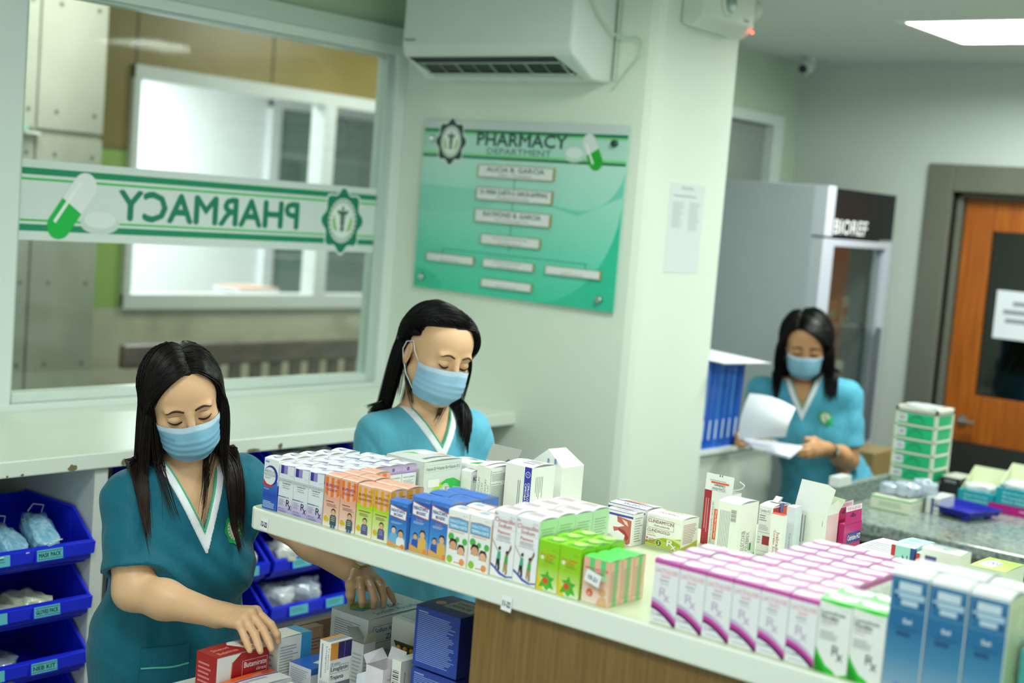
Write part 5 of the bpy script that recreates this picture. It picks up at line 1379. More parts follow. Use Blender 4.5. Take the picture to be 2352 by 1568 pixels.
# ================================================================== CARTONS ON THE LOW TABLE
TZ = .78
def low(lo, hi, base, art, label, group=None, bulge=.002, rz=0, top=None):
    return one(lo, (hi[0], hi[1], hi[2] - lo[2]), base, art, label, group, bulge, rz, top, z=lo[2])
def a_sod(P):
    F, R, T = P['F'], P['R'], P['T']
    F.rect(0, .02, 1, .35, '#8fb4cc'); F.lines(.1, .45, .85, .9, 13, '#9aa4a8')
    R.grad(0, 0, 1, 1, [(0, '#7aa8c0'), (.3, '#b4c8d0'), (.5, '#d4dadc'), (1, '#dcdfe0')]); R.frame(.08, .62, .60, .88, .006, '#5a8a9c'); R.text('Sodium Ascorbate', .11, .78, .57, .85, '#2a6e88', bold=.015); R.text('Zinc', .28, .65, .44, .73, '#2a6e88', bold=.015); R.text('ImmunPro', .08, .42, .38, .50, '#4aa0b4', bold=.01)
    R.lines(.08, .34, .45, .38, 1, '#8a9aa0'); R.lines(.08, .15, .45, .25, 3, '#a4b0b4'); R.poly([(.55, .05), (.65, .3), (.7, .5), (.8, .4), (.72, .15), (.7, .05)], '#c0c83c'); R.poly([(.62, .05), (.7, .35), (.78, .2), (.75, .05)], '#3aa8b8'); R.circ(.8, .62, .03, '#9aa4a8', 10)
    T.rect(0, 0, 1, 1, '#cfe0e4'); T.poly([(.05, .25), (.3, .1), (.5, .25), (.3, .5)], '#8cc84c'); T.poly([(.3, .1), (.55, .15), (.5, .4)], '#3ab4c4'); T.text('Sodium Ascorbate', .72, .2, .88, .95, '#4a9ab4', rot=90, bold=.01); T.text('Zinc', .5, .5, .66, .72, '#4a9ab4', rot=90, bold=.01)
low((-2.123, 2.087, TZ), (-2.011, 2.285, .922), '#d8dbdb', a_sod, 'large white and teal vitamin carton under the woman\'s left hand')
def a_red(P):
    F, R, T = P['F'], P['R'], P['T']
    F.lines(.1, .12, .85, .85, 8, '#e08088'); R.rect(0, 0, .45, 1, '#ecebea'); R.poly([(.45, 1), (.30, .85), (.28, .55), (.36, .25), (.5, 0), (1, 0), (1, 1)], '#a8141c'); R.poly([(.30, .85), (.28, .55), (.36, .25), (.335, .25), (.265, .55), (.28, .86)], '#e88a2c')
    R.frame(.48, .52, .97, .83, .008, '#e8b0b0'); R.text('Butamirate', .52, .68, .95, .79, '#f8ecec', bold=.01); R.text('citrate', .76, .57, .95, .64, '#f8ecec'); R.text('Sinecod Forte', .50, .36, .90, .46, '#f8ecec', bold=.01); R.poly([(.12, .0), (.2, .25), (.28, .2), (.3, 0)], '#e88a2c')
    T.rect(0, 0, 1, 1, '#a8141c'); T.poly([(0, .55), (.2, .48), (.6, .6), (1, .62), (1, 1), (0, 1)], '#ecebea'); T.text('Butamirate', .62, .12, .82, .48, '#e8b0b0', rot=90); T.text('Sinecod', .3, .12, .48, .42, '#e8b0b0', rot=90); T.poly([(.2, .7), (.5, .65), (.6, .8), (.3, .9)], '#e8741c')
low((-2.165, 1.766, TZ), (-2.101, 1.90, .880), '#b0141e', a_red, 'red and white cough medicine carton under the woman\'s right hand')
def a_orange(P):
    T = P['T']; T.rect(0, 0, 1, 1, '#e8e8ea'); T.rect(0, 0, .28, 1, '#e8642c'); T.rect(.30, 0, .38, 1, '#2c3c9c'); T.lines(.45, .2, .6, .7, 2, '#4a4a8c', rot=90); P['R'].rect(0, 0, 1, 1, '#e4e6ec'); P['F'].rect(0, 0, 1, 1, '#e8642c'); rx(T, .1, .55, .25, .75, '#f4b090')

low((-2.098, 1.768, TZ), (-2.035, 1.905, .832), '#e4e6ea', a_orange, 'orange white and blue carton lying beside the red one')
def a_gw(P):
    T = P['T']; T.rect(0, .0, 1, 1, '#e4ebe8'); T.rect(.1, .62, .5, .9, '#1c9a50'); T.text('ge', .2, .7, .4, .85, '#f0f6f2', bold=.03); T.lines(.3, .1, .8, .5, 3, '#5a7ab0'); P['F'].rect(0, 0, 1, 1, '#e0eae4'); P['R'].rect(0, 0, 1, .4, '#1c9a50')
low((-2.030, 1.775, TZ), (-1.968, 1.90, .826), '#e4ebe8', a_gw, 'white and green carton lying beside the orange one')
def a_wb(P):
    R, T = P['R'], P['T']
    R.rect(.68, 0, 1, 1, '#3a98cc'); R.lines(.06, .3, .6, .85, 10, '#a8b0b0'); R.barcode(.38, .05, .6, .2); T.rect(0, .68, 1, 1, '#3a98cc'); P['F'].lines(.2, .1, .8, .9, 8, '#a8b0b0')
low((-2.150, 1.922, TZ), (-2.100, 2.015, .890), '#e8eae4', a_wb, 'white carton with a broad blue end band, behind the red one')
def a_brown(P):
    R = P['R']; R.rect(0, 0, 1, 1, '#a88466'); R.rect(.05, .62, .25, .95, '#3a84ac'); R.circ(.15, .78, .08, '#e8eef0', 12); R.lines(.3, .5, .85, .8, 4, '#7a5a48'); R.lines(.1, .1, .8, .4, 5, '#8c6a54'); P['T'].rect(0, 0, 1, 1, '#7a6048')
low((-2.165, 2.03, TZ), (-2.138, 2.083, .88), '#a88466', a_brown, 'flat brown card carton with blue badge, left one of two', 'brown card cartons', bulge=0)
low((-2.200, 2.05, TZ), (-2.180, 2.15, .875), '#b08a6a', a_brown, 'flat brown card carton with blue badge, tucked behind its twin', 'brown card cartons', bulge=0)
low((-2.190, 2.20, TZ), (-2.140, 2.27, .885), '#e4e8dc', lambda P: (P['T'].rect(0, .1, 1, .2, '#7ab45c'), P['F'].lines(.1, .1, .9, .9, 8, '#b0b8a8')), 'cream carton with green line behind the large vitamin carton')
def a_bt(P):
    P['T'].rect(0, 0, 1, 1, '#2a64c0'); P['T'].poly([(.6, .3), (1, .4), (1, 1), (.4, 1)], '#d8e0ea'); P['F'].lines(.08, .35, .9, .9, 8, '#a8b0bc'); P['R'].rect(0, .8, 1, 1, '#2a64c0')
low((-2.090, 1.945, TZ), (-2.024, 2.04, .842), '#dfe3ea', a_bt, 'white carton with blue top standing left of the open white one')
def a_lin(P):
    F, R, T = P['F'], P['R'], P['T']
    F.text('Linagliptin', .55, .55, .72, .93, '#5a6268', rot=270); F.text('Trajenta', .78, .6, .92, .93, '#5a6268', rot=270); F.rect(.18, .45, .3, .95, '#8a9298'); F.lines(.15, .05, .9, .42, 5, '#a8aeb2', rot=90, rag=.1)
    R.rect(0, .74, .36, .985, '#e0942c'); R.rect(.36, .74, 1, .985, '#2c1c64'); R.rect(.66, .74, .675, .985, '#8a84b0')
    R.text('30 tablets', .05, .66, .5, .70, '#4a5258'); R.frame(.04, .54, .9, .65, .012, '#6a7278'); R.text('Linagliptin', .08, .555, .85, .635, '#2a3036', bold=.01); R.text('Trajenta', .06, .43, .68, .51, '#2a3036', bold=.01)
    R.rect(0, .32, 1, .40, '#6a7278'); R.text('5 mg', .06, .335, .34, .385, '#f0f2f2', bold=.01); R.text('Tablet', .06, .23, .38, .28, '#4a5258'); R.text('Antidiabetic', .06, .14, .66, .19, '#4a5258')
    T.rect(0, 0, .3, 1, '#e0942c'); T.rect(.3, 0, .8, 1, '#a8acb0'); T.lines(.4, .1, .7, .9, 2, '#7a8084', rot=90)
low((-1.985, 1.926, TZ), (-1.953, 1.985, .920), '#e9eaea', a_lin, 'narrow white diabetes tablet carton with orange and purple panel', bulge=0)
def opened(name, lo, hi, col, label, flaps, art=None):
    t = empty(name, (lo[0], lo[1], lo[2])); tag(t, label, 'medicine box')
    w_, d_, h_ = hi[0] - lo[0], hi[1] - lo[1], hi[2] - lo[2]
    m = MB(CARD); m.box((0, 0, 0), (w_, d_, h_), col, 'xXyYz'); m.box((.001, .001, h_ * .6), (w_ - .001, d_ - .001, h_ * .6 + .001), '#8a8c88', 'Z')
    if art: art(Pr(m, (0, 0, 0), (w_, 0, 0), (0, 0, h_), (0, -1, 0)), Pr(m, (w_, 0, 0), (0, d_, 0), (0, 0, h_), (1, 0, 0)))
    m.build('carton_body', t)
    for pts, c_ in flaps:
        m = MB(CARD); m.face(pts, c_); m.face([(p[0] + .0006, p[1] + .0006, p[2] + .0004) for p in pts], c_); m.build('flap', t)
    return t
opened('medicine_box', (-2.018, 2.05, TZ), (-1.984, 2.084, .885), '#dcdede', 'tall opened white carton with torn grey flap behind the diabetes carton',
       [([(0, 0, .105), (0, .034, .105), (-.022, .036, .122), (-.022, .004, .128)], '#a4a8a0'), ([(.034, 0, .105), (.034, .034, .105), (.036, .03, .128), (.034, .008, .124)], '#b4b4a4')],
       lambda F, R: (R.lines(.1, .1, .9, .8, 9, '#a8acb0'), F.lines(.1, .1, .9, .8, 9, '#b4b8bc')))
opened('medicine_box', (-1.915, 1.99, TZ), (-1.868, 2.05, .875), '#e6dfe6', 'opened pale pink carton with red lettering and raised flap',
       [([(0, .06, .095), (.047, .06, .095), (.045, .066, .118), (.004, .066, .12)], '#e9e4e8'), ([(0, 0, .095), (0, .06, .095), (-.012, .055, .115), (-.014, .004, .11)], '#dfdce4'), ([(0, 0, .08), (-.02, -.004, .07), (-.022, -.004, .03), (0, 0, .0)], '#dfe2ee')],
       lambda F, R: (R.frame(.15, .55, .85, .85, .01, '#c88a94'), R.text('Citicoline', .2, .6, .8, .68, '#b84a58', rot=180), R.text('Zynapse', .2, .72, .8, .80, '#b84a58', rot=180), F.text('Citicoline', .1, .5, .9, .6, '#c8808c'), F.lines(.1, .1, .8, .4, 4, '#c4bcc8')))
def a_bc(P):
    F, R, T = P['F'], P['R'], P['T']
    F.barcode(.1, .25, .8, .85, rot=90); F.rect(0, 0, 1, .0, '#fff'); R.rect(.72, 0, 1, 1, '#b4681c'); R.lines(.35, .3, .62, .85, 4, '#a8aca4', rot=90); R.lines(.8, .2, .92, .9, 1, '#7a4818', rot=90, rag=.1); R.lines(.1, .35, .2, .8, 1, '#a8aca4', rot=90)
low((-1.863, 2.008, TZ), (-1.838, 2.092, .896), '#e6e6de', a_bc, 'slim cream carton with barcode and brown end, near the wood panel', bulge=0)
def a_db(P):
    F, R, T = P['F'], P['R'], P['T']
    F.grad(0, 0, 1, 1, [(0, '#1a3c9c'), (1, '#1c3898')]); F.lines(.06, .08, .92, .90, 26, '#8ca4dc', .35, rag=.25); F.text('WARNINGS', .06, .91, .28, .935, '#c4d0f0', bold=.02)
    R.rect(0, 0, 1, 1, '#122470'); T.rect(0, 0, 1, 1, '#1a2c74'); T.rect(.35, .3, .98, .85, '#a8a898'); T.text('PARACETAMOL', .4, .6, .95, .75, '#2c3450', rot=180, bold=.02); T.text('BIOGESIC', .4, .4, .85, .54, '#2c3450', rot=180, bold=.02); T.circ(.22, .42, .10, '#c8a878', 16)
for k, z in enumerate((TZ, .903)):
    low((-1.803, 2.0, z), (-1.688, 2.105, z + .119), '#16308c', a_db, ['dark blue tablet carton at the bottom of the stack beside the wood panel', 'dark blue tablet carton with rows of fine print, on top of its twin'][k], 'dark blue tablet cartons', bulge=0 if k == 0 else .002)
low((-1.985, 2.13, TZ), (-1.90, 2.30, .93), '#e0e2dc', lambda P: (P['T'].rect(.1, .1, .9, .4, '#c8ccc4'), P['T'].text('Zinc Vit C', .3, .5, .6, .95, '#2a2c30', rot=90, bold=.03)), 'white carton with dark lettering on its top beyond the counter edge')
low((-1.935, 2.075, TZ), (-1.875, 2.125, .852), '#e2c81c', lambda P: (P['F'].rect(.2, .2, 1, .8, '#3a3414'), P['R'].rect(.1, .2, .9, .8, '#3a3414')), 'yellow and black carton behind the pale pink one')
m = MB(METAL); m.M = Matrix.Translation((-1.90, 2.115, .865)) @ Matrix.Rotation(.5, 4, 'X')
m.box((-.03, -.012, 0), (.025, -.0108, .05), '#4a4c44')
for i in range(3):
    for j in range(2): m.mat(PLAST).lathe([(.006, 0), (.0055, -.003), (.003, -.005)], (-.02 + .018 * i, -.012, .013 + .022 * j), '#d8a838', 10, 'y')
tag(m.build('blister_pack'), 'blister pack of yellow tablets standing by the dark blue cartons', 'blister pack')
low((-1.965, 1.80, TZ), (-1.90, 1.90, .835), '#e8eaec', lambda P: P['T'].lines(.2, .2, .9, .8, 3, '#c4c8cc'), 'plain white carton in front of the diabetes carton, bottom of frame')
low((-2.225, 1.79, TZ), (-2.170, 1.86, .786), '#e4e8e0', None, 'thin white card carton at the table corner left of the red one', bulge=0)
# ================================================================== PEOPLE
# One smooth surface is grown from a list of rounded limbs (signed distance), then meshed.
def V3(*a): return np.array(a, float)
def sdf_cone(P, a, b, ra, rb):
    ba = b - a
    t = np.clip(((P - a) @ ba) / (ba @ ba), 0, 1)
    return np.linalg.norm(P - a - t[:, None] * ba, axis=1) - (ra + (rb - ra) * t)
def sdf_ell(P, c, r, R=None):
    q = P - c
    if R is not None: q = q @ R
    k0 = np.linalg.norm(q / r, axis=1)
    k1 = np.linalg.norm(q / (r * r), axis=1)
    return k0 * (k0 - 1) / np.maximum(k1, 1e-9)
def smin(a, b, k):
    h = np.maximum(k - np.abs(a - b), 0) / k
    return np.minimum(a, b) - h * h * k * .25
def smax(a, b, k): return -smin(-a, -b, k)

class Body:
    """ordered list of primitives; each has an operator (+ union, - carve) and a blend radius"""
    def __init__(s): s.pr = []
    def cone(s, a, b, ra, rb, k=.02, op='+'):
        a, b = np.array(a, float), np.array(b, float)
        r = max(ra, rb) + k + .03
        s.pr.append(('c', (a, b, ra, rb), k, op, np.minimum(a, b) - r, np.maximum(a, b) + r)); return s
    def chain(s, pts, rs, k=.02):
        for i in range(len(pts) - 1): s.cone(pts[i], pts[i + 1], rs[i], rs[i + 1], k)
        return s
    def ell(s, c, r, R=None, k=.02, op='+'):
        c, r = np.array(c, float), np.array(r, float)
        m = r.max() + k + .03
        s.pr.append(('e', (c, r, R), k, op, c - m, c + m)); return s
    def grp(s, body, k):
        lo = np.min([p[4] for p in body.pr], axis=0); hi = np.max([p[5] for p in body.pr], axis=0)
        s.pr.append(('g', body, k, '+', lo, hi)); return s
    def __call__(s, P):
        d = np.full(len(P), .3)
        for t, a, k, op, lo, hi in s.pr:
            m = np.all((P > lo) & (P < hi), axis=1)
            if not m.any(): continue
            Q = P[m]
            v = sdf_cone(Q, *a) if t == 'c' else sdf_ell(Q, *a) if t == 'e' else a(Q)
            d[m] = smin(d[m], v, k) if op == '+' else smax(d[m], -v, k)
        return d

def grad(f, P, e=.0015):
    g = np.stack([f(P + np.array(o) * e) - f(P - np.array(o) * e) for o in ((1, 0, 0), (0, 1, 0), (0, 0, 1))], axis=1)
    return g / np.maximum(np.linalg.norm(g, axis=1), 1e-9)[:, None]

CORN = np.array([(i, j, k) for i in (0, 1) for j in (0, 1) for k in (0, 1)])
EDG = [(a, b) for a in range(8) for b in range(a + 1, 8) if np.abs(CORN[a] - CORN[b]).sum() == 1]
def surf(f, lo, hi, h, newton=1):
    """surface nets on a sparse block grid"""
    lo, hi = np.array(lo, float), np.array(hi, float)
    nb = np.ceil((hi - lo) / (8 * h)).astype(int)
    g = np.stack(np.meshgrid(*[np.arange(n) for n in nb], indexing='ij'), -1).reshape(-1, 3)
    d = f(lo + (g + .5) * 8 * h)
    g = g[np.abs(d) < 8 * h * 1.25 + .012]
    c8 = np.stack(np.meshgrid(np.arange(8), np.arange(8), np.arange(8), indexing='ij'), -1).reshape(-1, 3)
    N = int(nb.max() * 8 + 4)
    key = lambda q: (q[..., 0] * N + q[..., 1]) * N + q[..., 2]
    cells = (g[:, None, :] * 8 + c8[None]).reshape(-1, 3)
    nk = key(cells[:, None, :] + CORN[None])
    u, inv = np.unique(nk, return_inverse=True)
    P = lo + np.stack([u // (N * N), (u // N) % N, u % N], 1) * h
    vals = np.concatenate([f(P[i:i + 400000]) for i in range(0, len(P), 400000)])
    vals[vals == 0] = 1e-9
    cv = vals[inv].reshape(-1, 8)
    ins = cv < 0
    mix = ins.any(1) & ~ins.all(1)
    cells, cv, ins = cells[mix], cv[mix], ins[mix]
    acc, cnt = np.zeros((len(cells), 3)), np.zeros(len(cells))
    for a, b in EDG:
        m = ins[:, a] != ins[:, b]
        t = cv[m, a] / (cv[m, a] - cv[m, b])
        acc[m] += CORN[a] + (CORN[b] - CORN[a]) * t[:, None]
        cnt[m] += 1
    V = lo + (cells + acc / cnt[:, None]) * h
    ck = key(cells); so = np.argsort(ck); sk = ck[so]
    F = []
    for ax, c1 in ((0, 4), (1, 2), (2, 1)):
        m = ins[:, 0] != ins[:, c1]
        b, c = [(1, 2), (2, 0), (0, 1)][ax]
        eb, ec = np.eye(3, dtype=int)[b], np.eye(3, dtype=int)[c]
        q = cells[m]
        ids, ok = [], np.ones(len(q), bool)
        for off in (0 * eb, -eb, -eb - ec, -ec):
            kk = key(q + off); p = np.clip(np.searchsorted(sk, kk), 0, len(sk) - 1)
            ok &= sk[p] == kk
            ids.append(so[p])
        Q = np.stack(ids, 1)[ok]
        fl = ins[m, 0][ok]
        Q[~fl] = Q[~fl][:, ::-1]
        F.append(Q)
    F = np.concatenate(F)
    for _ in range(newton):
        V = V - grad(f, V) * np.clip(f(V), -h, h)[:, None]
    return V, F

def np_mesh(name, V, F, mats, col, parent, smooth=True):
    me = bpy.data.meshes.new(name)
    me.vertices.add(len(V)); me.vertices.foreach_set('co', np.ascontiguousarray(V, dtype=np.float32).ravel())
    n = F.shape[1]
    me.loops.add(F.size); me.loops.foreach_set('vertex_index', np.ascontiguousarray(F, dtype=np.int32).ravel())
    me.polygons.add(len(F)); me.polygons.foreach_set('loop_start', np.arange(0, F.size, n, dtype=np.int32))
    me.update(calc_edges=True)
    me.polygons.foreach_set('use_smooth', np.ones(len(F), bool) if smooth else np.zeros(len(F), bool))
    me.materials.append(mats)
    at = me.color_attributes.new('Col', 'FLOAT_COLOR', 'POINT')
    if callable(col): cc_ = col(V)
    else: cc_ = np.tile(np.array(C(col)), (len(V), 1))
    at.data.foreach_set('color', np.ascontiguousarray(cc_, dtype=np.float32).ravel())
    me.update()
    o = bpy.data.objects.new(name, me)
    COL.objects.link(o)
    if parent is not None: o.parent = parent
    return o

SKIN = colmat('skin', 0.42, nscale=60, namt=0.035, bump=0.0002, bscale=500, spec=0.4, sss=0.12)
CLOTH = colmat('uniform_cloth', 0.62, nscale=14, namt=0.05, bump=0.016, bscale=11, stretch=(1, 1, .5), spec=0.25, sheen=0.15)
MASKM = colmat('mask_fabric', 0.6, nscale=300, namt=0.03, bump=0.0003, bscale=350, spec=0.2)
HAIRM = colmat('hair', 0.38, nscale=200, namt=0.2, spec=0.22)

def head_axes(yaw, pitch, roll):
    """camera-facing frame: yaw to the picture's right, pitch down, roll clockwise; degrees -> world columns (left, back, up)"""
    y, p, r = [math.radians(t) for t in (yaw, pitch, roll)]
    f = Vector((math.sin(y) * math.cos(p), -math.sin(p), math.cos(y) * math.cos(p)))
    u0 = Vector((math.sin(y) * math.sin(p), math.cos(p), math.cos(y) * math.sin(p)))
    l0 = u0.cross(f)
    u = u0 * math.cos(r) + l0 * math.sin(r)
    l = u.cross(f)
    W_ = lambda v: np.array(CAM_R @ v)
    return np.stack([W_(l), -W_(f), W_(u)], axis=1)     # columns: x = left of the person, y = backwards, z = up

def make_person(S):
    root = empty('person', S['root'])
    tag(root, S['label'], 'person')
    O = np.array(S['root'], float)
    hc, A = np.array(S['head']), head_axes(*S['rot'])
    sc = S.get('hs', 1.0)
    H = lambda x, y, z: hc + A @ (np.array([x, y, z]) * sc)
    R_ = A
    B = Body()
    def E(c, r, k=.015, op='+', rot=None):
        RR = R_ if rot is None else R_ @ rot
        B.ell(H(*c), np.array(r) * sc, RR, k, op)
    # ---- trunk
    J = {k: np.array(v, float) for k, v in S['J'].items()}
    nk, shR, shL = J['neck'], J['shR'], J['shL']
    mid = (shR + shL) / 2
    hip = J['hip']
    up = (mid - hip); up /= np.linalg.norm(up)
    L_ = (shL - shR); L_ /= np.linalg.norm(L_)
    Fw = np.cross(L_, up); Fw = Fw / np.linalg.norm(Fw)       # forward
    if Fw @ (A @ V3(0, -1, 0)) < 0: Fw = -Fw
    T = np.stack([L_, -Fw, up], 1)
    TL = np.linalg.norm(mid - hip)
    tp = lambda x, y, z: mid + T @ V3(x, y, z)
    def trunk(Bd, g):
        Bd.cone(shR + T @ V3(.012, 0, -.012), shL + T @ V3(-.012, 0, -.012), S.get('shr', .044) + g, S.get('shr', .044) + g, .03)
        Bd.ell(tp(0, .005, -.10), V3(.150 + g, .095 + g, .165 + g), T, .04)
        for s_ in (-1, 1): Bd.ell(tp(s_ * .072, -.072, -.165), V3(.064 + g, .052 + g, .064 + g), T, .05)
        Bd.ell(tp(0, .005, -TL * .62), V3(.130 + g, .092 + g, .17 + g), T, .05)
        Bd.ell(tp(0, .005, -TL * 1.0), V3(.160 + g, .112 + g, .15 + g), T, .06)
    trunk(B, 0)
    B.cone(nk + T @ V3(0, .012, -.05), H(0, .022, -.065), .052, .047, .03)
    for s_, sh in ((-1, shR), (1, shL)): B.cone(nk + T @ V3(s_ * .03, .02, -.015), sh + T @ V3(0, .01, .012), .036, .034, .04)
    # ---- legs
    for (kn, an), s_ in zip(S['legs'], (-1, 1)):
        B.cone(tp(s_ * .085, 0, -TL * 1.05), kn, .085, .055, .03); B.cone(kn, an, .053, .036, .02)
    # ---- arms and hands
    for side in ('R', 'L'):
        sh, el, wr = J['sh' + side], J['el' + side], J['wr' + side]
        ak = S.get('arm', 1.0)
        B.chain([sh, (sh * .45 + el * .55), el], [.046, .043 * ak, .037 * ak], .02)
        B.chain([el, (el * .62 + wr * .38), wr], [.037 * ak, .037 * ak, .0245 * ak], .02)
        hd = S['hands'][side]
        hb = Body()
        kn = [np.array(q[0], float) for q in hd['fingers']]
        pw = [.0125, .0135, .0130, .0115]
        for q, r in zip(kn, pw):
            hb.cone(wr * .8 + q * .2 + (q - sum(kn) / 4) * .35, q, .0145, r * .92, .012)
        th = [np.array(q, float) for q in hd['thumb']]
        hb.chain(th, [.0145, .0115, .0098, .0078][:len(th)], .006)
        fb = None
        allf = Body()
        for q, r in zip(hd['fingers'], (.0088, .0092, .0088, .0076)):
            fb = Body()
            pts = [np.array(x, float) for x in q]
            fb.chain(pts, [r * 1.04, r * .97, r * .9, r * .74][:len(pts)], .003)
            allf.grp(fb, .0015)
        hb.grp(allf, .006)
        B.cone(wr, sum(kn) / 4 * .35 + wr * .65, .0235 * ak, .0205, .012)
        B.grp(hb, .012)
    # ---- head
    ear_idx = []
    E((0, .012, .027), (.0725, .089, .080), .02)
    E((0, -.028, -.030), (.060, .058, .078), .03)
    for s_ in (-1, 1):
        B.cone(H(s_ * .048, .0, -.052), H(s_ * .014, -.064, -.094), .016 * sc, .016 * sc, .022)
        E((s_ * .036, -.055, -.026), (.024, .022, .022), .025)
    B.cone(H(-.010, -.066, -.096), H(.010, -.066, -.096), .0155 * sc, .0155 * sc, .02)
    E((0, -.036, .042), (.060, .046, .052), .03)
    for s_ in (-1, 1):
        E((s_ * .026, -.077, .020), (.022, .008, .007), .014)
        E((s_ * .031, -.100, .002), (.020, .017, .013), .016, '-')
        E((s_ * .031, -.0735, .001), (.0155, .0135, .0125), .004)
        # ears
        ex_ = S.get('ear_in', 0); e0_ = len(B.pr)
        er = np.array(Matrix.Rotation(s_ * .35, 3, 'Z') @ Matrix.Rotation(.2, 3, 'X'))
        E((s_ * (.0755 - ex_), .012, -.014), (.0062, .0185, .031), .006, '+', er)
        E((s_ * (.083 - ex_), .006, -.012), (.006, .0105, .020), .004, '-', er)
        ear_idx.extend(range(e0_, len(B.pr)))
    B.cone(H(0, -.086, .008), H(0, -.103, -.030), .0065 * sc, .0095 * sc, .012)
    for s_ in (-1, 1): E((s_ * .0115, -.094, -.033), (.008, .010, .007), .008)
    E((0, -.086, -.060), (.022, .010, .010), .012)
    lo = np.min([p[4] for p in B.pr], axis=0) + .02; hi = np.max([p[5] for p in B.pr], axis=0) - .02
    h = S.get('h', .0032)
    # fine head, hands and arms; the trunk and legs under the clothes are meshed in the same pass
    Vb, Fb = surf(B, lo, hi, h, 2)
    skin = np.array(C(S['skin'])[:3]); dark = np.array(C(S.get('skin2', S['skin']))[:3])
    def scol(V):
        q = (V - hc) @ A / sc
        c = np.tile(skin, (len(V), 1))
        eye = np.exp(-(((np.abs(q[:, 0]) - .031) / .014) ** 2 + ((q[:, 2] - .002) / .009) ** 2)) * (q[:, 1] < -.05)
        c = c * (1 - .35 * eye[:, None])
        chk = np.exp(-(((np.abs(q[:, 0]) - .04) / .018) ** 2 + ((q[:, 2] + .024) / .015) ** 2)) * (q[:, 1] < -.04)
        c[:, 1] *= 1 - .12 * chk; c[:, 2] *= 1 - .14 * chk
        return np.concatenate([c, np.ones((len(V), 1))], 1)
    body = np_mesh('body', Vb - O, Fb, SKIN, scol, root)

    def onface(x, z, off=0.0):
        """point on the face at local x,z"""
        y = -.14
        for _ in range(40):
            d = B(H(x, y, z)[None])[0]
            if d < .0003: break
            y += d / sc * .9
        return H(x, y, z) - A @ V3(0, off, 0)
    # brows, lashes
    for s_ in (-1, 1):
        m = MB(HAIRM)
        n = 9
        ps = [onface(s_ * (.012 + .036 * i / n), .0195 + .006 * math.sin(math.pi * min(1, i / n * 1.15) * .85) - .004 * (i / n) ** 3, .0004) - O for i in range(n + 1)]
        m.smooth = True
        m.tube(ps, [.0008 + .0019 * math.sin(math.pi * min(.95, i / n * .85 + .18)) for i in range(n + 1)], S.get('brow', '#3a281f'), 6)
        m.build('eyebrow', root)
        m = MB(HAIRM); m.smooth = True
        ps = [onface(s_ * (.0175 + .028 * i / n), -.0050 - .0042 * math.sin(math.pi * i / n) + .0035 * (i / n) ** 2, .0006) - O for i in range(n + 1)]
        m.tube(ps, [.0006 + .0014 * math.sin(math.pi * min(1, .15 + i / n * .8)) for i in range(n + 1)], '#120c0a', 6)
        for i in range(2, n + 1):
            p = Vector(ps[i]); dn = Vector(A @ V3(s_ * .25, -.9, -.55)).normalized()
            m.tube([p, p + dn * .0042], [.0004, .0001], '#120c0a', 3)
        m.build('eyelashes', root)
        m = MB(SKIN); m.smooth = True
        ps = [onface(s_ * (.018 + .027 * i / n), .0085 + .0022 * math.sin(math.pi * i / n), -.0002) - O for i in range(n + 1)]
        m.tube(ps, [.0002 + .0004 * math.sin(math.pi * i / n) for i in range(n + 1)], '#6a4232', 5)
        m.build('eyelid_crease', root)
    # ---- mask
    def mp(u, v, off=0.0):
        """u -1..1 across, v 0 (nose) .. 1 (under the chin)"""
        a = u * math.radians(80)
        w_ = .0665 - .004 * v - .010 * max(0, v - .7) / .3
        z = -.010 - .095 * v + (-.010 + .014 * v) * (1 - math.cos(a)) + (.006 * math.exp(-(u / .22) ** 2) * (1 - v) ** 2)
        yc = -.104 - .010 * math.sin(math.pi * min(1, v * 1.05)) + .018 * max(0, v - .72) / .28
        yc -= .008 * math.exp(-(u / .25) ** 2) * (1 - v) ** 1.5
        ye = -.030 + .004 * v
        pl = 0
        for c in (.36, .52, .68): pl += .0016 * max(0, 1 - abs(v - c) / .055)
        k = math.cos(a) ** .85 if abs(u) < 1 else 0
        y = ye + (yc - ye) * k - (pl + off) * (0.3 + .7 * k) + .0012 * math.sin(u * 9 + v * 5) * k
        x = (w_ + off + pl * .6) * math.sin(a) ** 1
        return H(x, y, z)
    nu, nv = 36, 30
    Vm = np.array([mp(-1 + 2 * i / nu, j / nv) for j in range(nv + 1) for i in range(nu + 1)])
    Vi = np.array([mp(-1 + 2 * i / nu, j / nv, -.0012) for j in range(nv + 1) for i in range(nu + 1)])
    Q = np.array([(j * (nu + 1) + i, j * (nu + 1) + i + 1, (j + 1) * (nu + 1) + i + 1, (j + 1) * (nu + 1) + i) for j in range(nv) for i in range(nu)])
    for _ in range(2):
        dm = B(Vm); k_m = dm < .0022
        if k_m.any(): Vm[k_m] += grad(B, Vm[k_m], .002) * (.0022 - dm[k_m])[:, None]
    n_ = len(Vm)
    top_c, mcol = np.array(C('#c4dcee')), np.array(C(S['mask']))
    def mc(V):
        r = np.tile(mcol, (len(V), 1))
        for half in (0, n_):
            r[half:half + 4 * (nu + 1)] = top_c
        return r
    mk = np_mesh('face_mask', np.concatenate([Vm, Vi]) - O, np.concatenate([Q, Q[:, ::-1] + n_]), MASKM, mc, root)
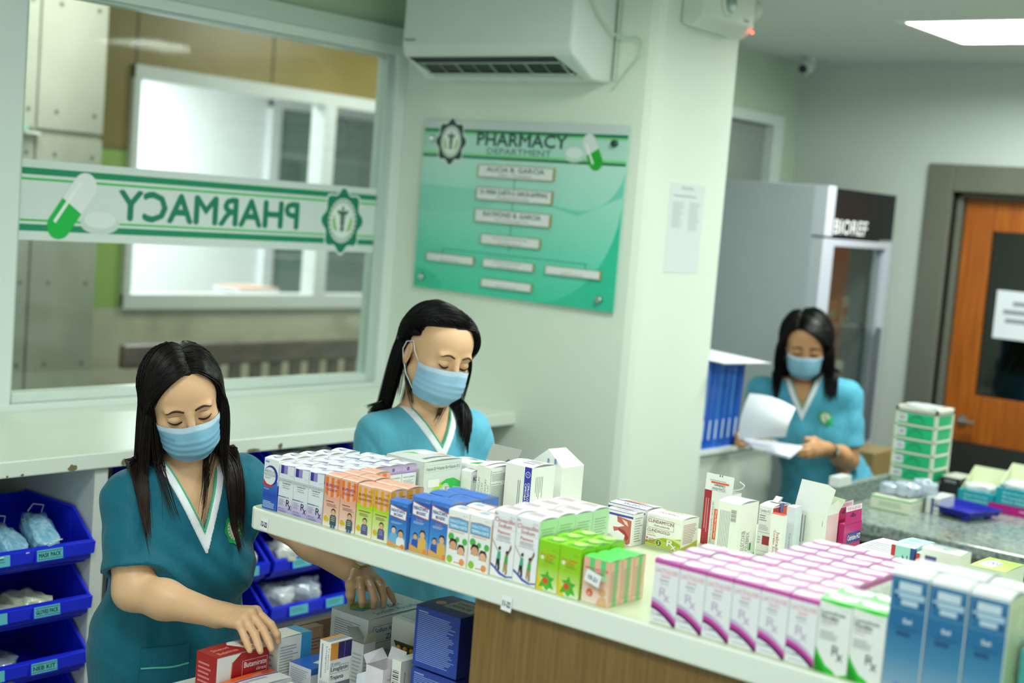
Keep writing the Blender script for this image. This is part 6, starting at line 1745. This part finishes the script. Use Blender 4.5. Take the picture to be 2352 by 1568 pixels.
    for s_ in (-1, 1):
        m = MB(PAPER); m.smooth = True
        ear = [H(s_ * .0775, .002, .022), H(s_ * .080, .024, .012), H(s_ * .080, .030, -.010), H(s_ * .077, .020, -.032)]
        pts = [mp(s_, .04), (mp(s_, .04) + ear[0]) / 2 + A @ V3(s_ * .004, 0, 0)] + ear + [(mp(s_, .88) + ear[-1]) / 2 + A @ V3(s_ * .006, 0, 0), mp(s_, .86)]
        m.tube([p - O for p in pts], .0014, '#e6eef4', 6)
        m.build('ear_loop', mk)
    if S.get('mask_text'):
        m = MB(MASKM); V_, F_ = glyphs(S['mask_text'])
        m.mesh([tuple(mp(-.86 + .42 * x * 1.0, .30 - .07 * y, .0026) - O) for x, y in V_], F_, '#6f93b0'); m.build('mask_print', mk)

    # ---- scrub top
    Cb = Body()
    trunk(Cb, .010)
    flare = S.get('hem', hip)
    Cb.ell(tp(0, .0, -TL * 1.12), V3(.172, .125, .20), T, .06)
    for s_, sh in ((-1, shR), (1, shL)): Cb.cone(nk + T @ V3(s_ * .055, .015, -.03), sh + T @ V3(0, .006, .010), .036, .044, .04)
    sl = []
    for side, s_ in (('R', -1), ('L', 1)):
        sh, el = J['sh' + side], J['el' + side]
        d = el - sh
        ln = S.get('sleeve', .72)
        sb_ = Body(); sb_.chain([sh, sh + d * .45, sh + d * (ln + .25)], [S.get('shr', .044) + .009, .057, .068 * S.get('arm', 1) ** .5], .02)
        ib_ = Body(); ib_.chain([sh + d * .3, sh + d * 1.2], [.040 * S.get('arm', 1), .0515 * S.get('arm', 1)], .02)
        dn = d / np.linalg.norm(d); off = S.get('hemtilt', {}).get(side, V3(0, 0, 0))
        dn = dn + off; dn /= np.linalg.norm(dn)
        sl.append((sb_, ib_, dn, sh + d * ln))
    vt = S.get('vtip', -.165); vs = S.get('vs', .50)
    def local(P): return (P - mid) @ T
    def fV(P):
        q = local(P)
        x = q[:, 0] - S.get('vx', 0); zt = q[:, 2] - vt
        return (np.abs(x) - zt * vs) / math.sqrt(1 + vs * vs)
    hem = -TL * S.get('hemz', 1.28)
    ph = S.get('seed', 1)
    def fbody(P, g=0.0):
        d = Cb(P)
        for sb_, ib_, dn, e_ in sl:
            v = sb_(P)
            v = np.maximum(v, (P - e_) @ dn)
            d = smin(d, v, .035)
        q = local(P)
        fade = np.clip((-q[:, 2] - .04) / .10, 0, 1)
        f1 = np.sin(q[:, 0] * 46 + q[:, 2] * 16 + 3 * np.sin(q[:, 2] * 11 + ph) + ph)
        f2 = np.sin(q[:, 2] * 50 - np.abs(q[:, 0]) * 60 + 2 * np.sin(q[:, 0] * 19 + ph))
        wr_ = .0012 * np.sin(q[:, 2] * 42 + 30 * q[:, 0] + ph) * np.sin(q[:, 0] * 23 + ph * 2 + q[:, 1] * 17) + .0036 * fade * (np.abs(f1) ** 2.2 - .4) + .0022 * np.maximum(f2, 0) ** 3 * np.clip(np.abs(q[:, 0]) / .12 - .6, 0, 1)
        return d + wr_ - g
    def fcloth(P):
        d = fbody(P)
        for sb_, ib_, dn, e_ in sl:
            d = np.maximum(d, -np.maximum(ib_(P), -((P - (e_ - dn * .05)) @ dn)))
        q = local(P)
        cut = np.maximum(fV(P), q[:, 1] - .03)          # opening: wedge in front of the spine
        cut = np.minimum(cut, sdf_cone(P, nk + T @ V3(0, .01, -.03), H(0, .03, -.05), .062, .060))
        d = np.maximum(d, -cut)
        return np.maximum(d, hem - q[:, 2])
    def ftrim(P):
        q = local(P)
        v = fV(P)
        d = fbody(P, .0022)
        d = np.maximum(d, -fbody(P, -.008))
        return np.maximum(np.maximum(np.maximum(d, -v - .001), v - .0185), np.maximum(q[:, 1] - .022, -fV(P) * 0 - 1))
    def fpipe(P):
        q = local(P); v = fV(P)
        return np.maximum(np.maximum(np.maximum(fbody(P, .0034), -fbody(P, -.004)), np.abs(v + .0005) - .0022), q[:, 1] - .022)
    lo2 = np.min([p[4] for p in Cb.pr] + [p[4] for s__ in sl for p in s__[0].pr], axis=0); hi2 = np.max([p[5] for p in Cb.pr] + [p[5] for s__ in sl for p in s__[0].pr], axis=0)
    Vc, Fc = surf(fcloth, lo2, hi2, S.get('hc', .0045), 1)
    top = np_mesh('scrub_top', Vc - O, Fc, CLOTH, S['cloth'], root)
    clo, chi = mid - .26, mid + .26
    Vt, Ft = surf(ftrim, clo, chi, .0028, 0)
    np_mesh('neckband', Vt - O, Ft, CLOTH, '#e9edf2', top)
    Vt, Ft = surf(fpipe, clo, chi, .0018, 0)
    np_mesh('piping', Vt - O, Ft, CLOTH, '#4fae8c', top)
    # badge on the chest
    def onchest(x, z, off=.0):
        y = -.22
        for _ in range(60):
            d = fbody((mid + T @ V3(x, y, z))[None])[0]
            if d < .0004: break
            y += max(d, .0005) * .8
        return mid + T @ V3(x, y - off, z)
    bx, bz = S.get('badge', (.085, -.125))
    m = MB(CLOTH)
    def ringp(r, n, off, wob=0): return [tuple(onchest(bx + r * math.cos(2 * math.pi * i / n) * (1 + wob * math.cos(8 * 2 * math.pi * i / n)), bz + 1.12 * r * math.sin(2 * math.pi * i / n) * (1 + wob * math.cos(8 * 2 * math.pi * i / n)), off) - O) for i in range(n)]
    def disc(r0, r1, n, off, col, wob=0):
        a, b = ringp(r0, n, off, wob if r0 > .02 else 0), ringp(r1, n, off, wob)
        for i in range(n): m.face([a[i], a[(i + 1) % n], b[(i + 1) % n], b[i]], col)
    disc(.0001, .0255, 40, .0022, '#17a558', .07); disc(.0001, .0185, 28, .0027, '#e4f0e4'); disc(.0125, .0140, 28, .0031, '#e0c24c'); disc(.0001, .012, 24, .0032, '#dfeadf')
    for i in range(18):
        a = 2 * math.pi * i / 18
        m.face([tuple(onchest(bx + r * math.cos(a + t), bz + 1.12 * r * math.sin(a + t), .0035) - O) for r, t in ((.015, -.08), (.0175, -.08), (.0175, .08), (.015, .08))], '#2f8f5c')
    for x0_, z0_, x1_, z1_ in ((-.0012, -.010, .0012, .010), (-.005, .003, .005, .006), (-.004, -.003, .004, -.001)):
        m.face([tuple(onchest(bx + x, bz + z, .0038) - O) for x, z in ((x0_, z0_), (x1_, z0_), (x1_, z1_), (x0_, z1_))], '#2f7f58')
    m.build('badge', top)
    if S.get('pocket'):
        m = MB(CLOTH); x0_, x1_, zt_, zb_ = S['pocket']
        n = 8
        for a_, b_, off, c_ in ((zb_, zt_, .003, S['cloth']), (zt_ - .046, zt_ - .042, .0048, '#5fc4b0')):
            for i in range(n):
                for j in range(6):
                    xa, xb = x0_ + (x1_ - x0_) * i / n, x0_ + (x1_ - x0_) * (i + 1) / n
                    za, zb2 = a_ + (b_ - a_) * j / 6, a_ + (b_ - a_) * (j + 1) / 6
                    m.face([tuple(onchest(*q, off) - O) for q in ((xa, za), (xb, za), (xb, zb2), (xa, zb2))], c_)
        m.build('pocket', top)
    # trousers
    Tb = Body()
    Tb.ell(tp(0, .005, -TL * 1.0), V3(.166, .118, .15), T, .05)
    for (kn, an), s_ in zip(S['legs'], (-1, 1)): Tb.chain([tp(s_ * .085, 0, -TL * 1.05), kn, an], [.098, .075, .065], .04)
    lo3 = np.min([p[4] for p in Tb.pr], axis=0); hi3 = np.max([p[5] for p in Tb.pr], axis=0)
    ztop = tp(0, 0, -TL * .95)[2]
    Vt, Ft = surf(lambda P: np.maximum(np.maximum(Tb(P), P[:, 2] - ztop), .07 - P[:, 2]), lo3, hi3, .011, 0)
    np_mesh('trousers', Vt - O, Ft, CLOTH, S['cloth'], root)
    for (kn, an) in S['legs']:
        Sb = Body(); fw = Fw * np.array([1, 1, 0]); fw /= np.linalg.norm(fw); a0 = np.array([an[0], an[1], 0])
        Sb.cone(a0 + V3(0, 0, .045) - fw * .03, a0 + V3(0, 0, .032) + fw * .13, .042, .036, .02)
        Sb.cone(np.array(an) , a0 + V3(0, 0, .05), .045, .045, .02)
        Vt, Ft = surf(lambda P: np.maximum(Sb(P), .0015 - P[:, 2]), a0 - .25, a0 + .25, .007, 0)
        np_mesh('shoe', Vt - O, Ft, PLAST, '#e4e6e6', root)

    # ---- hair: strands fall under gravity, sliding over head, neck, shoulders and cloth
    hr = S['hair']
    rg = np.random.default_rng(hr.get('seed', 3))
    Gd = Body()
    for i_, p in enumerate(B.pr):
        if i_ not in ear_idx: Gd.pr.append(p)
    def fcol(P):
        return np.minimum(Gd(P), fbody(P))
    (gx, gy, gz), (grx, grz) = hr['guard']
    def push_face(P, side):
        q = (P - hc) @ A / sc
        t = np.where(q[:, 2] > gz, (q[:, 2] - gz) / grz, (gz - q[:, 2]) / .42)
        X = grx * np.maximum(1 - t ** 2.6, 0) ** .5
        m_ = (q[:, 1] < np.where(q[:, 2] > gz - .02, gy, .05)) & (t < 1) & ((q[:, 0] - gx) * side < X)
        q2 = q[m_]
        q2[:, 0] = gx + side[m_] * X[m_]
        P[m_] = hc + (q2 * sc) @ A.T
        cl_ = hr.get('clamp')
        if cl_:
            q = (P - hc) @ A / sc
            x2 = np.where(q[:, 0] < cl_[0], cl_[0] + (q[:, 0] - cl_[0]) * .6, np.where(q[:, 0] > cl_[1], cl_[1] + (q[:, 0] - cl_[1]) * .6, q[:, 0]))
            q[:, 0] = x2
            P = hc + (q * sc) @ A.T
        return P
    sk_c, sk_r = H(0, .012, .027), V3(.0725, .089, .080) * sc
    def roots(n):
        out = []
        while len(out) < n:
            d = rg.normal(size=(n * 3, 3)); d /= np.linalg.norm(d, axis=1)[:, None]
            fr = np.clip(-d[:, 1], -1, 1)
            zlim = np.where(fr > .25, hr.get('hl', .40) + (fr - .25) * .42 - hr.get('peak', 0) * np.abs(d[:, 0]), np.where(fr > -.1, (fr + .1) * .5, -.45))
            out.extend(d[d[:, 2] > zlim])
        out = np.array(out[:n])
        # denser along the parting and the front hairline
        k = n // 4
        hl_ = hr.get('hl', .40)
        ff = np.linspace(0, 1, 400); fmax = ff[np.argmax(hl_ + (ff - .25) * .42 > np.sqrt(1 - ff ** 2))] - .004
        a = rg.uniform(math.acos(min(.99, fmax)) - .45, 1.45, k)
        x = px_ / .0725 + rg.normal(size=k) * .03
        out[:k] = np.stack([x, -np.cos(a + .45) * np.sqrt(1 - x ** 2), np.sin(a + .45) * np.sqrt(1 - x ** 2)], 1)
        k2 = n // 5
        fr = rg.uniform(.0, fmax, k2); z = np.where(fr > .25, hr.get('hl', .40) + (fr - .25) * .42, (fr + .1) * .5) + rg.uniform(0, .05, k2)
        z = np.minimum(z, np.sqrt(1 - fr ** 2) * .999)
        xx = np.sqrt(np.maximum(1 - fr ** 2 - z ** 2, 0)) * rg.choice([-1, 1], k2)
        out[k:k + k2] = np.stack([xx, -fr, z], 1)
        return out
    px_ = hr.get('part', .0)
    def simulate(D_, layer, lenf):
        n = len(D_)
        side = np.where(D_[:, 0] * .0725 > px_, 1.0, -1.0)
        # first the strand is combed over the skull to a point beside or behind the face, then it hangs
        az = np.arctan2(np.abs(D_[:, 0]) * side * np.sign(D_[:, 0] + 1e-9), -D_[:, 1])
        az = np.where(az < 0, 0.0, az)
        az_ = hr.get('az', 66)
        am = np.radians(np.where(side > 0, az_[1], az_[0])) if isinstance(az_, tuple) else math.radians(az_)
        azT = np.maximum(az + .04, am + .30 * az + rg.uniform(-.05, .10, n))
        azT = np.minimum(azT, 3.05)
        eT = -.20 + rg.uniform(-.06, .06, n)
        cT = np.sqrt(1 - eT ** 2)
        Tq = np.stack([side * np.sin(azT) * cT, -np.cos(azT) * cT, eT], 1)
        om = np.arccos(np.clip((D_ * Tq).sum(1), -.999, .9999))
        step = .009
        nA = np.maximum(1, np.ceil(om * .085 / step)).astype(int)
        rad = sk_r[None] + .0045
        def at(t):
            k = np.sin(om)
            d = D_ * (np.sin((1 - t) * om) / k)[:, None] + Tq * (np.sin(t * om) / k)[:, None]
            d[:, 2] += np.where(side < 0, *hr.get('arch', (.15, .1))) * np.sin(np.pi * t) * (D_[:, 1] < .35)
            d /= np.linalg.norm(d, axis=1)[:, None]
            lift = layer * np.minimum(1, .25 + t * om * 1.6)
            return sk_c + (d * (rad + lift[:, None])) @ A.T
        P = at(np.zeros(n))
        d0 = Gd(P); P = P + grad(Gd, P, .003) * np.maximum(.0028 - d0, 0)[:, None]
        vel = np.zeros((n, 3)); vel[:, 2] = -1
        ns = int(hr['len'] / step)
        path = [P.copy()]
        G_ = V3(*hr.get('grav', (0, 0, -1)))
        for i in range(1, ns + 1):
            inA = i <= nA
            PA = at(np.minimum(i / nA, 1.0))
            nf = np.maximum(i - nA, 0)
            vel = vel * .80 + G_ * .34
            first = i == nA + 1
            vel[first] = vel[first] * .2 + G_
            vel /= np.linalg.norm(vel, axis=1)[:, None]
            P = path[-1] + vel * step
            P[inA] = PA[inA]
            if inA.any():
                Q_ = P[inA]; o_ = .0030 + layer[inA] * .8
                for _ in range(2):
                    d = Gd(Q_); m_ = d < o_
                    if m_.any(): Q_[m_] += grad(Gd, Q_[m_], .003) * (o_[m_] - d[m_])[:, None]
                P[inA] = Q_
            off = .0050 + layer
            fr_ = ~inA
            for _ in range(2):
                Q_ = P[fr_]; o_ = off[fr_]
                if len(Q_) == 0: break
                d = fcol(Q_)
                m_ = d < o_
                if m_.any():
                    g_ = grad(fcol, Q_[m_], .003)
                    Q_[m_] += g_ * (o_[m_] - d[m_])[:, None]
                P[fr_] = push_face(Q_, side[fr_])
            nv_ = P - path[-1]
            ln = np.linalg.norm(nv_, axis=1)
            vel = nv_ / np.maximum(ln, 1e-6)[:, None]
            lim = np.where(inA, 9., step * 1.3)
            P = path[-1] + vel * np.minimum(np.maximum(ln, np.where(inA, 0, step * .5)), lim)[:, None]
            path.append(P.copy())
        return np.stack(path, 1)          # n, steps, 3
    n = hr.get('n', 2600)
    D_ = roots(n)
    layer = rg.uniform(0, hr.get('vol', .012), n) ** 1.0
    path = simulate(D_, layer, 1)
    # clumping towards every 14th strand
    gi = np.arange(0, n, 14)
    gp = D_[gi]
    near = np.array([gi[np.argmin(((gp - d) ** 2).sum(1) + 100 * (np.sign(gp[:, 0] * .0735 - px_) != np.sign(d[0] * .0735 - px_)))] for d in D_])
    t_ = np.linspace(0, 1, path.shape[1])
    cl = (hr.get('clump', .55) * t_ ** 1.6)[None, :, None]
    path = path * (1 - cl) + path[near] * cl
    lens = rg.uniform(.86, 1.0, n)
    ns = path.shape[1]
    seg = 3
    idx = np.clip((t_[None, :] * lens[:, None]) * (ns - 1), 0, ns - 1.001)
    i0 = idx.astype(int); fr = (idx - i0)[..., None]
    path = np.take_along_axis(path, i0[..., None].repeat(3, 2), 1) * (1 - fr) + np.take_along_axis(path, (i0 + 1)[..., None].repeat(3, 2), 1) * fr
    path = path[:, ::2] if ns > 40 else path
    ns = path.shape[1]
    tg = np.gradient(path, axis=1); tg /= np.maximum(np.linalg.norm(tg, axis=2), 1e-9)[..., None]
    ref = (path - hc); 
    a_ = np.cross(tg, ref); a_ /= np.maximum(np.linalg.norm(a_, axis=2), 1e-9)[..., None]
    b_ = np.cross(tg, a_)
    rad = hr.get('r', .0011) * (1 - .72 * np.linspace(0, 1, ns) ** 2)[None, :, None]
    rings = [path + (a_ * math.cos(q) + b_ * math.sin(q)) * rad for q in (0, 2.094, 4.189)]
    V_ = np.stack(rings, 2).reshape(-1, 3)
    base = (np.arange(n)[:, None, None] * ns + np.arange(ns - 1)[None, :, None]) * 3
    k_ = np.arange(3)[None, None, :]
    F_ = np.stack([base + k_, base + (k_ + 1) % 3, base + 3 + (k_ + 1) % 3, base + 3 + k_], -1).reshape(-1, 4)
    hcol = np.array(C(hr.get('col', '#14100e'))[:3]); tipc = np.array(C(hr.get('tip', hr.get('col', '#14100e')))[:3])
    tt = np.tile(np.repeat(np.linspace(0, 1, ns), 3), n)
    var = np.repeat(rg.uniform(.7, 1.35, n), ns * 3)
    def hcf(V):
        c = (hcol[None] * (1 - tt[:, None] ** 2) + tipc[None] * tt[:, None] ** 2) * var[:, None]
        return np.concatenate([c, np.ones((len(V), 1))], 1)
    ho = np_mesh('hair', V_ - O, F_, HAIRM, hcf, root)
    # close cap under the strands
    Hb = Body(); Hb.ell(H(0, .0125, .0275), V3(.0725, .089, .080) * sc + .0026, R_, .01)
    def fcap(P):
        q = (P - hc) @ A / sc
        dz = (q[:, 2] - .027) / .080; fr_ = -(q[:, 1] - .012) / .089
        lim = np.where(fr_ > .25, hr.get('hl', .40) + .02 + (fr_ - .25) * .42, np.where(fr_ > -.1, (fr_ + .1) * .5, -.45))
        return np.maximum(np.maximum(np.minimum(Hb(P), Gd(P) - .0024), (lim - dz) * .07), (-.045 - q[:, 2]))
    Vt, Ft = surf(fcap, hc - .14, hc + .14, .004, 0)
    np_mesh('hair_underlayer', Vt - O, Ft, HAIRM, hr.get('col', '#14100e'), ho)
    return root, dict(H=H, A=A, tp=tp, T=T, O=O, J=J, B=B)

def add_watch(root, O, a, b, r, metal, face, name='wristwatch'):
    """band around the forearm at point a, axis towards b; face on the side given"""
    a, b = Vector(a), Vector(b)
    ax = (b - a).normalized()
    f = Vector(face); f = (f - ax * f.dot(ax)).normalized()
    s_ = ax.cross(f)
    t = MB(METAL)
    n = 26
    for i in range(n):
        a0 = 2 * math.pi * (i + .08) / n; a1 = 2 * math.pi * (i + .92) / n
        for off in (-.0055, -.0018, .0019):
            P = []
            for an in (a0, a1):
                d = f * math.cos(an) + s_ * math.sin(an)
                for rr, oo in ((r, off), (r + .0022, off), (r + .0022, off + .0034), (r, off + .0034)):
                    P.append(a + d * rr + ax * oo - Vector(O))
            t.mesh(P, [(0, 1, 2, 3), (7, 6, 5, 4), (0, 4, 5, 1), (1, 5, 6, 2), (2, 6, 7, 3), (3, 7, 4, 0)], metal)
    w_ = t.build('watch_band')
    w_.location = O
    tag(w_, None, None)
    c = a + f * (r + .001)
    M_ = Matrix((s_, ax, f)).transposed().to_4x4(); M_.translation = c - Vector(O)
    t = MB(METAL); t.M = M_
    t.lathe([(.0125, 0), (.0138, .002), (.0138, .0048), (.0120, .0062)], (0, 0, 0), metal, 26); case = t.build('watch_case')
    t = MB(CARD); t.M = M_; t.lathe([(.0117, .0060), (.0113, .0066)], (0, 0, 0), '#e8ecea', 26)
    t.mat(METAL); t.box((-.0003, 0, .0067), (.0003, .008, .0069), '#2a2a2a'); t.box((0, -.0003, .0067), (.006, .0003, .0069), '#2a2a2a')
    dial = t.build('dial')
    dial.parent = case
    e = empty(name, O)
    w_.location = (0, 0, 0); w_.parent = e; case.parent = e
    return e
def v(*a): return np.array(a, float)
def legs_for(hip, L_, fw):
    """two straight standing legs under a hip point"""
    out = []
    for s_ in (-1, 1):
        b = np.array([hip[0], hip[1], 0]) + np.array(L_) * s_ * .085
        out.append((b + v(0, 0, .43) + np.array(fw) * .01, b + v(0, 0, .085)))
    return out
P1 = dict(root=(-2.50, 1.97, 0.0), label='woman in teal uniform and face mask leaning over the loose boxes, wearing a watch',
    head=(-2.449, 1.918, 1.333), rot=(25, 27, -12), skin='#e0b48c', cloth='#0a6479', mask='#86bbd8', h=.0031, arm=1.07, ear_in=.007,  # cloth is a deeper teal, partly darkened for the dim light on her
    J=dict(neck=(-2.445, 1.964, 1.178), shR=(-2.500, 1.834, 1.110), shL=(-2.434, 2.082, 1.138), hip=(-2.515, 1.975, .765),
           elR=(-2.424, 1.798, .935), wrR=(-2.227, 1.864, .921), elL=(-2.352, 2.142, 1.058), wrL=(-2.136, 2.194, .966)),
    sleeve=.78, vtip=-.060, vs=.42, badge=(.080, -.068), pocket=(-.115, -.015, -.300, -.44), seed=1,
    mask_text='ZHONGKA',
    feet=None, legs=legs_for((-2.515, 1.975), (.24, .97, 0), (.97, -.24, 0)),
    hands=dict(
      R=dict(fingers=[[(-2.152, 1.902, .940), (-2.108, 1.905, .922), (-2.094, 1.910, .904), (-2.094, 1.914, .889)],
                      [(-2.144, 1.882, .940), (-2.103, 1.880, .918), (-2.084, 1.879, .900), (-2.070, 1.876, .888)],
                      [(-2.141, 1.864, .934), (-2.103, 1.860, .910), (-2.086, 1.855, .896), (-2.072, 1.849, .888)],
                      [(-2.137, 1.847, .926), (-2.114, 1.844, .904), (-2.098, 1.840, .892), (-2.086, 1.834, .888)]],
             thumb=[(-2.214, 1.888, .928), (-2.196, 1.914, .920), (-2.174, 1.926, .908), (-2.150, 1.928, .896)]),
      L=dict(fingers=[[(-2.104, 2.150, .973), (-2.077, 2.127, .961), (-2.072, 2.126, .944), (-2.078, 2.133, .930)],
                      [(-2.103, 2.171, .975), (-2.064, 2.146, .967), (-2.054, 2.145, .948), (-2.062, 2.151, .930)],
                      [(-2.102, 2.191, .971), (-2.062, 2.172, .964), (-2.052, 2.171, .946), (-2.055, 2.174, .930)],
                      [(-2.106, 2.212, .962), (-2.073, 2.203, .955), (-2.060, 2.204, .943), (-2.060, 2.213, .930)]],
             thumb=[(-2.132, 2.160, .982), (-2.113, 2.130, .968), (-2.104, 2.122, .950), (-2.112, 2.134, .932)])),
    hair=dict(part=.013, len=.43, n=5200, vol=.015, az=62, hl=.52, arch=(.12, .08), clump=.38, r=.0012, seed=4, col='#0e0b0a', tip='#2a1a14', bias=-.1, clamp=(-.135, .100),
              guard=((-.003, -.03, -.030), (.0605, .115))))
sh_ = lambda p, k=1.016: tuple(np.array([0, 0, 1.8]) + (np.array(p) - np.array([0, 0, 1.8])) * k)
P2 = dict(root=(-2.36, 2.63, 0.0), label='woman in light teal uniform, toned brightly lit, and face mask looking down behind the counter',
    head=sh_((-2.305, 2.561, 1.433)), rot=(38, 22, 7), skin='#e2b68e', cloth='#58abc4', brow='#42301f', mask='#9cc8e6', h=.0031,  # cloth is a paler teal, partly lightened for the bright light here
    J=dict(neck=sh_((-2.335, 2.590, 1.285)), shR=sh_((-2.378, 2.456, 1.222)), shL=sh_((-2.284, 2.685, 1.228)), hip=(-2.375, 2.64, .80),
           elR=sh_((-2.365, 2.40, 1.00)), wrR=sh_((-2.235, 2.50, 1.00)), elL=sh_((-2.25, 2.76, 1.01)), wrL=(-2.205, 2.655, 1.01)),
    sleeve=.72, vtip=-.012, vs=.62, vx=.008, shr=.040, badge=(.080, -.075), seed=2.3,
    feet=None, legs=legs_for((-2.375, 2.64), (.36, .93, 0), (.93, -.36, 0)),
    hair=dict(part=.022, len=.35, n=4600, vol=.018, az=(106, 60), grav=(-.17, -.13, -1), hl=.47, arch=(.36, .0), clump=.35, r=.0012, seed=8, col='#0a0909', bias=.5, clamp=(-.125, .105),
              guard=((0, -.035, -.030), (.066, .10))))
P2['hands'] = dict(
      R=dict(fingers=[[tuple(np.array(P2['J']['wrR']) + np.array(q)) for q in ((.055 - .006 * k, .045 + .004 * k, .004 - .018 * k), (.078 - .006 * k, .072, -.004 - .018 * k), (.078 - .006 * k, .092, -.016 - .016 * k))] for k in range(4)],
             thumb=[tuple(np.array(P2['J']['wrR']) + np.array(q)) for q in ((.015, .01, .012), (.035, .03, .03), (.05, .055, .034))]),
      L=dict(fingers=[[tuple(np.array(P2['J']['wrL']) + np.array(q)) for q in ((-.005 + .006 * k, -.065, .01 - .018 * k), (-.012 + .006 * k, -.095, .0 - .018 * k), (-.026 + .004 * k, -.108, -.012 - .016 * k))] for k in range(4)],
             thumb=[tuple(np.array(P2['J']['wrL']) + np.array(q)) for q in ((-.005, -.015, .014), (-.014, -.04, .032), (-.018, -.07, .032))]))
P3 = dict(root=(-2.46, 5.06, 0.0), label='woman with shoulder length hair reading white papers near the fridge',
    head=(-2.529, 4.904, 1.372), rot=(-12, 25, 5), hs=1.03, skin='#c8966a', cloth='#4ca2bc', mask='#8abcd6', h=.005, hc=.007, ear_in=.007,
    J=dict(neck=(-2.534, 4.934, 1.212), shR=(-2.680, 4.865, 1.168), shL=(-2.380, 5.000, 1.184), hip=(-2.46, 5.06, .78),
           elR=(-2.662, 4.885, .985), wrR=(-2.600, 4.66, 1.035), elL=(-2.340, 4.975, .950), wrL=(-2.325, 4.755, 1.012)),
    sleeve=.80, vtip=-.030, vs=.50, shr=.040, badge=(.075, -.060), seed=4.1,
    feet=None, legs=legs_for((-2.46, 5.06), (.9, .42, 0), (.42, -.9, 0)),
    hands=dict(
      R=dict(fingers=[[(-2.585 + .006 * k, 4.585, 1.05 - .014 * k), (-2.578 + .006 * k, 4.55, 1.045 - .014 * k), (-2.572, 4.525, 1.037 - .012 * k)] for k in range(4)],
             thumb=[(-2.60, 4.64, 1.045), (-2.58, 4.60, 1.062), (-2.56, 4.57, 1.066)]),
      L=dict(fingers=[[(-2.340, 4.668, 1.036), (-2.350, 4.632, 1.028), (-2.372, 4.612, 1.020)], [(-2.334, 4.662, 1.022), (-2.345, 4.626, 1.013), (-2.368, 4.606, 1.008)],
                      [(-2.330, 4.662, 1.009), (-2.342, 4.630, 1.0), (-2.364, 4.612, .996)], [(-2.329, 4.670, .997), (-2.340, 4.645, .990), (-2.358, 4.632, .988)]],
             thumb=[(-2.336, 4.730, 1.030), (-2.346, 4.690, 1.048), (-2.362, 4.655, 1.050)])),
    hair=dict(part=-.020, len=.30, n=2800, vol=.026, az=58, hl=.42, clump=.35, r=.0020, seed=12, col='#090808', bias=.05, clamp=(-.112, .125),
              guard=((0, -.03, -.030), (.058, .110))))
import time as _t
_t0 = _t.time()
W1, I1 = make_person(P1)
add_watch(W1, (-2.105, 2.130, .998), np.array(P1['J']['wrL']) + (np.array(P1['J']['elL']) - np.array(P1['J']['wrL'])) * .07, P1['J']['elL'], .0345, '#d6c98c', (.62, -.25, .85))
tag([o for o in COL.objects if o.name.startswith('wristwatch')][-1], 'gold metal band wristwatch with white dial on the left wrist', 'watch')
W2, I2 = make_person(P2)
W3, I3 = make_person(P3)
e_ = add_watch(W3, (-2.326, 4.785, 1.004), np.array(P3['J']['wrL']) + (np.array(P3['J']['elL']) - np.array(P3['J']['wrL'])) * .12, P3['J']['elL'], .0262, '#1a1614', (.9, -.4, .1))
tag(e_, 'dark strapped watch on the wrist of the woman reading papers', 'watch')
# papers held by the third woman
def sheet(name, rows, col, label):
    m = MB(PAPER); m.smooth = True
    n, k = len(rows), len(rows[0])
    V_ = [p for r in rows for p in r]
    F_ = [(i * k + j, i * k + j + 1, (i + 1) * k + j + 1, (i + 1) * k + j) for i in range(n - 1) for j in range(k - 1)]
    m.mesh(V_, F_, col); m.mesh([(p[0] - .0006, p[1] + .0012, p[2]) for p in V_], [f[::-1] for f in F_], col)
    o = m.build(name); return tag(o, label, 'paper', None)
A0, B0, C0, D0 = [Vector(q) for q in ((-2.524, 4.501, 1.202), (-2.380, 4.585, 1.166), (-2.377, 4.526, 1.066), (-2.535, 4.470, 1.036))]
rows = []
for i in range(9):
    t = i / 8
    a, b = A0.lerp(D0, t), B0.lerp(C0, t)
    r = []
    for j in range(9):
        u = j / 8
        p = a.lerp(b, u)
        bow = math.sin(math.pi * t) * (.02 + .03 * u)
        p = p + Vector((.02 * math.sin(math.pi * t) * u, -bow, .012 * math.sin(math.pi * u) * (1 - t)))
        r.append(tuple(p))
    rows.append(r)
sheet('paper_sheet', rows, '#eceff5', 'white paper sheet curling upright in the hand of the reading woman')
A0, B0, C0, D0 = [Vector(q) for q in ((-2.545, 4.500, 1.040), (-2.352, 4.612, 1.030), (-2.352, 4.520, 1.000), (-2.455, 4.440, 1.022))]
t = MB(PAPER)
for k in range(4):
    dz = Vector((.001 * k, -.001 * k, -.0022 * k))
    q = [A0 + dz, B0 + dz, C0 + dz, D0 + dz]
    t.face([tuple(x) for x in q], '#e6eaf2'); t.face([tuple(x - Vector((0, 0, .0008))) for x in q][::-1], '#d8dce6')
tag(t.build('paper_stack'), 'flat stack of white papers held level by the reading woman', 'papers')
print('people', round(_t.time() - _t0, 1))
